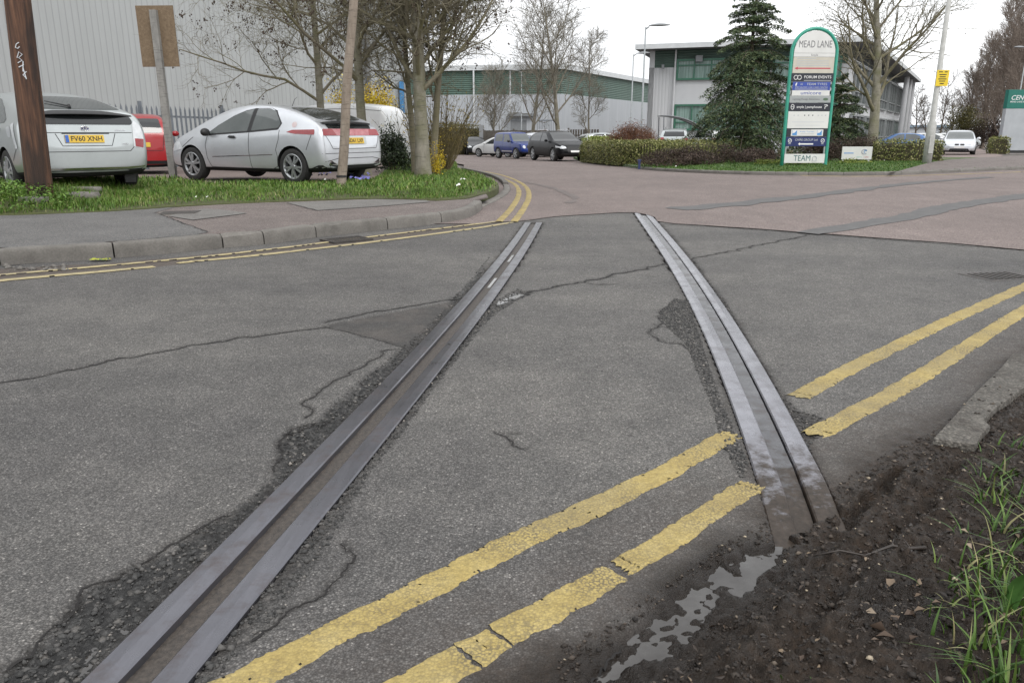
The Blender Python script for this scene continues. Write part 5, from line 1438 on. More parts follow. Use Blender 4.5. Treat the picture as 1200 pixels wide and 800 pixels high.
SUVS = [(-2.25, .42, .70, .68, .74), (-2.22, .32, .86, .85, .92), (-2.16, .28, .92, 1.0, 1.1), (-2.05, .26, .94, 1.05, 1.3), (-1.85, .25, .945, 1.06, 1.48), (-1.45, .25, .945, 1.06, 1.58), (-.7, .25, .945, 1.05, 1.64), (0, .25, .945, 1.04, 1.64),
        (.35, .25, .945, 1.03, 1.58), (.8, .25, .94, 1.02, 1.33), (1.12, .25, .935, 1.01, 1.12), (1.5, .26, .92, .97, 1.05), (1.9, .27, .89, .89, .96), (2.15, .3, .82, .76, .85), (2.27, .36, .72, .60, .66), (2.32, .42, .6, .5, .54)]
def suv(pos, heading, mat, label, rails=True, ptext='', h=1., rear_plate=None, glass=None):
    me, bvh = car_shell(scale_st(SUVS, (1, 1), h), .33, ((-1.40, .37), (1.41, .37)), .41, .3, mat)
    root = car_root('suv_car', pos, heading, label, 'car'); link_mesh('body', me, [], root)
    for s in both:
        patch(bvh, s, [(.80, 1.075), (.42, 1.32), (.12, 1.49), (-.32, 1.53), (-.32, 1.085)], M_GLASS, root, 'side_window', .005, .08, .02)
        patch(bvh, s, [(-.40, 1.085), (-.40, 1.53), (-1.15, 1.51), (-1.6, 1.40), (-1.78, 1.18), (-1.65, 1.10)], M_GLASS, root, 'side_window', .005, .08, .03)
        patch(bvh, s, [(-.95, .27), (-.95, .40), (.95, .40), (.95, .27)], M_BLACK, root, 'sill', .005, .1)
        patch(bvh, s, [(1.75, .76), (1.7, .86), (2.05, .82), (2.12, .74)], M_LAMP_W, root, 'headlight', .006, .06)
    seams(bvh, [(s, l) for s in both for l in ([(-.36, 1.07), (-.36, .36)], [(.9, .99), (.92, .42)], [(-1.0, .45), (-1.5, 1.05)])], root, .014)
    add_front(root, bvh, .56, M_BLACK, ptext, [(.46, .72), (.80, .70), (.82, .80), (.70, .86), (.50, .82)], [(-.40, .50), (.40, .50), (.46, .64), (.40, .84), (-.40, .84), (-.46, .64)], [(-.78, .36), (.78, .36), (.74, .47), (-.74, .47)], [(-.76, 1.09), (.76, 1.09), (.64, 1.54), (-.64, 1.54)], glass)
    patch(bvh, 'rear', [(-.66, 1.14), (.66, 1.14), (.56, 1.50), (-.56, 1.50)], M_GLASS, root, 'rear_window', .005, .07, .05)
    for s in (-1, 1):
        patch(bvh, 'rear', [(s * .55, .90), (s * .84, .90), (s * .84, 1.08), (s * .62, 1.08)], M_LAMP_R, root, 'tail_light', .008, .06, .03)
        if rails: MB().tube([(-1.5, s * .62, 1.60), (-1.35, s * .62, 1.66), (-.2, s * .64, 1.70), (.2, s * .64, 1.62)], .018, 6).build('roof_rail', M_CHROME, root)
    if rear_plate is not None: plate(root, bvh, 'rear', 0, .85, M_PL_Y, rear_plate)
    mirror(root, .75, .93, 1.12, mat)
    add_wheels(root, (-1.40, 1.41), .82, .37, .23)
    return root

def jimny(pos, heading):
    st = [(-1.75, .5, .62, .9, .95), (-1.745, .38, .74, 1.0, 1.30), (-1.72, .34, .775, 1.03, 1.56), (-1.62, .33, .785, 1.03, 1.64), (-.8, .32, .785, 1.02, 1.67), (.02, .32, .785, 1.01, 1.665), (.22, .32, .785, 1.01, 1.62), (.48, .32, .782, 1.0, 1.33), (.68, .32, .78, 1.0, 1.06),
          (1.0, .33, .765, .97, 1.02), (1.5, .34, .73, .92, .97), (1.70, .36, .715, .84, .92), (1.77, .40, .69, .64, .74), (1.80, .46, .60, .54, .58)]
    me, bvh = car_shell(st, .16, ((-1.10, .34), (1.15, .34)), .40, .3, M_BLUE)
    root = car_root('off_road_car', pos, heading, 'boxy bright blue off-roader parked between the white hatchback and the black car', 'car'); link_mesh('body', me, [], root)
    for s in both:
        patch(bvh, s, [(.44, 1.06), (.18, 1.50), (-.42, 1.53), (-.42, 1.06)], M_GLASS_S, root, 'side_window', .005, .08, .02)
        patch(bvh, s, [(-.56, 1.08), (-.56, 1.53), (-1.50, 1.52), (-1.55, 1.10)], M_GLASS_S, root, 'side_window', .005, .08, .04)
        patch(bvh, s, [(-.62, .45), (-.62, .52), (.68, .52), (.68, .45)], M_SILVER, root, 'side_trim', .006, .08)
    seams(bvh, [(s, [(.5, 1.0), (.52, .42), (-.42, .40), (-.49, 1.04)]) for s in both], root, .014)
    patch(bvh, 'front', [(-.66, 1.07), (.66, 1.07), (.60, 1.56), (-.60, 1.56)], M_GLASS_S, root, 'windscreen', .005, .07, .04)
    for s in (-1, 1): patch(bvh, 'front', [(s * .50 + .105 * math.cos(a), .76 + .10 * math.sin(a)) for a in np.linspace(0, 5.9, 14)], M_LAMP_W, root, 'headlight', .010, .04)
    for k in range(5): patch(bvh, 'front', [(-.30 + k * .13, .68), (-.22 + k * .13, .68), (-.22 + k * .13, .86), (-.30 + k * .13, .86)], M_BLACK, root, 'grille_slot', .008, .05)
    patch(bvh, 'front', [(-.72, .42), (.72, .42), (.70, .50), (-.70, .50)], M_BLACK, root, 'bumper_intake', .006, .06)
    plate(root, bvh, 'front', .1, .56, M_PL_W, '')
    MB().lathe([(0, -.06), (.30, -.05), (.33, 0), (.30, .1), (0, .1)], 24, 'x', c=(-1.84, .1, .98)).build('spare_wheel', M_TYRE, root, 'auto')
    mirror(root, .45, .78, 1.1, M_BLACK); add_wheels(root, (-1.10, 1.15), .70, .345, .2)
    return root

def van(pos, heading):
    st = [(-2.06, .45, .66, .9, 1.0), (-2.03, .32, .82, 1.0, 1.42), (-1.93, .27, .87, 1.05, 1.66), (-1.72, .25, .885, 1.06, 1.79), (-1.2, .25, .89, 1.05, 1.85), (-.3, .25, .89, 1.05, 1.86), (.45, .25, .89, 1.05, 1.84), (.8, .25, .89, 1.04, 1.76), (1.2, .25, .88, 1.03, 1.45), (1.55, .26, .87, 1.0, 1.13), (1.9, .28, .82, .86, .95), (2.15, .34, .7, .64, .72), (2.22, .4, .6, .5, .54)]
    me, bvh = car_shell(st, .16, ((-1.3, .33), (1.4, .33)), .37, .3, M_WHITEP)
    root = car_root('van', pos, heading, 'plain white panel van beyond the silver hatchback, half hidden by the evergreen shrub', 'van'); link_mesh('body', me, [], root)
    for s in both:
        patch(bvh, s, [(1.15, 1.09), (.85, 1.42), (.62, 1.55), (.18, 1.56), (.18, 1.09)], M_GLASS_S, root, 'side_window', .005, .08, .02)
    seams(bvh, [(s, l) for s in both for l in ([(.1, 1.60), (.1, .32)], [(-1.85, 1.62), (-.9, 1.68), (.2, 1.68)], [(-.9, 1.6), (-.9, .32)])], root, .014)
    patch(bvh, 'front', [(-.74, 1.12), (.74, 1.12), (.66, 1.66), (-.66, 1.66)], M_GLASS, root, 'windscreen', .005, .08, .04)
    for s in (-1, 1):
        patch(bvh, 'front', [(s * .5, .72), (s * .76, .70), (s * .76, .92), (s * .56, .88)], M_LAMP_W, root, 'headlight', .007, .06)
        MB().tube([(-2.0, s * .4, 1.0), (-1.94, s * .4, 1.5)], .01, 5).build('door_hinge', M_BLACK, root)
    mirror(root, 1.0, .88, 1.12, M_BLACK); add_wheels(root, (-1.3, 1.4), .78, .32, .2, 6)
    return root

def hd(a): return (math.sin(R(a)), math.cos(R(a)))
# the two big ones
h = hd(-62); nl = (-h[1], h[0]); P = Vector((-3.98, 14.4))
root_c = Vector((P.x + h[0] * 1.30 - nl[0] * .82, P.y + h[1] * 1.30 - nl[1] * .82, .19))
civic(root_c, h)
hp = hd(-46); rear_c = Vector((-6.13, 11.45))
prius((rear_c.x + hp[0] * 2.15, rear_c.y + hp[1] * 2.15, .25), hp)
def onz(px, py, fn=Z0, off=.0): return G(px, py, off, fn)
p = Vector((-9.8, 20.9, float(ZCP(0, 20.9)))); small_hatch(p, hd(-24), M_RED, 'small red hatchback seen from behind beside the palisade fence', (.9, .94), 1.0, rear_plate='', glass=M_GLASS_S)
vv = van((XY(427, 26.6) - .95, 26.9, float(ZCP(0, 26.9))), hd(-72)); vv.scale = (1.12, 1.12, 1.12)
q = onz(663, 189.5); suv((q.x - .35, q.y + 2.0, float(Z0(q.x, q.y + 2))), (.36, -.93), M_DARKP, 'black SUV facing the camera, nearest of the parked row before the hedge', ptext='')
q = onz(617, 186.5); jimny((q.x - .6, q.y + 1.5, float(Z0(q.x, q.y + 1.6))), (.50, -.866))
q = onz(588, 184.5); small_hatch((q.x - .1, q.y + 1.6, float(Z0(q.x, q.y + 1.6))), hd(-52), M_WHITEP, 'white hatchback parked between the charcoal hatchback and the blue off-roader', (1.08, 1.04), .96, rear_plate='')
q = onz(556, 182); small_hatch((q.x, q.y + 1.9, float(Z0(q.x, q.y + 1.9))), (.12, -.99), M_DGREY, 'charcoal hatchback facing the camera beside the grey fence end, farthest in the row', (1., 1.02), 1.0, ptext='')
q = Vector((XY(634, 57), 57, float(Z0(2, 57)))); suv(q, (.3, -.95), M_SILVER, 'silver SUV with dark roof rails, mostly hidden behind the blue off-roader', True, None, 1.05)
q = Vector((XY(1146, 45.5), 47.4, -.19)); small_hatch(q, (-.47, -.88), M_SILVER, 'silver hatchback with twin black grilles, facing out of the driveway on the right', (1.06, 1.03), .955, ptext='', kidney=True, glass=M_GLASS_S)
q = Vector((XY(797, 50), 51.5, -.28)); suv(q, hd(14), M_SILVER2, 'pale silver SUV seen from behind over the variegated hedge', True, None, 1.0, rear_plate='')
q = Vector((XY(843, 54), 55, -.30)); small_hatch(q, hd(40), M_WHITEP, 'white car half hidden between the silver SUV and the cedar', (1.05, 1.05), 1.05, rear_plate='')
q = Vector((XY(713, 55), 56, -.45)); small_hatch(q, hd(75), M_SILVER2, 'silver car roof just showing behind the red-brown bush', (1.08, 1.05), 1.03)
for px, Y, m, lab, a in ((1052, 62, M_LBLUE, 'blue car parked beyond the hedge, nearest the white office', -70), (1076, 64, M_WHITEP, 'white car parked beyond the hedge, between the blue and the red car', -68), (1089, 70, M_RED, 'red car parked beyond the hedge, behind the lamp post', -65), (1101, 66, M_WHITEP, 'white car at the far end of the row beyond the hedge', -62)):
    X = XY(px, Y); small_hatch((X, Y, float(Z0(X, Y)) + .06), hd(a), m, lab, (1.05, 1.03), .98, group='cars parked beyond the right hedge', glass=M_GLASS_S)
X = XY(1122, 80); small_hatch((X, 80, float(Z0(X, 80)) + .15), hd(80), M_SILVER2, 'pale car behind the dark low hedge in the distance', (1.1, 1.05), 1.0)
# =================================================================== TREES, SHRUBS, HEDGES
def bark_mat(name, a, b, moss=None, scale=9):
    t = NT(name); v = t.map((1, 1, .35)); c = t.ramp(t.noise(scale, 6, .65, v), [(.3, a), (.7, b)])
    if moss: c = t.mix(t.ramp(t.noise(2.2, 5, .6), [(.42, (0,) * 3), (.66, (.8,) * 3)]), c, moss)
    bands = t.noise(7, 3, .5, t.map((.6, .6, 5)))
    c = t.mix(t.ramp(bands, [(.58, (0,) * 3), (.66, (.5,) * 3)]), c, tuple(x * .45 for x in a))
    return t.out(c, .9, t.bump(t.noise(scale * 5, 5, .7, v), .5, .01))
M_BARK = bark_mat('grey_green_bark', (.155, .142, .11), (.29, .27, .22), (.13, .13, .06))
M_BARK2 = bark_mat('olive_bark', (.135, .118, .082), (.235, .21, .155), (.145, .135, .06))
M_TWIGS = bark_mat('brown_twigs', (.065, .05, .038), (.12, .095, .07))
M_TWIGS_R = bark_mat('reddish_twigs', (.17, .135, .112), (.28, .23, .19))
M_BARK_F = bark_mat('pale_far_bark', (.17, .152, .125), (.26, .235, .195), (.14, .13, .08))

class Tree:
    def __init__(s, seed): s.r = random.Random(seed); s.br = []; s.tips = []
    def grow(s, p, d, L, r, lvl, spec):
        sp = spec[lvl]; rr = s.r; n = sp.get('n', 5)
        pts = [Vector(p)]; dd = Vector(d).normalized(); rad = [r]
        for i in range(n):
            w = sp.get('wig', .15)
            dd = (dd + Vector((rr.gauss(0, w), rr.gauss(0, w), rr.gauss(0, w) + sp.get('up', .05)))).normalized()
            pts.append(pts[-1] + dd * L / n); rad.append(r * (1 - (1 - sp.get('tip', .3)) * (i + 1) / n))
        s.br.append((pts, rad, lvl))
        if lvl + 1 >= len(spec): s.tips.append((pts[-1], dd)); return
        ch = spec[lvl + 1]; k = ch['k']; k = k if isinstance(k, int) else rr.randint(*k)
        f0 = ch.get('f0', .3); az = rr.random() * 6.28
        for j in range(k):
            f = f0 + (1 - f0) * (j + rr.random() * .8) / k; f = min(f, .999)
            i = int(f * n); q = pts[i].lerp(pts[i + 1], f * n - i); bd = (pts[i + 1] - pts[i]).normalized()
            az += 2.4 + rr.gauss(0, .4); ang = R(rr.uniform(*ch.get('ang', (35, 60))))
            o = bd.orthogonal().normalized(); o = Matrix.Rotation(az, 3, bd) @ o
            cd = bd * math.cos(ang) + o * math.sin(ang)
            rb = r * (1 - (1 - sp.get('tip', .3)) * f)
            ll = ch['L'] * rr.uniform(.65, 1.15) * (1 - ch.get('fall', .45) * (f - f0) / (1.0001 - f0))
            s.grow(q, cd, ll, max(rb * ch.get('rr', .55), ch.get('rmin', .003)), lvl + 1, spec)
    def mesh(s, lv0, lv1, sides=(10, 7, 5, 4, 3, 3)):
        V = []; F = []; b = 0
        for pts, rad, lvl in s.br:
            if not lv0 <= lvl <= lv1: continue
            n = sides[lvl]; P = np.array([tuple(p) for p in pts]); m = len(P)
            D = np.gradient(P, axis=0); D /= np.linalg.norm(D, axis=1)[:, None] + 1e-9
            ref = np.array((.31, .27, .91)) if abs(D[0, 2]) < .8 else np.array((1., .2, .1))
            U = np.cross(D, ref); U /= np.linalg.norm(U, axis=1)[:, None] + 1e-9; W = np.cross(D, U)
            a = np.arange(n) * 2 * np.pi / n; rd = np.array(rad)[:, None, None]
            ring = P[:, None, :] + rd * (U[:, None, :] * np.cos(a)[None, :, None] + W[:, None, :] * np.sin(a)[None, :, None])
            V.append(ring.reshape(-1, 3))
            i = np.arange(m - 1)[:, None] * n; k = np.arange(n)[None, :]; k2 = (k + 1) % n
            F.append(np.stack([i + k + b, i + k2 + b, i + n + k2 + b, i + n + k + b], -1).reshape(-1, 4)); b += m * n
        return np.concatenate(V), np.concatenate(F)

def blobs(P, size, name, mat, parent, n=1, spread=.04):
    P = np.repeat(np.array([tuple(p) for p in P]), n, 0); P = P + RNG.normal(0, spread, P.shape)
    base = np.array([(1, 0, 0), (0, 1, 0), (-1, 0, 0), (0, -1, 0), (0, 0, 1.3), (0, 0, -1.3)], float)
    fc = np.array([(0, 1, 4), (1, 2, 4), (2, 3, 4), (3, 0, 4), (1, 0, 5), (2, 1, 5), (3, 2, 5), (0, 3, 5)])
    m = len(P); V = P[:, None] + base[None] * (size * RNG.uniform(.6, 1.4, (m, 1, 1)))
    F = (fc[None] + (np.arange(m) * 6)[:, None, None]).reshape(-1, 3)
    return mesh_np(name, V.reshape(-1, 3), F, mat, False, parent)

def bare_tree(name, pos, seed, trunkL, r, spec, mats, label, lean=(0, 0, 1), group=None, cones=None, cat='tree', twig_lv=2):
    t = Tree(seed); t.grow((0, 0, -.1), lean, trunkL, r, 0, spec)
    root = empty(name, tuple(pos), label=label, cat=cat, group=group)
    v, f = t.mesh(0, 0); 
    # flare at the foot
    fl = 1 + .28 * np.exp(-np.clip(v[:, 2], 0, 9) / .14); v[:, :2] *= fl[:, None]
    mesh_np('trunk', v, f, mats[0], True, root)
    L = len(spec) - 1
    v, f = t.mesh(1, L); mi = None
    mesh_np('crown', v, f, mats[1], True, root)
    if cones:
        tips = [p for p, d in t.tips if t.r.random() < cones[0]]
        blobs(tips, cones[1], 'seed_cones', cones[2], root, cones[3], cones[4])['kind'] = 'stuff'
    return root
M_CONE = pm('dark_seed_cone', (.035, .022, .015), (.075, .05, .034), 30, .9)

big_spec = lambda L1, L2, k1=9, up=.10: [dict(n=9, wig=.022, up=.03, tip=.35), dict(k=k1, L=L1, n=7, wig=.13, up=up, f0=.22, ang=(40, 72), rr=.42, fall=.5, tip=.3), dict(k=9, L=L2, n=6, wig=.19, up=.03, f0=.15, ang=(30, 65), rr=.5, tip=.35, rmin=.008),
                                         dict(k=6, L=L2 * .55, n=5, wig=.2, up=.03, f0=.15, ang=(25, 65), rr=.6, tip=.4, rmin=.0045), dict(k=7, L=L2 * .30, n=3, wig=.22, up=.02, f0=.15, ang=(25, 65), rr=.7, tip=.5, rmin=.0030)]
zat = lambda x, y: float(ZV(np.array([x]), np.array([y]))[0])
def vt(px, py): p = G(px, py, 0, ZV); return p
p1 = vt(496, 207.5)
bare_tree('tree', p1, 11, 8.0, .165, big_spec(2.8, 1.65, 30, .11), (M_BARK, M_BARK2), 'stout grey-barked bare tree on the grass corner, nearest the road', (.02, 0, 1), 'bare trees on the left verge', (.13, .015, M_CONE, 4, .03))
X = XY(486, 19.5); bare_tree('tree', (X, 19.5, zat(X, 19.5)), 23, 6.5, .085, big_spec(2.0, 1.2, 15, .14), (M_BARK2, M_BARK2), 'slim mossy bare trunk leaning just left of and behind the stout tree', (-.10, .05, 1), 'bare trees on the left verge')
X = XY(506, 19.0); bare_tree('tree', (X, 19.0, zat(X, 19.0)), 31, 6.8, .09, big_spec(2.3, 1.3, 16, .12), (M_BARK2, M_BARK2), 'slim mossy bare trunk just right of and behind the stout tree', (.06, .02, 1), 'bare trees on the left verge', (.08, .015, M_CONE, 3, .03))
X = XY(427, 18.6); bare_tree('tree', (X, 18.6, .14), 47, 8.2, .125, big_spec(3.9, 1.9, 24, .02), (M_BARK, M_BARK2), 'straight mossy bare tree standing in front of the white van', (-.02, 0, 1), 'bare trees on the left verge', (.16, .016, M_CONE, 5, .035))
X = XY(378, 23.5); bare_tree('tree', (X, 23.5, .05), 59, 8.5, .13, big_spec(4.2, 2.0, 20, .02), (M_BARK, M_BARK2), 'bare tree rising behind the roof of the silver hatchback', (-.02, 0, 1), 'bare trees on the left verge', (.15, .017, M_CONE, 5, .04))
# hanging broken twigs that cross the grey wall above the car
far_spec = lambda L1, L2, k1=12: [dict(n=9, wig=.04, up=.05, tip=.15), dict(k=k1, L=L1, n=6, wig=.10, up=.14, f0=.20, ang=(34, 64), rr=.5, fall=.45, tip=.25), dict(k=10, L=L2, n=5, wig=.14, up=.06, f0=.15, ang=(25, 55), rr=.5, tip=.4, rmin=.015), dict(k=7, L=L2 * .5, n=4, wig=.16, up=.04, f0=.1, ang=(20, 55), rr=.6, tip=.5, rmin=.010), dict(k=3, L=L2 * .25, n=2, wig=.16, up=.04, f0=.2, ang=(20, 55), rr=.7, tip=.6, rmin=.008)]
def ft(px, Y, H, r, seed, L1, L2, label, k1=12, mats=None, lean=(0, 0, 1), group='bare trees before the far warehouse', z=None):
    X = XY(px, Y); return bare_tree('tree', (X, Y, float(Z0(X, Y)) if z is None else z), seed, H, r, far_spec(L1, L2, k1), mats or (M_BARK_F, M_BARK_F), label, lean, group)
ft(624, 63, 9.5, .17, 3, 4.6, 2.0, 'bare tree left of two before the far warehouse, above the blue off-roader')
ft(656, 60, 11.5, .20, 5, 5.4, 2.2, 'tall spreading bare tree above the black SUV', 18)
ft(689, 62, 8.5, .09, 6, 2.4, 1.3, 'thin-stemmed bare tree right of the black SUV', 10)
ft(577, 72, 6.2, .14, 8, 3.6, 1.6, 'low bushy bare tree behind the grey timber fence', 14)
p8 = G(1022, 178, .12)
bare_tree('tree', (XY(1023, 33), 33, float(Z0(15, 33)) + .12), 71, 9.0, .235, [dict(n=9, wig=.04, up=.05, tip=.22), dict(k=19, L=4.9, n=8, wig=.10, up=.09, f0=.22, ang=(35, 64), rr=.45, fall=.5, tip=.25), dict(k=10, L=2.3, n=6, wig=.14, up=.04, f0=.2, ang=(28, 55), rr=.5, tip=.35, rmin=.012),
          dict(k=6, L=1.2, n=5, wig=.17, up=.02, f0=.15, ang=(25, 55), rr=.6, tip=.45, rmin=.007), dict(k=3, L=.6, n=3, wig=.2, up=0, f0=.2, ang=(25, 55), rr=.7, tip=.5, rmin=.005)], (M_BARK, M_BARK2), 'wide spreading bare tree between the tall sign and the lamp post', (.03, 0, 1), cones=(.10, .02, M_CONE, 2, .04))
# tall brown trees on the right: slim limbs and a mass of fine twigs
def tall_tree(px, Y, H, seed, label, wd=2.6, z=None):
    X = XY(px, Y); r = random.Random(seed)
    spec = [dict(n=10, wig=.03, up=.06, tip=.1), dict(k=26, L=wd * 1.35, n=5, wig=.10, up=.22, f0=.08, ang=(25, 50), rr=.4, fall=.62, tip=.3, rmin=.03), dict(k=11, L=wd * .62, n=4, wig=.14, up=.12, f0=.1, ang=(18, 50), rr=.5, tip=.4, rmin=.022), dict(k=10, L=wd * .36, n=3, wig=.15, up=.10, f0=.1, ang=(18, 45), rr=.6, tip=.5, rmin=.017)]
    return bare_tree('tree', (X, Y, float(Z0(X, Y)) if z is None else z), seed, H, .22, spec, (M_TWIGS_R, M_TWIGS_R), label, group='tall brown trees on the right')
tall_tree(1152, 92, 11.0, 81, 'tall brown twiggy tree at the left end of the right-hand row', 3.0)
tall_tree(1172, 84, 14.0, 82, 'tall brown twiggy tree rising above the silver car in the driveway', 3.4)
tall_tree(1193, 78, 15.5, 83, 'tall brown twiggy tree directly above the green-topped sign', 3.4)
tall_tree(1222, 82, 17, 84, 'tall brown twiggy tree partly cut by the right edge', 3.6)
tall_tree(1183, 100, 13.0, 86, 'tall brown twiggy tree filling the gap above the green-topped sign', 3.4)
tall_tree(1208, 95, 17.0, 87, 'tall brown twiggy tree standing behind the one cut by the right edge', 3.6)
tall_tree(1162, 102, 11.5, 88, 'brown twiggy tree standing behind the left end of the row', 3.2)
tall_tree(1130, 104, 9.0, 85, 'shorter brown twiggy tree left of the tall row, behind the driveway', 2.8)
def far_tree(px, Y, H, seed, label, k=10):
    X = XY(px, Y); spec = [dict(n=7, wig=.06, up=.05, tip=.2), dict(k=k, L=H * .42, n=5, wig=.13, up=.12, f0=.25, ang=(30, 60), rr=.5, tip=.3, rmin=.03), dict(k=8, L=H * .2, n=4, wig=.15, up=.06, f0=.1, ang=(25, 55), rr=.5, tip=.4, rmin=.022), dict(k=5, L=H * .1, n=3, wig=.15, up=.05, f0=.1, ang=(25, 55), rr=.6, tip=.5, rmin=.018)]
    bare_tree('tree', (X, Y, float(Z0(X, Y))), seed, H, .15, spec, (M_TWIGS, M_TWIGS), label, group='small trees in the distance')
far_tree(1072, 118, 7.5, 91, 'small bare tree beyond the right corner of the white office'); far_tree(1086, 124, 6.5, 92, 'small bare tree just left of the lamp post in the distance'); far_tree(1100, 120, 9.5, 93, 'slender bare tree just right of the lamp post in the distance'); far_tree(1114, 112, 6.5, 94, 'low bare tree behind the dark hedge in the distance')

# ---- leafy masses
def leaf_mat(name, stops, rough=.55, mot=(.7, 1.15), ms=2.):
    t = NT(name); g = t.n.new('ShaderNodeNewGeometry')
    c = t.ramp(g.outputs['Random Per Island'], stops)
    c = t.mix(1, c, t.ramp(t.noise(ms, 4, .6), [(.3, (mot[0],) * 3), (.7, (mot[1],) * 3)]), 'MULTIPLY')
    return t.out(c, rough, **{'Specular IOR Level': .3})
M_VARIEG = leaf_mat('variegated_leaf', [(0, (.06, .08, .018)), (.4, (.14, .155, .04)), (.75, (.24, .24, .08)), (1, (.40, .37, .18))])
M_OLIVE = leaf_mat('olive_hedge_leaf', [(0, (.07, .065, .02)), (.6, (.14, .125, .045)), (1, (.22, .20, .08))])
M_MAROON = leaf_mat('dark_brown_leaf', [(0, (.028, .018, .014)), (.6, (.065, .042, .034)), (1, (.12, .085, .06))])
M_EVERG = leaf_mat('dark_evergreen_leaf', [(0, (.012, .022, .009)), (.6, (.028, .045, .018)), (.95, (.06, .085, .035)), (1, (.14, .18, .1))], .35)
M_CEDAR = leaf_mat('cedar_needle', [(0, (.028, .050, .025)), (.5, (.064, .098, .047)), (.85, (.12, .155, .068)), (1, (.17, .20, .09))], .6, (.62, 1.2), 1.1)
M_FORS = leaf_mat('yellow_blossom', [(0, (.40, .27, .01)), (.6, (.62, .46, .02)), (1, (.72, .58, .08))])
M_LIME = leaf_mat('lime_leaf', [(0, (.12, .16, .025)), (.6, (.22, .27, .05)), (1, (.33, .37, .10))])
M_CORE = pm('hedge_interior', (.035, .032, .016), (.075, .066, .034), 6, .95, .8, 20, .05)
M_STEM = pm('shrub_stem', (.07, .05, .03), (.14, .10, .06), 9, .9)
M_DOGW = leaf_mat('red_brown_stem', [(0, (.11, .045, .028)), (.6, (.20, .09, .05)), (1, (.30, .16, .09))])

def hedge(name, path, w, h, base, mat, leaf, dens, label, seed, cat='hedge', round_=.25, group=None, rag=.10):
    """clipped hedge along a ground path: twiggy inside and a skin of many small leaves"""
    pts = polyline_resample([Vector((p[0], p[1], 0)) for p in path], .25); n = len(pts)
    o = pts[0].copy(); o.z = float(base(o.x, o.y))
    root = empty(name, tuple(o), label=label, cat=cat, group=group)
    sec = [(-w / 2, 0), (-w / 2 * 1.02, h * .5), (-w / 2 * (1 - round_ * .3), h * .88), (-w / 2 * (1 - round_ * 1.4), h), (w / 2 * (1 - round_ * 1.4), h), (w / 2 * (1 - round_ * .3), h * .88), (w / 2 * 1.02, h * .5), (w / 2, 0)]
    K = len(sec); cv = []; fr = []
    for i, p in enumerate(pts):
        d = (pts[min(i + 1, n - 1)] - pts[max(0, i - 1)]).normalized(); nr = Vector((-d.y, d.x, 0)); z0 = float(base(p.x, p.y))
        fr.append((p, nr, z0))
        e = .25 if i in (0, n - 1) else 0
        for a, b in sec: q = p + nr * a * .82 * (1 - e * .3); cv.append((q.x - o.x, q.y - o.y, z0 - o.z + b * .9 * (1 - e * .15)))
    cf = [(i * K + k, i * K + k + 1, (i + 1) * K + k + 1, (i + 1) * K + k) for i in range(n - 1) for k in range(K - 1)] + [tuple(range(K)), tuple(range(n * K - 1, (n - 1) * K - 1, -1))]
    MB().add(cv, cf).build('branches', M_CORE, root)
    L = path_len(pts); S = np.array(sec); sl = np.hypot(*np.diff(S, axis=0).T); per = sl.sum(); N = int(L * per * dens)
    t = RNG.random(N) * (n - 1); u = RNG.random(N) * per; cum = np.concatenate([[0], np.cumsum(sl)])
    k = np.clip(np.searchsorted(cum, u) - 1, 0, K - 2); f = (u - cum[k]) / sl[k]
    A = S[k] + (S[k + 1] - S[k]) * f[:, None]; T = S[k + 1] - S[k]; NN = np.column_stack([-T[:, 1], T[:, 0]]); NN /= np.linalg.norm(NN, axis=1)[:, None]
    i = t.astype(int); ft_ = (t - i)[:, None]
    PP = np.array([(p.x, p.y) for p, _, _ in fr]); NR = np.array([(q.x, q.y) for _, q, _ in fr]); ZZ = np.array([z for _, _, z in fr])
    c = PP[i] * (1 - ft_) + PP[i + 1] * ft_; z0 = ZZ[i] * (1 - ft_[:, 0]) + ZZ[i + 1] * ft_[:, 0]; nr = NR[i]
    bump_ = (rag * 2 * (fbm(t * .25 * 2.2 + 7, u * 2.2, 1.3, 4, seed) - .5) + RNG.normal(0, leaf * .5, N))
    a = A + NN * bump_[:, None]
    X = c[:, 0] + nr[:, 0] * a[:, 0] - o.x; Y = c[:, 1] + nr[:, 1] * a[:, 0] - o.y; Zv = z0 + a[:, 1] - o.z
    normal = np.column_stack([nr[:, 0] * NN[:, 0], nr[:, 1] * NN[:, 0], NN[:, 1]])
    # end caps
    ec = []; en = []
    for e, s in ((0, -1), (n - 1, 1)):
        m = int(w * h * dens * 1.2); p, q, z = fr[e]; dd = Vector((q.y, -q.x, 0)) * s
        aa = RNG.uniform(-w / 2, w / 2, m); bb = RNG.uniform(0, h, m)
        ec.append(np.column_stack([p.x + q.x * aa + dd.x * RNG.normal(.02, leaf * .6, m) - o.x, p.y + q.y * aa + dd.y * RNG.normal(.02, leaf * .6, m) - o.y, z + bb - o.z])); en.append(np.tile([dd.x, dd.y, 0], (m, 1)))
    P = np.concatenate([np.column_stack([X, Y, Zv])] + ec); Nn = np.concatenate([normal] + en)
    leaf_cloud('foliage', P, Nn, leaf, mat, .55, root, .75)
    return root

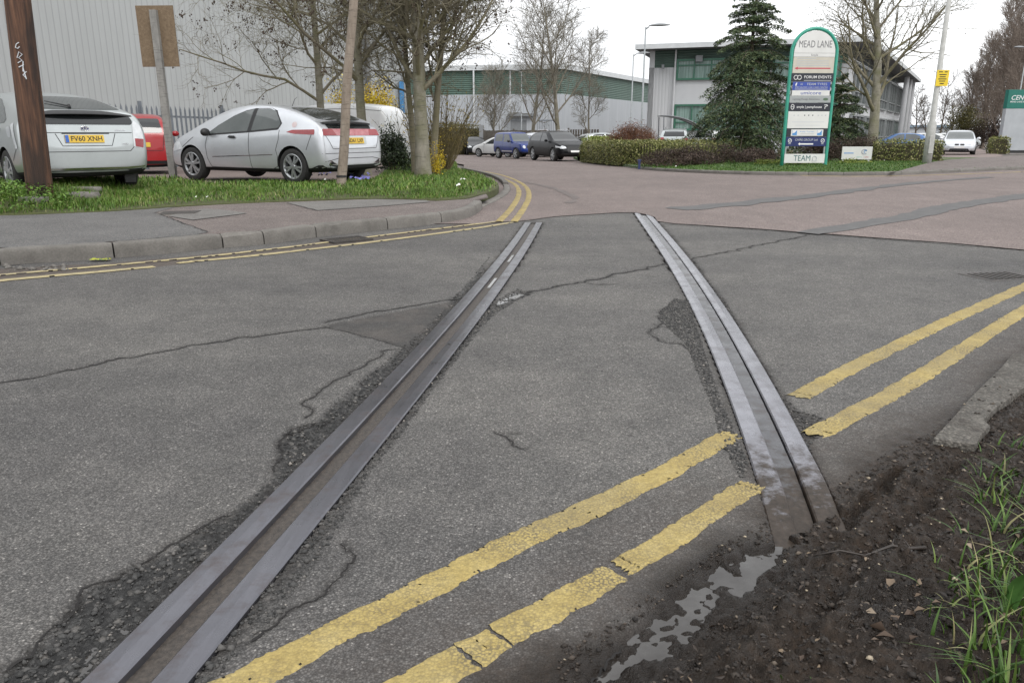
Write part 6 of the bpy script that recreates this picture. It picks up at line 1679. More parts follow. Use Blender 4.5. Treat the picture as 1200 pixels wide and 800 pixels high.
def mound(name, pos, rad, mat, leaf, n, label, seed, cat='shrub', stems=6, shape=1., hollow=.55, group=None, jitter=.8, aspect=.5, inner=True, lumps=9, stem_mat=None):
    """loose shrub: stems from the foot, leaves clustered round many small boughs"""
    rr = np.random.default_rng(seed); root = empty(name, tuple(pos), label=label, cat=cat, group=group); rx_, ry_, h = rad
    mb = MB(); 
    C = []
    for _ in range(lumps):
        v = rr.normal(size=3); v[2] = abs(v[2]) * .9 + .1; v /= np.linalg.norm(v); k = rr.uniform(.5, .88); C.append((v[0] * rx_ * k, v[1] * ry_ * k, h * .12 + v[2] * h * .8 * k, rr.uniform(.3, .52)))
    for c in C[:max(stems, 3)]:
        mb.tube([(c[0] * .12, c[1] * .12, -.05), (c[0] * .5, c[1] * .5, c[2] * .45), (c[0] * .95, c[1] * .95, c[2])], [.02, .014, .006], 5)
    mb.build('stems', stem_mat or M_STEM, root, True)
    P = []; N = []
    per = n // lumps
    for c in C:
        v = rr.normal(size=(per, 3)); v /= np.linalg.norm(v, axis=1)[:, None]; k = hollow + (1 - hollow) * rr.random((per, 1)) ** .6 + .12 * rr.normal(size=(per, 1))
        s = np.array((rx_, ry_, h * .62)) * c[3]
        q = v * k * s + np.array(c[:3]); P.append(q); N.append(v)
    P = np.concatenate(P); N = np.concatenate(N); m = P[:, 2] > .02; P, N = P[m], N[m]
    leaf_cloud('foliage', P, N, leaf, mat, aspect, root, jitter)
    return root

zr = lambda x, y: Z0(x, y) + .12
# variegated hedge on the right-hand corner
HP = [(p.x, p.y) for p in smooth_line([Vector((XY(a, b), b, 0)) for a, b in ((694, 40), (712, 36.4), (732, 33.5), (750, 32.2), (773, 32.2), (800, 33.4), (893, 36.8))], 4)]
hedge('hedge', HP, 1.15, .93, lambda x, y: Z0(x, y) + .06, M_VARIEG, .075, 620, 'clipped yellow-green variegated hedge curving round the corner opposite the junction', 3)
for k, (px, Y, rx_, h, lab) in enumerate(((788, 28.9, 1.25, .80, 'low dark brown shrub mound nearest the variegated hedge corner'), (826, 29.2, 1.1, .88, 'dark brown shrub mound in the middle of the low row'), (862, 29.6, .95, .86, 'rounded dark brown shrub mound nearest the tall sign'), (893, 31, .8, .72, 'small dark brown shrub under the skirts of the cedar'))):
    X = XY(px, Y); mound('shrub', (X, Y, float(zr(X, Y))), (rx_, .8, h), M_MAROON, .055, 5200, lab, 30 + k, group='low dark shrubs before the cedar', hollow=.35, lumps=14)
for k, (px, Y, rx_, h, lab) in enumerate(((962, 31.5, 1.2, 1.15, 'dark brown hedge shrub behind the tall sign'), (990, 31.8, 1.0, 1.15, 'dark brown hedge shrub above the small white sign'), (1017, 32, .95, 1.15, 'dark brown hedge shrub round the foot of the bare tree'))):
    X = XY(px, Y); mound('shrub', (X, Y, float(zr(X, Y))), (rx_, .7, h), M_MAROON, .06, 4200, lab, 40 + k, group='brown shrubs behind the signs', hollow=.35, lumps=14)
X0, X1 = XY(1030, 30.6), XY(1101, 30.2)
hedge('hedge', [(X0, 30.8), ((X0 + X1) / 2, 30.4), (X1, 30.2)], 1.0, .82, zr, M_VARIEG, .08, 420, 'short clipped yellow-green hedge behind the lamp post with the yellow notice', 8)
for k, (px, Y, lab, rx_) in enumerate(((905, 27.5, 'spreading lime-green ground plant left of the tall sign', .7), (942, 27, 'bushy lime-green plant seen between the legs of the tall sign', .42), (1003, 28, 'low lime-green plant behind the small white sign', .7))):
    X = XY(px, Y); mound('plant', (X, Y, float(zr(X, Y))), (rx_, .5, .30 if k != 1 else .55), M_LIME, .06, 900, lab, 50 + k, 'plant', 4)
# red-brown dogwood with a mass of upright stems
X = XY(741, 38); root = empty('shrub', (X, 38, float(zr(X, 38))), label='rounded red-brown bush of bare stems behind the variegated hedge', cat='shrub')
mb = MB(); rr = random.Random(4)
st_ = [(rr.gauss(0, .32), rr.gauss(0, .25), rr.uniform(-.95, .95), rr.uniform(-.4, .4)) for _ in range(90)]
for a, b, c, d in st_: mb.tube([(a, b, -.05), (a + c * .5, b + d * .5, .75), (a + c, b + d, 1.55 - .35 * c * c)], [.012, .008, .004], 4, False)
mb.build('stems', M_DOGW, root)
v = RNG.normal(size=(9000, 3)); v[:, 2] = np.abs(v[:, 2]); v /= np.linalg.norm(v, axis=1)[:, None]; k = (.45 + .55 * RNG.random((9000, 1)) ** .5) * (1 + .1 * RNG.normal(size=(9000, 1)))
P = v * k * np.array((1.36, 1.0, 1.45)) + np.array((0, 0, .25)); leaf_cloud('twig_mass', P, v * .3 + np.array((0, 0, .1)), .16, M_DOGW, .10, root, 1.0)
# evergreen shrub beside the silver hatchback
mound('shrub', (XY(459, 21.5), 21.5, .06), (.52, .45, 1.3), M_EVERG, .065, 5200, 'dense dark evergreen shrub between the silver hatchback and the trees', 61, lumps=18, hollow=.3)
# yellow forsythia
def forsythia(px, Y, rad, n, label, seed, z, size=.05):
    X = XY(px, Y); return mound('forsythia_bush', (X, Y, z), rad, M_FORS, size, n, label, seed, 'shrub', 9, hollow=.1, lumps=16)
forsythia(430, 30.6, (1.5, .6, 4.3), 15000, 'bright yellow forsythia in full flower behind the white van', 66, -.05, .085)
forsythia(513, 18.6, (.26, .28, .85), 950, 'small bright yellow forsythia at the foot of the stout tree', 67, zat(XY(513, 18.6), 18.6), .04)
def loose_shrub(px, Y, rad, label, seed, z, nstem=46, flowers=500, fm=None, top=1.):
    X = XY(px, Y); root = empty('shrub', (X, Y, z), label=label, cat='shrub'); rr = random.Random(seed); t = Tree(seed)
    for _ in range(nstem):
        a = rr.random() * 6.28; k = rr.random() ** .5; sp_ = k * .55
        t.grow((math.cos(a) * rad[0] * .3 * k, math.sin(a) * rad[1] * .3 * k, -.05), (math.cos(a) * sp_, math.sin(a) * sp_ * .8, 1), rad[2] * rr.uniform(.7, 1.05), .012, 0, [dict(n=6, wig=.08, up=.03, tip=.3), dict(k=6, L=rad[2] * .3, n=4, wig=.12, up=.08, f0=.25, ang=(15, 40), rr=.6, tip=.4, rmin=.005)])
    v, f = t.mesh(0, 1, (5, 3)); mesh_np('stems', v, f, M_BROOM, True, root)
    tips = []
    for pts, rad_, lv in t.br: tips += [pts[rr.randrange(2, len(pts))]] if lv else []
    sel = [tips[rr.randrange(len(tips))] for _ in range(flowers)]
    P = np.array([tuple(q) for q in sel]) + RNG.normal(0, .025, (len(sel), 3)); leaf_cloud('blossom', P, np.tile([0, 0, 1.], (len(P), 1)), .045, fm or M_FORS, .6, root, 1.)
M_BROOM = pm('olive_stems', (.075, .06, .025), (.16, .125, .055), 7, .9)
M_BUD = leaf_mat('olive_bud', [(0, (.12, .10, .025)), (.6, (.22, .17, .04)), (1, (.4, .3, .05))])
loose_shrub(517, 22.5, (.65, .7, 2.25), 'tall loose olive-stemmed shrub with a few yellow flowers right of the trees', 70, zat(XY(517, 22.5), 22.5), 52, 1500, M_BUD)
loose_shrub(524, 25.5, (.3, .5, 1.3), 'smaller olive-stemmed shrub behind the taller one beside the road', 72, .02, 36, 700, M_BUD)
loose_shrub(488, 23, (.5, .4, 2.1), 'sparse yellow-flowered shrub behind the leaning slim trunk', 73, .0, 20, 420, M_FORS)
# far hedges
hedge('hedge', [(XY(520, 66), 66), (XY(540, 71), 71), (XY(562, 72), 72)], 1.6, 2.5, lambda x, y: Z0(x, y), M_OLIVE, .13, 90, 'tall olive-brown hedge behind the charcoal hatchback', 12)
hedge('hedge', [(XY(688, 47), 47), (XY(705, 43), 43), (XY(722, 41.5), 41.5)], 1.1, 1.25, lambda x, y: Z0(x, y), M_LIME, .10, 160, 'pale olive hedge behind the black SUV and the variegated hedge', 14)
X = XY(1122, 74); hedge('hedge', [(XY(1104, 74), 74), (XY(1140, 72), 72)], 1.2, 1.05, lambda x, y: Z0(x, y) + .1, M_EVERG, .12, 120, 'dark low hedge across the far end of the driveway', 16)
hedge('hedge', [(XY(1168, 50), 50), (XY(1174, 48), 48)], .9, 1.0, lambda x, y: Z0(x, y) + .1, M_VARIEG, .1, 160, 'scrap of yellow-green hedge between the driveway car and the big sign', 17)
mound('bush', (XY(1128, 90), 90, float(Z0(50, 90))), (2.6, 2.0, 5.2), M_OLIVE, .16, 9000, 'dark olive bush mass below the brown trees behind the driveway', 18, 'bush', 8, hollow=.2, lumps=22)
mound('bush', (XY(1160, 86), 86, float(Z0(50, 86))), (2.6, 2.0, 4.6), M_MAROON, .14, 9000, 'dark brown thicket behind the silver car in the driveway', 19, 'bush', 8, hollow=.2, lumps=22)

# ---- the cedar: whorls of drooping limbs with flat needle sprays
def cedar(pos, H, Rm, seed, label, nl=170, dens=150, z0=.25, top=True):
    rr = random.Random(seed); root = empty('cedar_tree', tuple(pos), label=label, cat='tree', group='dark conifers on the right')
    MB().tube([(0, 0, -.1), (.03, 0, H * .3), (-.02, .02, H * .7), (.04, 0, H)], [.17, .13, .06, .008], 9).build('trunk', M_TWIGS, root, True)
    mb = MB(); P = []; N = []; S = []
    for k in range(nl):
        f = (k + .5) / nl; z = z0 + (H - z0 - .15) * f ** 1.05; z = round(z / .46) * .46 + rr.gauss(0, .06) if z < H * .9 else z; z = max(z + rr.gauss(0, .10), .15)
        prof = (1 - (z / H)) ** .82 * (1 if z > H * .12 else .9)
        L = max(.22, Rm * prof * rr.uniform(.55, 1.3)); a = k * 2.39996 + rr.gauss(0, .25)
        up = .12 + .5 * (z / H); dx, dy = math.cos(a), math.sin(a); pts = []
        for i in range(8):
            s = i / 7; pts.append(Vector((dx * L * s, dy * L * s, z + L * (up * s - (.62 + .1 * rr.random()) * s * s * (1.15 - .6 * z / H)) + .05 * rr.gauss(0, 1) * s * L * .3)))
        mb.tube(pts, [.035 * (1 - .85 * i / 7) * min(1, L) for i in range(8)], 4, False)
        m = int(L * dens) + 10
        for _ in range(m):
            s = rr.random() ** .72; s = .08 + .95 * s; i = min(6, int(s * 7)); q = pts[i].lerp(pts[i + 1], s * 7 - i)
            w = .34 * L * (1 - abs(s - .45) * 1.1) + .06; o = rr.uniform(-1, 1) * w
            q = q + Vector((-dy * o, dx * o, -.16 * abs(o) - rr.random() * .09 + rr.gauss(0, .02)))
            P.append(tuple(q)); N.append((dx * .35, dy * .35, .7)); S.append(rr.uniform(.07, .17))
    mb.build('branches', M_TWIGS, root, True)
    leaf_cloud('foliage', np.array(P), np.array(N), np.array(S), M_CEDAR, .30, root, .55, fold=.1)
    return root
Xc = XY(868, 36); cedar((Xc + .2, 36, float(zr(Xc, 36))), 8.3, 3.2, 5, 'tall dark cedar with drooping tiers left of the tall sign', 190, 240)
Xc = XY(980, 37.5); cedar((Xc, 37.5, float(zr(Xc, 37.5))), 3.9, 2.4, 9, 'lower dark conifer showing between the tall sign and the bare tree', 100, 260)
# =================================================================== BUILDINGS, FENCES, SIGNS, LAMPS, RIGHT-HAND LAND
def cladding(name, a, b, pitch, depth=.5, horizontal=False, streak=.5, rough=.5):
    t = NT(name); w = t.n.new('ShaderNodeTexWave'); w.wave_type = 'BANDS'; w.bands_direction = 'Z' if horizontal else 'X'
    w.inputs['Scale'].default_value = 1 / pitch / 3.1416 * 1.57; w.inputs['Distortion'].default_value = 0
    t.lk(t.co, w.inputs['Vector'])
    c = t.ramp(t.noise(.5, 6, .6, t.map((2.5, 2.5, .25))), [(.3, a), (.7, b)])
    s = t.ramp(t.noise(1.6, 6, .7, t.map((6, 6, .3))), [(.45, (1,) * 3), (.8, (1 - streak * .25,) * 3)])
    c = t.mix(1, c, s, 'MULTIPLY')
    seam_ = t.ramp(w.outputs['Fac'], [(.0, (.80,) * 3), (.14, (1,) * 3)])
    c = t.mix(1, c, seam_, 'MULTIPLY')
    return t.out(c, rough, t.bump(w.outputs['Fac'], depth, .05))
def wall_box(name, a, b, z0, z1, th, mat, parent, at=0., inset=0.):
    """upright slab from a to b (2D), thickness th behind its face; local x runs along it"""
    a = Vector((a[0], a[1])); b = Vector((b[0], b[1])); d = b - a; L = d.length
    o = MB().box((L / 2, th / 2, (z0 + z1) / 2), (L, th, z1 - z0)).build(name, mat, parent)
    o.rotation_euler = (0, 0, math.atan2(d.y, d.x)); n = Vector((-d.y, d.x)) / L
    base = a + n * at; o.location = (base.x, base.y, 0); return o
def place(root):
    """give world-placed children of an empty their place under it"""
    q = Vector(root.location)
    for ch in root.children:
        ch.location = Vector(ch.location) - q

# ---- big grey corrugated shed on the left, palisade fence before it
M_CLAD = cladding('grey_corrugated_cladding', (.345, .36, .36), (.39, .405, .405), .34, .12, streak=.3)
fd = Vector((.595, .804)).normalized(); nl_ = Vector((-fd.y, fd.x))
F0 = Vector((XY(170, 24), 24)); FL = F0 - fd * 11; FR_ = F0 + fd * 11.6
w0 = F0 + nl_ * 6 - fd * 24; w1p = F0 + nl_ * 6
tt = 0; q = w1p
while (q.x / q.y) < (477 - 600) / 900 * 1.0 and tt < 60: tt += .1; q = w1p + fd * tt
WR = q
shed = empty('warehouse', (w0.x, w0.y, -.6), label='huge pale grey corrugated warehouse wall filling the upper left', cat='building')
o = wall_box('wall', w0, WR, -.8, 15, .3, M_CLAD, shed); o = wall_box('wall', WR + Vector((0.29,.10)), WR + Vector((.29, .10)) + nl_ * 30, -.8, 15, .3, M_CLAD, shed)
M_TRIM = pm('grey_trim', (.30, .31, .32), (.36, .37, .38), 3, .5); M_BLUES = pm('blue_steel', (.05, .20, .42), (.07, .25, .5), 5, .5)
o = MB().tube([(0, 0, -.6), (0, 0, 15)], .13, 10).build('downpipe', pm('dark_grey_pipe', (.15, .155, .16), (.2, .205, .21), 4, .5), shed); pp = WR - fd * 2.6 - nl_ * .25; o.location = (pp.x, pp.y, 0)
o = MB().box((0, 0, 1.3), (.20, .2, 4.6)).build('corner_post', M_BLUES, shed); o.location = (WR.x, WR.y - .3, 0)
o = wall_box('roof', w0, WR, 15, 15.3, 30, M_TRIM, shed); place(shed)
M_GALV = pm('galvanised_steel', (.13, .15, .17), (.19, .21, .235), 7, .5, .1, 40)
def palisade(a, b, label):
    d = b - a; L = d.length; root = empty('palisade_fence', (a.x, a.y, float(ZCP(a.x, a.y))), math.atan2(d.y, d.x), label, 'fence')
    mb = MB(); n = int(L / .155)
    slope = (float(ZCP(b.x, b.y)) - float(ZCP(a.x, a.y))) / L
    for i in range(n):
        x = i * .155; z = slope * x; h = 1.90 + .012 * math.sin(i * 1.7)
        mb.add([(x - .035, -.02, z + .06), (x, -.005, z + .06), (x + .035, -.02, z + .06), (x - .035, -.02, z + h - .12), (x, -.005, z + h - .05), (x + .035, -.02, z + h - .12), (x, -.008, z + h)],
               [(0, 1, 4, 3), (1, 2, 5, 4), (3, 4, 6), (4, 5, 6)])
    mb.build('pales', M_GALV, root)
    for zz in (.36, 1.58): MB().bar((0, .02, zz), (L, .02, zz + slope * L), .04, .06).build('rail', M_GALV, root)
    k = 0
    while k * 2.75 < L: MB().box((k * 2.75, .06, .95 + slope * k * 2.75), (.10, .06, 2.1)).build('post', M_GALV, root); k += 1
palisade(FL, Vector((FR_.x, FR_.y)), 'long grey spiked palisade fence along the foot of the grey warehouse')

# ---- far warehouse with the green band
wA, wC, wE = Vector((XY(470, 94), 94)), Vector((XY(657, 90), 90)), Vector((XY(768, 121), 121))
zt = WY(657, 75, 90).z
M_WCL = cladding('pale_grey_cladding', (.38, .40, .425), (.44, .46, .485), .5, .15, streak=.4); M_GRN = cladding('green_louvre_band', (.065, .115, .09), (.085, .145, .115), .34, .8, True)
M_ROOFE = pm('pale_roof_edge', (.5, .52, .53), (.6, .62, .63), 2, .5)
wh = empty('warehouse', (wA.x, wA.y, -1.2), label='long pale grey warehouse with a dark green band, across the end of the road', cat='building')
for a, b in ((wA, wC), (wC, wE)):
    d = (b - a).normalized(); off = Vector((-d.y, d.x)) * .002
    wall_box('wall', a, b, -1.4, zt - 3.15, .4, M_WCL, wh)
    wall_box('green_band', a, b, zt - 3.15, zt - .55, .4, M_GRN, wh, .05)
    wall_box('roof_edge', a - d * .3, b + d * .3, zt - .55, zt, .9, M_ROOFE, wh, -.35)
for px, Y, a, b in ((556, 92, 0, 0), (598, 91.5, 0, 0), (740, 112.4, 0, 0)):
    o = MB().tube([(0, 0, -1.2), (0, 0, zt - .5)], .10, 8).build('downpipe', M_ROOFE, wh); o.location = (XY(px, Y), Y - .2, 0)
M_SHUT = pm('grey_door', (.17, .18, .19), (.21, .22, .23), 3, .6)
o = MB().box((0, 0, .6), (2.6, .25, 3.6)).build('loading_door', M_SHUT, wh); o.location = (XY(612, 91.1), 90.95, 0)
o = MB().box((0, 0, 3.0), (3.2, .9, .3)).build('canopy', M_SHUT, wh); o.location = (XY(612, 91.1), 90.7, 0)
o = MB().add([(wA.x, wA.y, zt - .1), (wC.x, wC.y, zt - .1), (wE.x, wE.y, zt - .1), (wA.x, wE.y + 6, zt - .05), (wA.x, wA.y, zt - .3), (wC.x, wC.y, zt - .3), (wE.x, wE.y, zt - .3), (wA.x, wE.y + 6, zt - .25)], [(0, 1, 2, 3), (7, 6, 5, 4), (0, 4, 5, 1), (1, 5, 6, 2), (2, 6, 7, 3), (3, 7, 4, 0)]).build('roof', M_ROOFE, wh)
place(wh)

# timber fence before it
M_TIMB = bark_mat('grey_weathered_timber', (.13, .115, .10), (.20, .18, .155)); 
def timber_fence(p0, p1, label, gaps=0., h=2.05):
    a = Vector((XY(p0[0], p0[1]), p0[1])); b = Vector((XY(p1[0], p1[1]), p1[1])); d = b - a; L = d.length
    root = empty('timber_fence', (a.x, a.y, float(Z0(a.x, a.y))), math.atan2(d.y, d.x), label, 'fence', 'timber fences at the end of the road'); mb = MB(); n = int(L / .15)
    for i in range(n):
        if gaps and i % 3 == 2: continue
        mb.box((i * .15 + .07, 0, h / 2 + .02 * math.sin(i * 2.1)), (.14, .022, h))
    mb.build('boards', M_TIMB, root)
    for z in (.4, 1.6): MB().box((L / 2, .05, z), (L, .05, .09)).build('rail', M_TIMB, root)
    for k in range(int(L / 3) + 1): MB().box((k * 3, .08, h / 2 + .06), (.12, .12, h + .15)).build('post', M_TIMB, root)
timber_fence((566, 70), (645, 67), 'grey close-boarded timber fence behind the parked row'); timber_fence((665, 67), (703, 62), 'grey open-boarded timber fence right of the close-boarded one', 1)
MB().box((0, 0, 1.2), (.35, .35, 2.6)).build('gate_post', M_TRIM, None, bevel=.02, loc=(XY(564, 69.4), 69.4, float(Z0(0, 69))), label='square grey gate post at the left end of the timber fence', cat='post')
# short grey railings at the yard gate behind
def railing(px0, px1, Y, label):
    a, b = XY(px0, Y), XY(px1, Y); root = empty('railing', (a, Y, float(Z0(a, Y))), 0, label, 'fence'); L = b - a; mb = MB()
    for i in range(int(L / .16)): mb.box((i * .16, 0, 1.6), (.04, .03, 3.0))
    mb.build('bars', M_GALV, root)
    for z in (.3, 3.0): MB().box((L / 2, .03, z), (L, .05, .08)).build('rail', M_GALV, root)
railing(630, 652, 74, 'tall pale steel railing behind the silver SUV with roof rails')

# ---- white office with green-framed windows
oA, oB, oC = Vector((XY(757, 63), 63)), Vector((XY(986, 58.5), 58.5)), Vector((XY(1052, 101), 101))
ztop = WY(757, 55, 63).z
M_OW = cladding('pale_white_cladding', (.47, .48, .49), (.53, .54, .55), .42, .2, streak=.35); M_OWF = pm('smooth_white_panel', (.50, .51, .525), (.55, .56, .57), 1.2, .5)
M_OG = cladding('dark_green_fascia', (.050, .085, .068), (.065, .11, .088), .3, .6, True); M_FRAME = pm('green_window_frame', (.03, .12, .075), (.04, .15, .095), 3, .4)
def office_glass():
    t = NT('office_glass'); c = t.ramp(t.noise(1.3, 3, .5, t.map((9, 9, .25))), [(.3, (.10, .17, .145)), (.55, (.19, .28, .25)), (.75, (.30, .40, .37))])
    return t.out(c, .12, **{'Specular IOR Level': .6})
M_OGL = office_glass()
M_DGL = pm('dark_office_glass', (.05, .065, .065), (.10, .12, .12), .8, .08, **{'Specular IOR Level': .8})
off = empty('office_building', (oA.x, oA.y, -.4), label='two-storey white office with green window frames and a flat overhanging roof', cat='building')
def on_wall(a, b, fn, name, mat, proud=0., parent=off):
    d = b - a; o = fn.build(name, mat, parent); o.rotation_euler = (0, 0, math.atan2(d.y, d.x)); n = Vector((-d.y, d.x)).normalized(); q = a - n * proud; o.location = (q.x, q.y, 0); return o
dA = (oB - oA).normalized(); LA = (oB - oA).length; LB = (oC - oB).length
eA = oA + dA * (XY(789, 62.4) - oA.x)
wall_box('wall', oA, eA, -.8, ztop - 1.55, .4, M_OW, off); wall_box('wall', eA, oB, -.8, ztop - 1.55, .4, M_OWF, off, .05); wall_box('wall', oB, oC, -.8, ztop - 1.1, .4, M_OWF, off, .02)
wall_box('fascia_band', oA, oB, ztop - 1.55, ztop - .3, .4, M_OG, off, .03); wall_box('fascia_band', oB, oC, ztop - 1.1, ztop - .3, .4, M_DGL, off, .05)
lw = oA + Vector((-dA.y, dA.x)) * 30
wall_box('wall', lw, oA, -.8, ztop - .3, .4, M_OW, off, .004)
# overhanging roof slab
ov = 1.5; nA = Vector((dA.y, -dA.x)); dB = (oC - oB).normalized(); nB = Vector((dB.y, -dB.x))
r0 = oA - dA * .9 + nA * ov; r1 = oB + nA * ov + nB * ov * .8; r2 = oC + nB * ov * 1.1 + dB * 2.2; r3 = oC - nB * 14; r4 = lw - dA * .9
RP = [r0, r1, r2, r3, r4]
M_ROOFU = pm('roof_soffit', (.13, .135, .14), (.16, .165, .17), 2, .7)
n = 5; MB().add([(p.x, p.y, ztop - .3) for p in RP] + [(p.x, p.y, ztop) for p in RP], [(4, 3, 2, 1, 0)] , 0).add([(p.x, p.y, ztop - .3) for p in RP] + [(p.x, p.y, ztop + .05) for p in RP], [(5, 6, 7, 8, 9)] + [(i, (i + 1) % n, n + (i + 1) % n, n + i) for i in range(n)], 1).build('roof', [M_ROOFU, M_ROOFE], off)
M_GFR = pm('grey_window_frame', (.2, .215, .215), (.25, .265, .265), 3, .5)
def window(a, b, x0, x1, z0, z1, nx, nz, glass=None, frm=None):
    cx, cz, w, h = (x0 + x1) / 2, (z0 + z1) / 2, x1 - x0, z1 - z0
    mb = MB()
    for x in (x0, x1): mb.box((x, 0, cz), (.14, .16, h + .14))
    for z in (z0, z1): mb.box((cx, .004, z), (w - .14, .16, .14))
    for i in range(1, nx): mb.box((x0 + w * i / nx, .006, cz), (.10, .12, h - .14))
    for zf in nz: mb.box((cx, .010, z0 + h * zf), (w - .14, .10, .09))
    f = on_wall(a, b, mb, 'window', frm or M_FRAME, .10)
    g = MB().box((cx, .08, cz), (w, .03, h)).build('pane', glass or M_OGL, f)
    return f
zb = lambda py, Y=62: WY(800, py, Y).z
x0 = XY(791, 62.4) - oA.x; w1 = XY(853, 61) - oA.x; w2 = XY(905, 60) - oA.x; w3 = LA - .6
for a, b in ((x0, w1), (w1 + .35, w2 - .2), (w2 + .15, w3)):
    window(oA, oB, a, b, zb(93), zb(70.5), 3, (.72,)); window(oA, oB, a, b, zb(152), zb(123.5), 3, (.30,))
for k in range(5):
    a = LB * (.06 + .185 * k); b = a + LB * .15
    window(oB, oC, a, b, 3.3, ztop - 1.35, 3, (.3,), M_DGL, M_GFR); window(oB, oC, a, b, -.1, 2.4, 3, (.3,), M_DGL if k < 4 else M_OGL, M_GFR)
o = MB().tube([(0, 0, -.6), (0, 0, ztop - .3)], .07, 8).build('downpipe', M_OWF, off); o.location = (eA.x - .1, eA.y - .22, 0)
for k in range(3):
    q = oC + nB * (ov * .6) - dB * (k * 5.0); o = MB().tube([(0, 0, -.9), (0, 0, ztop - .3)], .28, 12).build('column', M_OWF, off); o.location = (q.x, q.y, 0)
o = MB().box((0, 0, zb(78)), (.18, .2, .3)).build('floodlight', M_SHUT, off); o.location = (XY(772, 62.5), 62.3, 0)
o = MB().box((0, 0, ztop - 1.0), (.5, .25, .45)).build('floodlight', M_SHUT, off); o.location = (XY(813, 61.5), 61.4, 0)
place(off)
# curved smoking shelter
X = XY(772, 54); sh = empty('shelter', (X, 54, float(zr(X, 54))), label='curved clear-roofed shelter beside the silver SUV, before the office', cat='shelter')
M_CLEAR = pm('smoky_plastic', (.12, .14, .14), (.17, .19, .19), 2, .1, **{'Specular IOR Level': .7})
cv = [(3.0 * u, 0, 2.55 - .95 * (u ** 2.2)) for u in np.linspace(0, 1, 12)]
mb = MB(); vs = []
for x, _, z in cv: vs += [(x, -.9, z), (x, .9, z), (x, -.9, z + .03), (x, .9, z + .03)]
mb.add(vs, [(i * 4 + a, i * 4 + b, (i + 1) * 4 + b, (i + 1) * 4 + a) for i in range(11) for a, b in ((0, 1), (3, 2), (2, 0), (1, 3))]).build('canopy', M_CLEAR, sh, True)
for y in (-.9, .9):
    MB().tube([(x, y, z + .02) for x, _, z in cv], .035, 6).build('rib', M_SHUT, sh); MB().tube([(.15, y, 0), (.1, y, 2.5)], .04, 6).build('leg', M_SHUT, sh); MB().tube([(2.9, y, 0), (2.95, y, 1.65)], .04, 6).build('leg', M_SHUT, sh)
# far pale building
X = XY(1070, 150); fb = empty('building', (X, 150, -1.5), label='distant pale low building with a blue-grey roof, right of the white office', cat='building')
MB().box((0, 0, 1.6), (9, 8, 3.6)).build('wall', M_WCL, fb); MB().prism([(-4.8, -4.4), (4.8, -4.4), (4.8, 4.4), (-4.8, 4.4)], .5, M=Matrix.Translation((0, 0, 3.4))).build('roof', pm('blue_grey_roof', (.16, .22, .28), (.2, .26, .32), 2, .5), fb, bevel=.1)
for k in range(3): MB().box((-2.6 + 2.6 * k, -4.03, 1.9), (1.5, .1, 1.2)).build('window', M_DGL, fb)

# ---- land on the right: kerb, lawn, footway, driveway, office car park
LK = smooth_line([Vector((p[0], p[1], 0)) for p in RIGHT_K][::-1], 1)     # from left/far to right
s_tot = path_len(LK); ns = int(s_tot / .92); kk = np.linspace(0, s_tot, ns + 1)
for k in range(ns):
    sweep_stone('kerb', LK, kk[k] + .005, kk[k + 1] - .005, .13, .11 if kk[k] < s_tot * .97 else .05, M_KERB, 200 + k, kind='structure')
lawn = [(p.x, p.y + .10) for p in LK]
back = [(60, 31), (60, 60), (20, 46), (4, 44)]
zl = lambda x, y: Z0(x, y) + .10 + .10 * sst(.2, 3.5, seg_dist(np.asarray(x, float), np.asarray(y, float), [(p.x, p.y) for p in LK])[0]) * 1.
M_LAWN = pm('lawn_turf', (.035, .075, .012), (.065, .115, .022), 1.6, .95, .5, 45, .03)
drape('lawn', lawn + [(48, 34), (34, 36.5), (28, 33), (24, 32.6), (20, 36), (12, 38.5), (5, 41.5), (3.6, 40)], zl, M_LAWN, .6, .2, kind='structure')
iL = [p for p in LK if p.x > G(1027, 206).x]
fw = [(p.x, p.y + .12) for p in iL] + g2([(1300, 181), (1200, 184.5), (1150, 187), (1110, 190), (1088, 193.5), (1062, 198), (1040, 203)], .12)
drape('pavement', fw, lambda x, y: zl(x, y) + .012, M_PAVE_R, .4, 0, kind='structure')
drive = [(XY(1101, 33), 33), (XY(1172, 36), 36), (XY(1178, 44), 44), (XY(1166, 50), 50), (XY(1150, 74), 74), (XY(1098, 73), 73), (XY(1100, 44), 44)]
drape('driveway', drive, lambda x, y: zl(x, y) + .006 - .08 * sst(33, 40, y), M_BLOCK, .8, .1, kind='structure')
drape('car_park', [(XY(760, 41), 41), (XY(1000, 41), 41), (XY(1098, 50), 50), (XY(1098, 100), 100), (oC.x, oC.y), (oB.x, oB.y), (oA.x, oA.y), (XY(740, 56), 56)], lambda x, y: Z0(x, y) + .13, M_SIDE, 1.2, .2, kind='structure')
gx_, gy_ = fill([(p[0], p[1]) for p in lawn] + [(34, 31), (25, 31), (12, 31), (7, 33)], 260)
gm = ~in_poly(gx_, gy_, fw) & ~in_poly(gx_, gy_, drive)
gx_, gy_ = gx_[gm], gy_[gm]
M_LAWNG = grass_mat('lawn_grass', [(0, (.04, .09, .012)), (.5, (.065, .14, .02)), (.9, (.10, .17, .03)), (1, (.16, .17, .06))])
blades('grass', gx_, gy_, zl(gx_, gy_) - .01, RNG.uniform(.03, .075, len(gx_)), M_LAWNG, .013, .9, kind='stuff')
dots('flowers', [(846, 196), (1022, 184), (1066, 186), (1036, 190), (792, 197)], M_WHITE_FL, .06, .06, zl)
rock(920, 182, .75, .5, .36, 'rounded sandstone boulder at the foot of the tall sign', 21, zl, 0, pm('sandstone', (.24, .165, .11), (.36, .27, .19), 4, .9, .4, 20))
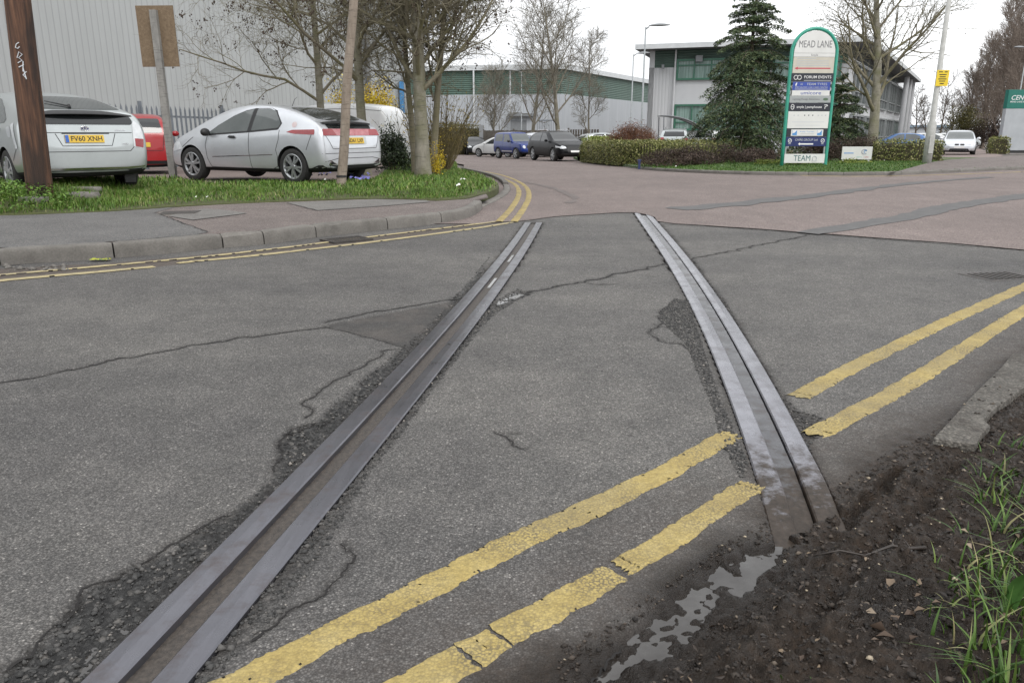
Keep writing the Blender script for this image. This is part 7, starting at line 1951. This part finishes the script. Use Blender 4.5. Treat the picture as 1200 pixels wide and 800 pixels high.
pck = G(749, 195, .15); MB().box((0, 0, .05), (.08, .08, .30)).box((0, 0, .21), (.13, .08, .05)).build('marker_post', pm('dark_blue_plastic', (.012, .02, .075), (.016, .028, .10), 5, .5), None, bevel=.01, loc=tuple(pck), label='short dark blue marker post in front of the variegated hedge', cat='post')

# ---- lamp posts
M_POSTG = pm('grey_painted_steel', (.25, .27, .28), (.34, .36, .37), 6, .45); M_POSTW = pm('weathered_pale_post', (.34, .34, .32), (.46, .46, .44), 8, .6, .2, 40)
def lamp(px, Y, ptop, base_z, label, r=.075, arm=0., head=(.62, .2), mat=None, door=True, group=None, taper=.6):
    X = XY(px, Y); H = WY(px, ptop, Y).z - base_z; root = empty('street_lamp', (X, Y, base_z), label=label, cat='street lamp', group=group)
    MB().tube([(0, 0, -.1), (0, 0, 1.4), (0, 0, 1.5), (0, 0, H)], [r, r, r * .62, r * .42], 12).build('pole', mat or M_POSTG, root, True)
    if door: MB().box((0, -r, .7), (r * 1.1, .03, .6)).build('access_door', mat or M_POSTG, root, bevel=.006)
    s = 1 if arm >= 0 else -1
    if arm: MB().tube([(0, 0, H - .1), (s * .15, 0, H), (arm, 0, H + .06)], [r * .42, r * .38, r * .3], 8).build('arm', mat or M_POSTG, root, True)
    L, w = head; hx = arm + s * L / 2
    mb = MB(); n = 12; vs = []
    for i in range(n + 1):
        f = i / n; ww = w * math.sin(math.pi * (.12 + .8 * f)) ** .6 / 2; hh = .10 * math.sin(math.pi * (.1 + .8 * f))
        for k in range(8):
            a = 2 * math.pi * k / 8; vs.append((hx - L / 2 * s + L * f * s, ww * math.cos(a), H + .07 + .03 * f + (hh if math.sin(a) > 0 else hh * .5) * math.sin(a)))
    mb.add(vs, [(i * 8 + k, i * 8 + (k + 1) % 8, (i + 1) * 8 + (k + 1) % 8, (i + 1) * 8 + k) for i in range(n) for k in range(8)] + [tuple(range(8)), tuple(range(n * 8 + 7, n * 8 - 1, -1))]).build('lamp_head', M_LHEAD, root, True)
    return root, X, H
M_LHEAD = pm('grey_lamp_casing', (.20, .21, .22), (.28, .29, .30), 5, .4)
lamp(751, 42, 32, float(zr(7, 42)), 'tall grey lamp post with a flat head, taller of the pair before the white office', .085, .18, (1.05, .3), group='grey lamp posts before the office')
lamp(738.5, 58, 64, float(zr(9, 58)), 'shorter-looking grey lamp post behind the red-brown bush', .085, .25, (.9, .3), group='grey lamp posts before the office')
lamp(611, 78, 84, float(Z0(0, 78)), 'far lamp post with a pale head before the green-banded warehouse', .09, -.3, (.7, .3), group='lamps in the distance')
lamp(1186, 62, 57, float(Z0(40, 62)), 'lamp post behind the green-topped sign at the right edge', .08, -.1, (.9, .3), group='lamps on the right')
lamp(1180, 92, 97, float(Z0(60, 92)), 'lamp post half lost among the tall brown trees', .09, -.3, (1.1, .35), group='lamps on the right')
lamp(1144, 92, 127.5, float(Z0(55, 92)), 'short lamp post above the silver car in the driveway', .08, -.2, (.8, .35), group='lamps on the right')
pb = G(1089, 193.5, .12); lr_, X, H = lamp(1089.5, pb.y, -60, pb.z, 'pale weathered lamp post with a yellow notice strapped to it', .155, .3, (.8, .25), M_POSTW, True)
M_NOT = pm('yellow_sheet', (.72, .52, .02), (.78, .58, .04), 4, .5)
Yn = pb.y; zc = WY(1099, 92, Yn).z - pb.z; nb = MB().box((0, -.125, 0), (.41, .012, .52)).build('notice', M_NOT, None, loc=(pb.x + (WY(1099, 92, Yn).x - pb.x) * .2, Yn - 0, WY(1099, 92, Yn).z), rz=-.05, label='yellow notice sheet strapped to the pale lamp post', cat='sign')
Mf = lambda x, z: Matrix.Translation((x, -.133, z)) @ Matrix.Rotation(math.pi / 2, 4, 'X')
for k, (wd, dz) in enumerate(((.13, .20), (.24, .11), (.20, .04), (.27, -.03), (.20, -.10), (.14, -.18))):
    MB().box((0 if k else -.08, -.1335, dz), (wd, .002, .028)).build('printed_line', M_LETTER, nb)
MB().box((.10, -.1335, .20), (.10, .002, .03)).build('printed_line', M_LETTER, nb)

# ---- the tall estate sign
ps = G(915.5, 194.5, 0, zl); ys_ = ps.y
pr = G(967, 190, 0, zl)
ang = -.10
W_ = 50.5 / FPX * ys_
zt_ = WY(953, 32, ys_).z; HS = zt_ - ps.z
sign = empty('estate_sign', (ps.x + W_ / 2, ys_, ps.z), .04, 'tall round-topped green-framed sign headed MEAD LANE listing many firms', 'sign')
M_SG = pm('sea_green_steel', (.03, .27, .19), (.045, .34, .245), 5, .35); M_SW = pm('white_sign_panel', (.62, .62, .60), (.70, .70, .68), 2, .4); M_SCR = pm('cream_panel', (.50, .47, .40), (.56, .53, .45), 4, .5)
M_NAVY = pm('navy_panel', (.012, .022, .10), (.016, .03, .13), 3, .35); M_BLK = pm('charcoal_panel', (.016, .018, .028), (.022, .024, .036), 3, .35); M_RBLUE = pm('royal_blue_panel', (.03, .06, .30), (.04, .08, .36), 3, .35); M_GREYP = pm('silver_grey_panel', (.30, .32, .32), (.36, .38, .38), 3, .35)
M_TW = pm('white_lettering', (.7, .7, .7), (.75, .75, .75), 3, .4); M_TD = pm('dark_lettering', (.03, .035, .05), (.04, .045, .06), 3, .5); M_TG = pm('grey_lettering', (.12, .12, .13), (.15, .15, .16), 3, .5); M_TR = pm('red_print', (.45, .05, .08), (.5, .07, .1), 3, .5); M_TB = pm('blue_print', (.08, .25, .55), (.1, .3, .62), 3, .5); M_TT = pm('teal_lettering', (.02, .10, .11), (.03, .13, .14), 3, .5); M_TP = pm('pale_grey_print', (.42, .44, .46), (.48, .5, .52), 3, .5)
rad = W_ / 2; hs = HS - rad - .04
arch = [(-rad, -.15, 0)] + [(-rad, hs * k / 4, 0) for k in range(1, 5)] + [(-rad * math.cos(a), hs + rad * math.sin(a), 0) for a in np.linspace(0, math.pi, 25)[1:]] + [(rad, hs * k / 4, 0) for k in range(3, -1, -1)] + [(rad, -.15, 0)]
MB().tube([(x, 0, z) for x, z, _ in arch], .055, 10).build('frame', M_SG, sign, True)
zfrac = lambda py: (WY(940, py, ys_).z - ps.z)
pw = W_ - .13
def panel(y0, y1, mat, w=None, name='panel', d=0., dep=.03):
    z0, z1 = zfrac(y1), zfrac(y0); w = w or pw
    return MB().box((0, -.02 - d, (z0 + z1) / 2), (w, dep, z1 - z0)).build(name, mat, sign, bevel=.004), (z0 + z1) / 2, z1 - z0
def T(x, z, d=0.): return Matrix.Translation((x, -.0375 - d, z)) @ Matrix.Rotation(math.pi / 2, 4, 'X')
# head panel with the round top
zc0 = zfrac(62.5)
hp_ = [(-pw / 2, zc0), (pw / 2, zc0)] + [(pw / 2 * math.cos(a), hs + pw / 2 * math.sin(a)) for a in np.linspace(0, math.pi, 25)]
hpanel = MB().prism(hp_, .03, M=Matrix.Translation((0, -.005, 0)) @ Matrix.Rotation(math.pi / 2, 4, 'X')).build('panel', M_SW, sign)
put_text('MEAD LANE', M_TG, hpanel, T(0, zfrac(52.5), -.0005), .30, 0, pw * .80)
p_, z_, h_ = panel(62.8, 67.0, M_SW); put_text('Smyle', M_TG, p_, T(0, z_), .09, .0, .22)
p_, z_, h_ = panel(67.3, 86, M_SCR)
def lines(par, rows, mat, d=0.):
    for x, z, w, h in rows: MB().box((x, -.0365 - d, z), (w, .003, h)).build('printed_line', mat, par)
lines(p_, [(-pw * .18, z_ + h_ * .42, pw * .46, .022), (-pw * .02, z_ + h_ * .26, pw * .78, .022), (-pw * .02, z_ + h_ * .12, pw * .78, .022), (-pw * .02, z_ - h_ * .02, pw * .80, .022)], M_TP)
lines(p_, [(pw * .02, z_ - h_ * .2, pw * .80, .035)], M_TR)
MB().prism([(-pw * .46, 0), (-pw * .38, .045), (-pw * .38, -.045)], .004, M=Matrix.Translation((0, -.0345, z_ - h_ * .2)) @ Matrix.Rotation(math.pi / 2, 4, 'X')).build('arrow', M_TR, p_)
p_, z_, h_ = panel(86.3, 96, M_BLK, pw + .06); put_text('FORUM EVENTS', M_TW, p_, T(pw * .13, z_ + .01), .12, .006, pw * .66)
lines(p_, [(pw * .13, z_ - .09, pw * .66, .016)], M_TP)
for k in (-1, 1): MB().tube([(-pw * .36 + k * .058 + .062 * math.cos(a), -.038, z_ + .062 * math.sin(a)) for a in np.linspace(0, 2 * math.pi, 21)], .011, 6).build('ring_logo', M_TW, p_)
p_, z_, h_ = panel(96.3, 106, M_RBLUE, pw - .10); put_text('TEAM TYRES', M_TP, p_, T(pw * .13, z_ + .055), .10, .005, pw * .50); put_text('GB', M_TP, p_, T(-pw * .25, z_ + .055), .08, .005, .07)
MB().prism([(-.03, -.04), (.01, -.05), (.035, .05), (-.01, .04)], .004, M=Matrix.Translation((-pw * .38, -.035, z_ + .055)) @ Matrix.Rotation(math.pi / 2, 4, 'X')).build('flash_logo', M_TW, p_)
put_text('SPECIALISED CAR CARE CENTRE', M_TP, p_, T(0, z_ - .04), .06, .004, pw * .80); lines(p_, [(0, z_ - .095, pw * .8, .018)], M_TP)
p_, z_, h_ = panel(106.2, 112.3, M_SW, pw - .10); put_text('umicore', M_RBLUE, p_, T(0, z_), .15, .006, pw * .50)
p_, z_, h_ = panel(112.5, 120.5, M_GREYP, pw + .02); put_text('Lighting Design Associates', M_TG, p_, T(-pw * .10, z_), .08, .004, pw * .66)
o = MB().prism([(.085 * math.cos(a), .042 * math.sin(a)) for a in np.linspace(0, 2 * math.pi, 20, endpoint=False)], .004, M=Matrix.Translation((pw * .38, -.035, z_)) @ Matrix.Rotation(math.pi / 2, 4, 'X')).build('oval_logo', pm('moss_print', (.08, .13, .08), (.1, .16, .1), 3, .5), p_)
p_, z_, h_ = panel(120.7, 130.5, M_BLK, pw + .04); put_text('smyle | pumphouse', M_TW, p_, T(-.01, z_), .11, .008, pw * .62)
MB().tube([(-pw * .42 + .05 * math.cos(a), -.038, z_ + .075 * math.sin(a)) for a in np.linspace(0, 2 * math.pi, 21)], .012, 6).tube([(-pw * .42 - .03, -.038, z_), (-pw * .42 + .03, -.038, z_)], .01, 6).build('ring_logo', M_TW, p_)
MB().tube([(pw * .38, -.038, z_ - .06), (pw * .385, -.038, z_ + .01), (pw * .45, -.038, z_ + .04), (pw * .43, -.038, z_ + .065), (pw * .36, -.038, z_ + .06)], .012, 6).build('tap_logo', M_TW, p_)
p_, z_, h_ = panel(130.8, 150.5, M_SW, pw + .02)
for k, (x, m) in enumerate(((-.36, M_TP), (-.26, M_TP), (-.10, M_TD), (0, M_TD), (.10, M_TD), (.24, M_TP), (.33, M_TP), (.42, M_TP))):
    MB().box((pw * x, -.0365, z_ + h_ * .27), (.035, .003, .03)).build('printed_mark', m, p_)
lines(p_, [(0, z_ - h_ * .12, pw * .8, .014), (0, z_ - h_ * .32, pw * .6, .012)], pm('faded_print', (.52, .54, .58), (.56, .58, .62), 3, .5))
p_, z_, h_ = panel(150.8, 160.5, M_BLK, pw + .02)
q_ = MB().box((0, -.038, z_), (pw * .80, .012, h_ * .78)).build('panel_face', M_SW, p_)
for k in (-1, 1):
    MB().box((k * pw * .31, -.0455, z_), (.15, .004, h_ * .62)).build('wave_logo', M_TB, p_); MB().prism([(-.07, -.02), (.0, .0), (.07, .08), (-.07, .08)], .003, M=Matrix.Translation((k * pw * .31, -.0475, z_)) @ Matrix.Rotation(math.pi / 2, 4, 'X')).build('wave_logo', M_TW, p_)
put_text('Kelly Turner', M_TB, p_, T(0, z_ + .03, .0075), .055, .003, pw * .36); lines(p_, [(0, z_ - .04, pw * .34, .014)], M_TP, .0095)
p_, z_, h_ = panel(160.7, 171.5, M_NAVY, pw + .02); put_text('CHIRE GROUP Ltd', M_TP, p_, T(-.0, z_ + .055), .10, .005, pw * .56)
MB().prism([(-.26, 0), (-.20, .05), (-.20, .022), (.24, .022), (.24, -.022), (-.20, -.022), (-.20, -.05)], .004, M=Matrix.Translation((0, -.035, z_ - .075)) @ Matrix.Rotation(math.pi / 2, 4, 'X')).build('arrow', M_TW, p_)
for k in (-1, 1): MB().tube([(k * pw * .41 + .055 * math.cos(a), -.038, z_ + .03 + .06 * math.sin(a)) for a in np.linspace(0, 2 * math.pi, 19)], .011, 6).tube([(k * pw * .41 - .03, -.038, z_), (k * pw * .41 + .03, -.038, z_ + .06)], .009, 6).build('ring_logo', M_TW, p_); lines(p_, [(k * pw * .41, z_ - .07, .08, .02)], M_TP)
p_, z_, h_ = panel(180.5, 191, M_SW, pw + .02); put_text('TEAM', M_TT, p_, T(-pw * .06, z_), .26, .0, pw * .42)
MB().tube([(pw * .25 + .07 * math.cos(a), -.037, z_ + .075 * math.sin(a)) for a in np.linspace(-.9, 4.0, 21)], .012, 6).tube([(pw * .18, -.037, z_ - .08), (pw * .32, -.037, z_ - .08)], .01, 6).build('ring_logo', M_TP, p_)
for s in (-1, 1): MB().box((s * (pw / 2 - .02), .0, zfrac(176)), (.04, .04, zfrac(160) - zfrac(192))).build('side_strip', M_GREYP, sign)

# small white direction sign
pq = G(1003, 190, 0, zl); Ys = pq.y; a_, b_ = WY(986, 172, Ys), WY(1020, 187, Ys)
sm = empty('direction_sign', (pq.x, Ys, pq.z), -.02, 'small low white board on two stubby legs with a pale blue arrow', 'sign'); wS = (b_.x - a_.x) * .98; zS0, zS1 = b_.z - pq.z, a_.z - pq.z
pan = MB().box((0, 0, (zS0 + zS1) / 2), (wS, .03, zS1 - zS0)).build('panel', M_SW, sm, bevel=.004)
for s in (-1, 1): MB().box((s * wS * .42, .04, zS0 * .5 + .05), (.06, .05, zS0 + .3)).build('leg', M_SW, sm)
T2 = lambda x, z: Matrix.Translation((x, -.0165, z)) @ Matrix.Rotation(math.pi / 2, 4, 'X')
zm = (zS0 + zS1) / 2
MB().prism([(-.19, 0), (-.15, .03), (-.15, .015), (.17, .015), (.17, -.015), (-.15, -.015), (-.15, -.03)], .003, M=T2(-wS * .27, zm)).build('arrow', M_TB, pan)
MB().tube([(wS * .24 + .10 * math.cos(a), -.018, zm + .05 + .085 * math.sin(a)) for a in np.linspace(.5, 5.6, 21)], .014, 6).build('swirl_logo', pm('slate_print', (.28, .30, .36), (.32, .34, .4), 3, .5), pan); MB().tube([(wS * .27 + .05 * math.cos(a), -.018, zm + .055 + .04 * math.sin(a)) for a in np.linspace(.5, 4.6, 15)], .012, 6).build('swirl_logo', M_TB, pan)
put_text('alpha', pm('mint_print', (.25, .5, .45), (.3, .55, .5), 3, .5), pan, T2(wS * .08, zm - .14), .07, .004, .20); put_text('cube', M_TR, pan, T2(wS * .31, zm - .14), .07, .004, .18)

# big free-standing sign at the right edge
pc = G(1171, 178.5, .12); Yc = pc.y; zc1, zc2, zc3 = WY(1171, 105, Yc).z - pc.z, WY(1171, 127.5, Yc).z - pc.z, WY(1171, 178, Yc).z - pc.z
cs = empty('monolith_sign', (pc.x, Yc, pc.z), -.04, 'broad grey slab sign with a green head lettered in white at the right edge', 'sign')
M_TEAL = pm('deep_green_panel', (.008, .13, .10), (.012, .16, .125), 2, .4); Wc = 3.3
gp_ = MB().box((Wc / 2, .2, (zc1 + zc2) / 2), (Wc, .42, zc1 - zc2 - .03)).build('head_panel', M_TEAL, cs, bevel=.01)
MB().box((Wc / 2, .2, (zc2 + .12) / 2), (Wc, .40, zc2 - .12)).build('body_panel', pm('light_grey_panel', (.34, .36, .38), (.41, .43, .45), 1.5, .5), cs, bevel=.01)
MB().box((Wc / 2, .2, zc2 - .005), (Wc - .02, .38, .06)).build('shadow_gap', M_BLACK, cs); MB().box((Wc / 2, .2, .04), (Wc + .06, .46, .18)).build('plinth', M_BLACK, cs)
Tc = lambda x, z: Matrix.Translation((x, -.0135, z)) @ Matrix.Rotation(math.pi / 2, 4, 'X')
put_text('CENTRE', M_TW, gp_, Tc(.18, (zc1 + zc2) / 2 + .08), .42, .006, None, align='LEFT', shear=.25); put_text('MEAD LANE INDUSTRIAL', M_TW, gp_, Tc(.18, (zc1 + zc2) / 2 - .18), .15, .004, None, align='LEFT')

# ---- poles on the left verge
def pole_mat():
    t = NT('creosoted_timber'); v = t.map((5, 5, .22)); n = t.noise(5, 6, .65, v)
    c = t.ramp(n, [(.30, (.018, .011, .008)), (.46, (.070, .033, .019)), (.60, (.13, .062, .034)), (.8, (.20, .11, .065))])
    s = t.ramp(t.noise(1.7, 4, .6, t.map((1.6, 1.6, .35))), [(.48, (0,) * 3), (.60, (1,) * 3)])
    c = t.mix(s, c, t.mix(.75, c, (.012, .009, .008)))
    return t.out(c, .75, t.bump(t.noise(14, 6, .7, t.map((5, 5, .2))), .7, .02))
pb_ = G(47.5, 229, 0, ZV); tp_ = WY(17, -30, pb_.y - .02); tall = (tp_ - pb_)
ex = pb_ + tall * 1.9
M_POLE = pole_mat(); r0 = 13.8 / FPX * pb_.y
pole = empty('timber_pole', tuple(pb_), label='dark creosoted timber pole leaning left beside the kerb, with a scratched white scrawl', cat='pole')
d = tall.normalized(); pts = [d * s for s in np.linspace(-.3, (ex - pb_).length, 14)]
MB().tube(pts, [r0 * (1 - .012 * i) for i in range(14)], 26).build('shaft', M_POLE, pole, True)
# the scrawl: scratched strokes that follow the curve of the shaft
M_CHALK = pm('white_paint_scrawl', (.55, .57, .6), (.62, .64, .66), 6, .7)
def on_pole(px, py):
    dx, dy, dz = ray(px, py); o = Vector((0, 0, CAM_H)) - pb_; v = Vector((dx, dy, dz)).normalized()
    best = None; ax = d
    w = o - ax * o.dot(ax); u = v - ax * v.dot(ax); A = u.dot(u); B = 2 * w.dot(u); rr_ = r0 * .965 + .004; C = w.dot(w) - rr_ * rr_
    disc = B * B - 4 * A * C
    if disc < 0: disc = 0
    return o + v * ((-B - math.sqrt(disc)) / (2 * A))
for st_ in ([(22, 50), (19, 52), (18, 56), (21, 57), (23, 55)], [(20, 68), (22, 61), (26, 64), (22, 68), (26, 71), (21, 74)], [(22, 79), (28, 76)], [(27, 72), (27, 84)], [(27, 80), (31, 93)], [(31, 84), (27, 88), (31, 92)]):
    MB().tube([on_pole(*p) for p in st_], .006, 5).build('scrawl', M_CHALK, pole)
M_GREYW = bark_mat('silvered_timber', (.16, .155, .145), (.28, .27, .25)); M_GREYW2 = bark_mat('bleached_pole_timber', (.17, .135, .105), (.32, .27, .22))
pbd = G(203.5, 210, 0, ZCP); Yb = pbd.y; tpb = WY(179.5, 12, Yb)
brd = empty('notice_board', tuple(pbd), label='blank plywood board nailed to a leaning grey timber stake', cat='sign'); dv = (tpb - pbd)
wst = 7.4 / FPX * Yb
o = MB().bar(dv * -.06, dv, wst, wst * .8, up=(0, 1, 0)).build('stake', M_GREYW, brd, bevel=.006)
dn = dv.normalized(); cA = WY(183, 42.5, Yb) - pbd
rot = Matrix((Vector((dn.z, 0, -dn.x)), Vector((0, 1, 0)), dn)).transposed()
wB = 41 / FPX * Yb; hB = 63 / FPX * Yb
t = NT('chipboard'); M_PLY = t.out(t.ramp(t.noise(26, 6, .75), [(.3, (.11, .075, .045)), (.55, (.175, .125, .078)), (.75, (.25, .19, .125))]), .85)
MB().box(cA + Vector((0, wst * .8 * .5 + .014, 0)), (wB, .022, hB), rot).build('board', M_PLY, brd, bevel=.003)
pst = Vector((XY(396.5, 13.7), 13.7, zat(XY(396.5, 13.7), 13.7))); tps = WY(415.5, -25, pst.y); dst = tps - pst
stk = empty('timber_stake', tuple(pst), label='thick pale weathered timber stake leaning right before the tail of the silver hatchback', cat='pole')
rs = 5.0 / FPX * pst.y
MB().tube([dst * f + Vector((.012 * math.sin(f * 9), 0, 0)) for f in np.linspace(-.08, 1.05, 14)], [rs * (1.12 - .22 * f) for f in np.linspace(0, 1, 14)], 14).build('shaft', M_GREYW2, stk, True)
MB().lathe([(rs * 1.12, -.02), (rs * 1.2, -.018), (rs * 1.2, .018), (rs * 1.12, .02)], 16, c=tuple(dst * .05)).build('strap', M_BLACK, stk)
# =================================================================== LIGHT AND CAMERA
def make_world():
    w = bpy.data.worlds.new('World'); scene.world = w; w.use_nodes = True
    t = w.node_tree; bg = t.nodes['Background']
    sky = t.nodes.new('ShaderNodeTexSky'); sky.sky_type = 'NISHITA'; sky.sun_disc = False
    sky.sun_elevation = R(48); sky.sun_rotation = R(150); sky.dust_density = 3; sky.air_density = 1.2
    hs = t.nodes.new('ShaderNodeHueSaturation'); hs.inputs['Saturation'].default_value = .25
    t.links.new(sky.outputs[0], hs.inputs['Color'])
    # a closed cloud deck over the blue
    tc = t.nodes.new('ShaderNodeTexCoord'); mp = t.nodes.new('ShaderNodeMapping'); mp.inputs['Scale'].default_value = (1, 1, 2.6)
    t.links.new(tc.outputs['Generated'], mp.inputs[0])
    nz = t.nodes.new('ShaderNodeTexNoise'); nz.inputs['Scale'].default_value = 2.2; nz.inputs['Detail'].default_value = 6
    t.links.new(mp.outputs[0], nz.inputs['Vector'])
    cr = t.nodes.new('ShaderNodeValToRGB'); cr.color_ramp.elements[0].position = .3; cr.color_ramp.elements[1].position = .72
    cr.color_ramp.elements[0].color = (7.0, 7.2, 7.5, 1); cr.color_ramp.elements[1].color = (11.8, 11.9, 12.0, 1)
    t.links.new(nz.outputs['Fac'], cr.inputs['Fac'])
    mx = t.nodes.new('ShaderNodeMix'); mx.data_type = 'RGBA'; mx.inputs[0].default_value = .88
    t.links.new(hs.outputs[0], mx.inputs[6]); t.links.new(cr.outputs[0], mx.inputs[7])
    t.links.new(mx.outputs[2], bg.inputs['Color']); bg.inputs['Strength'].default_value = .1
make_world()
sun = bpy.data.lights.new('sun', 'SUN'); sun.energy = 1.0; sun.angle = R(25); sun.color = (1, .97, .93)
so = bpy.data.objects.new('sun', sun); COL.objects.link(so)
so.rotation_euler = (R(42), 0, R(30))
cam = bpy.data.cameras.new('camera'); co = bpy.data.objects.new('camera', cam); COL.objects.link(co)
cam.sensor_width = 36; cam.lens = 36 * FPX / 1200; cam.clip_end = 3000; cam.clip_start = .05
co.location = (0, 0, CAM_H); co.rotation_euler = (math.pi / 2 - PITCH, 0, 0)
scene.camera = co
vs_ = scene.view_settings; vs_.view_transform = 'Standard'; vs_.look = 'None'; vs_.gamma = 1; vs_.exposure = 0.68; vs_.use_curve_mapping = False
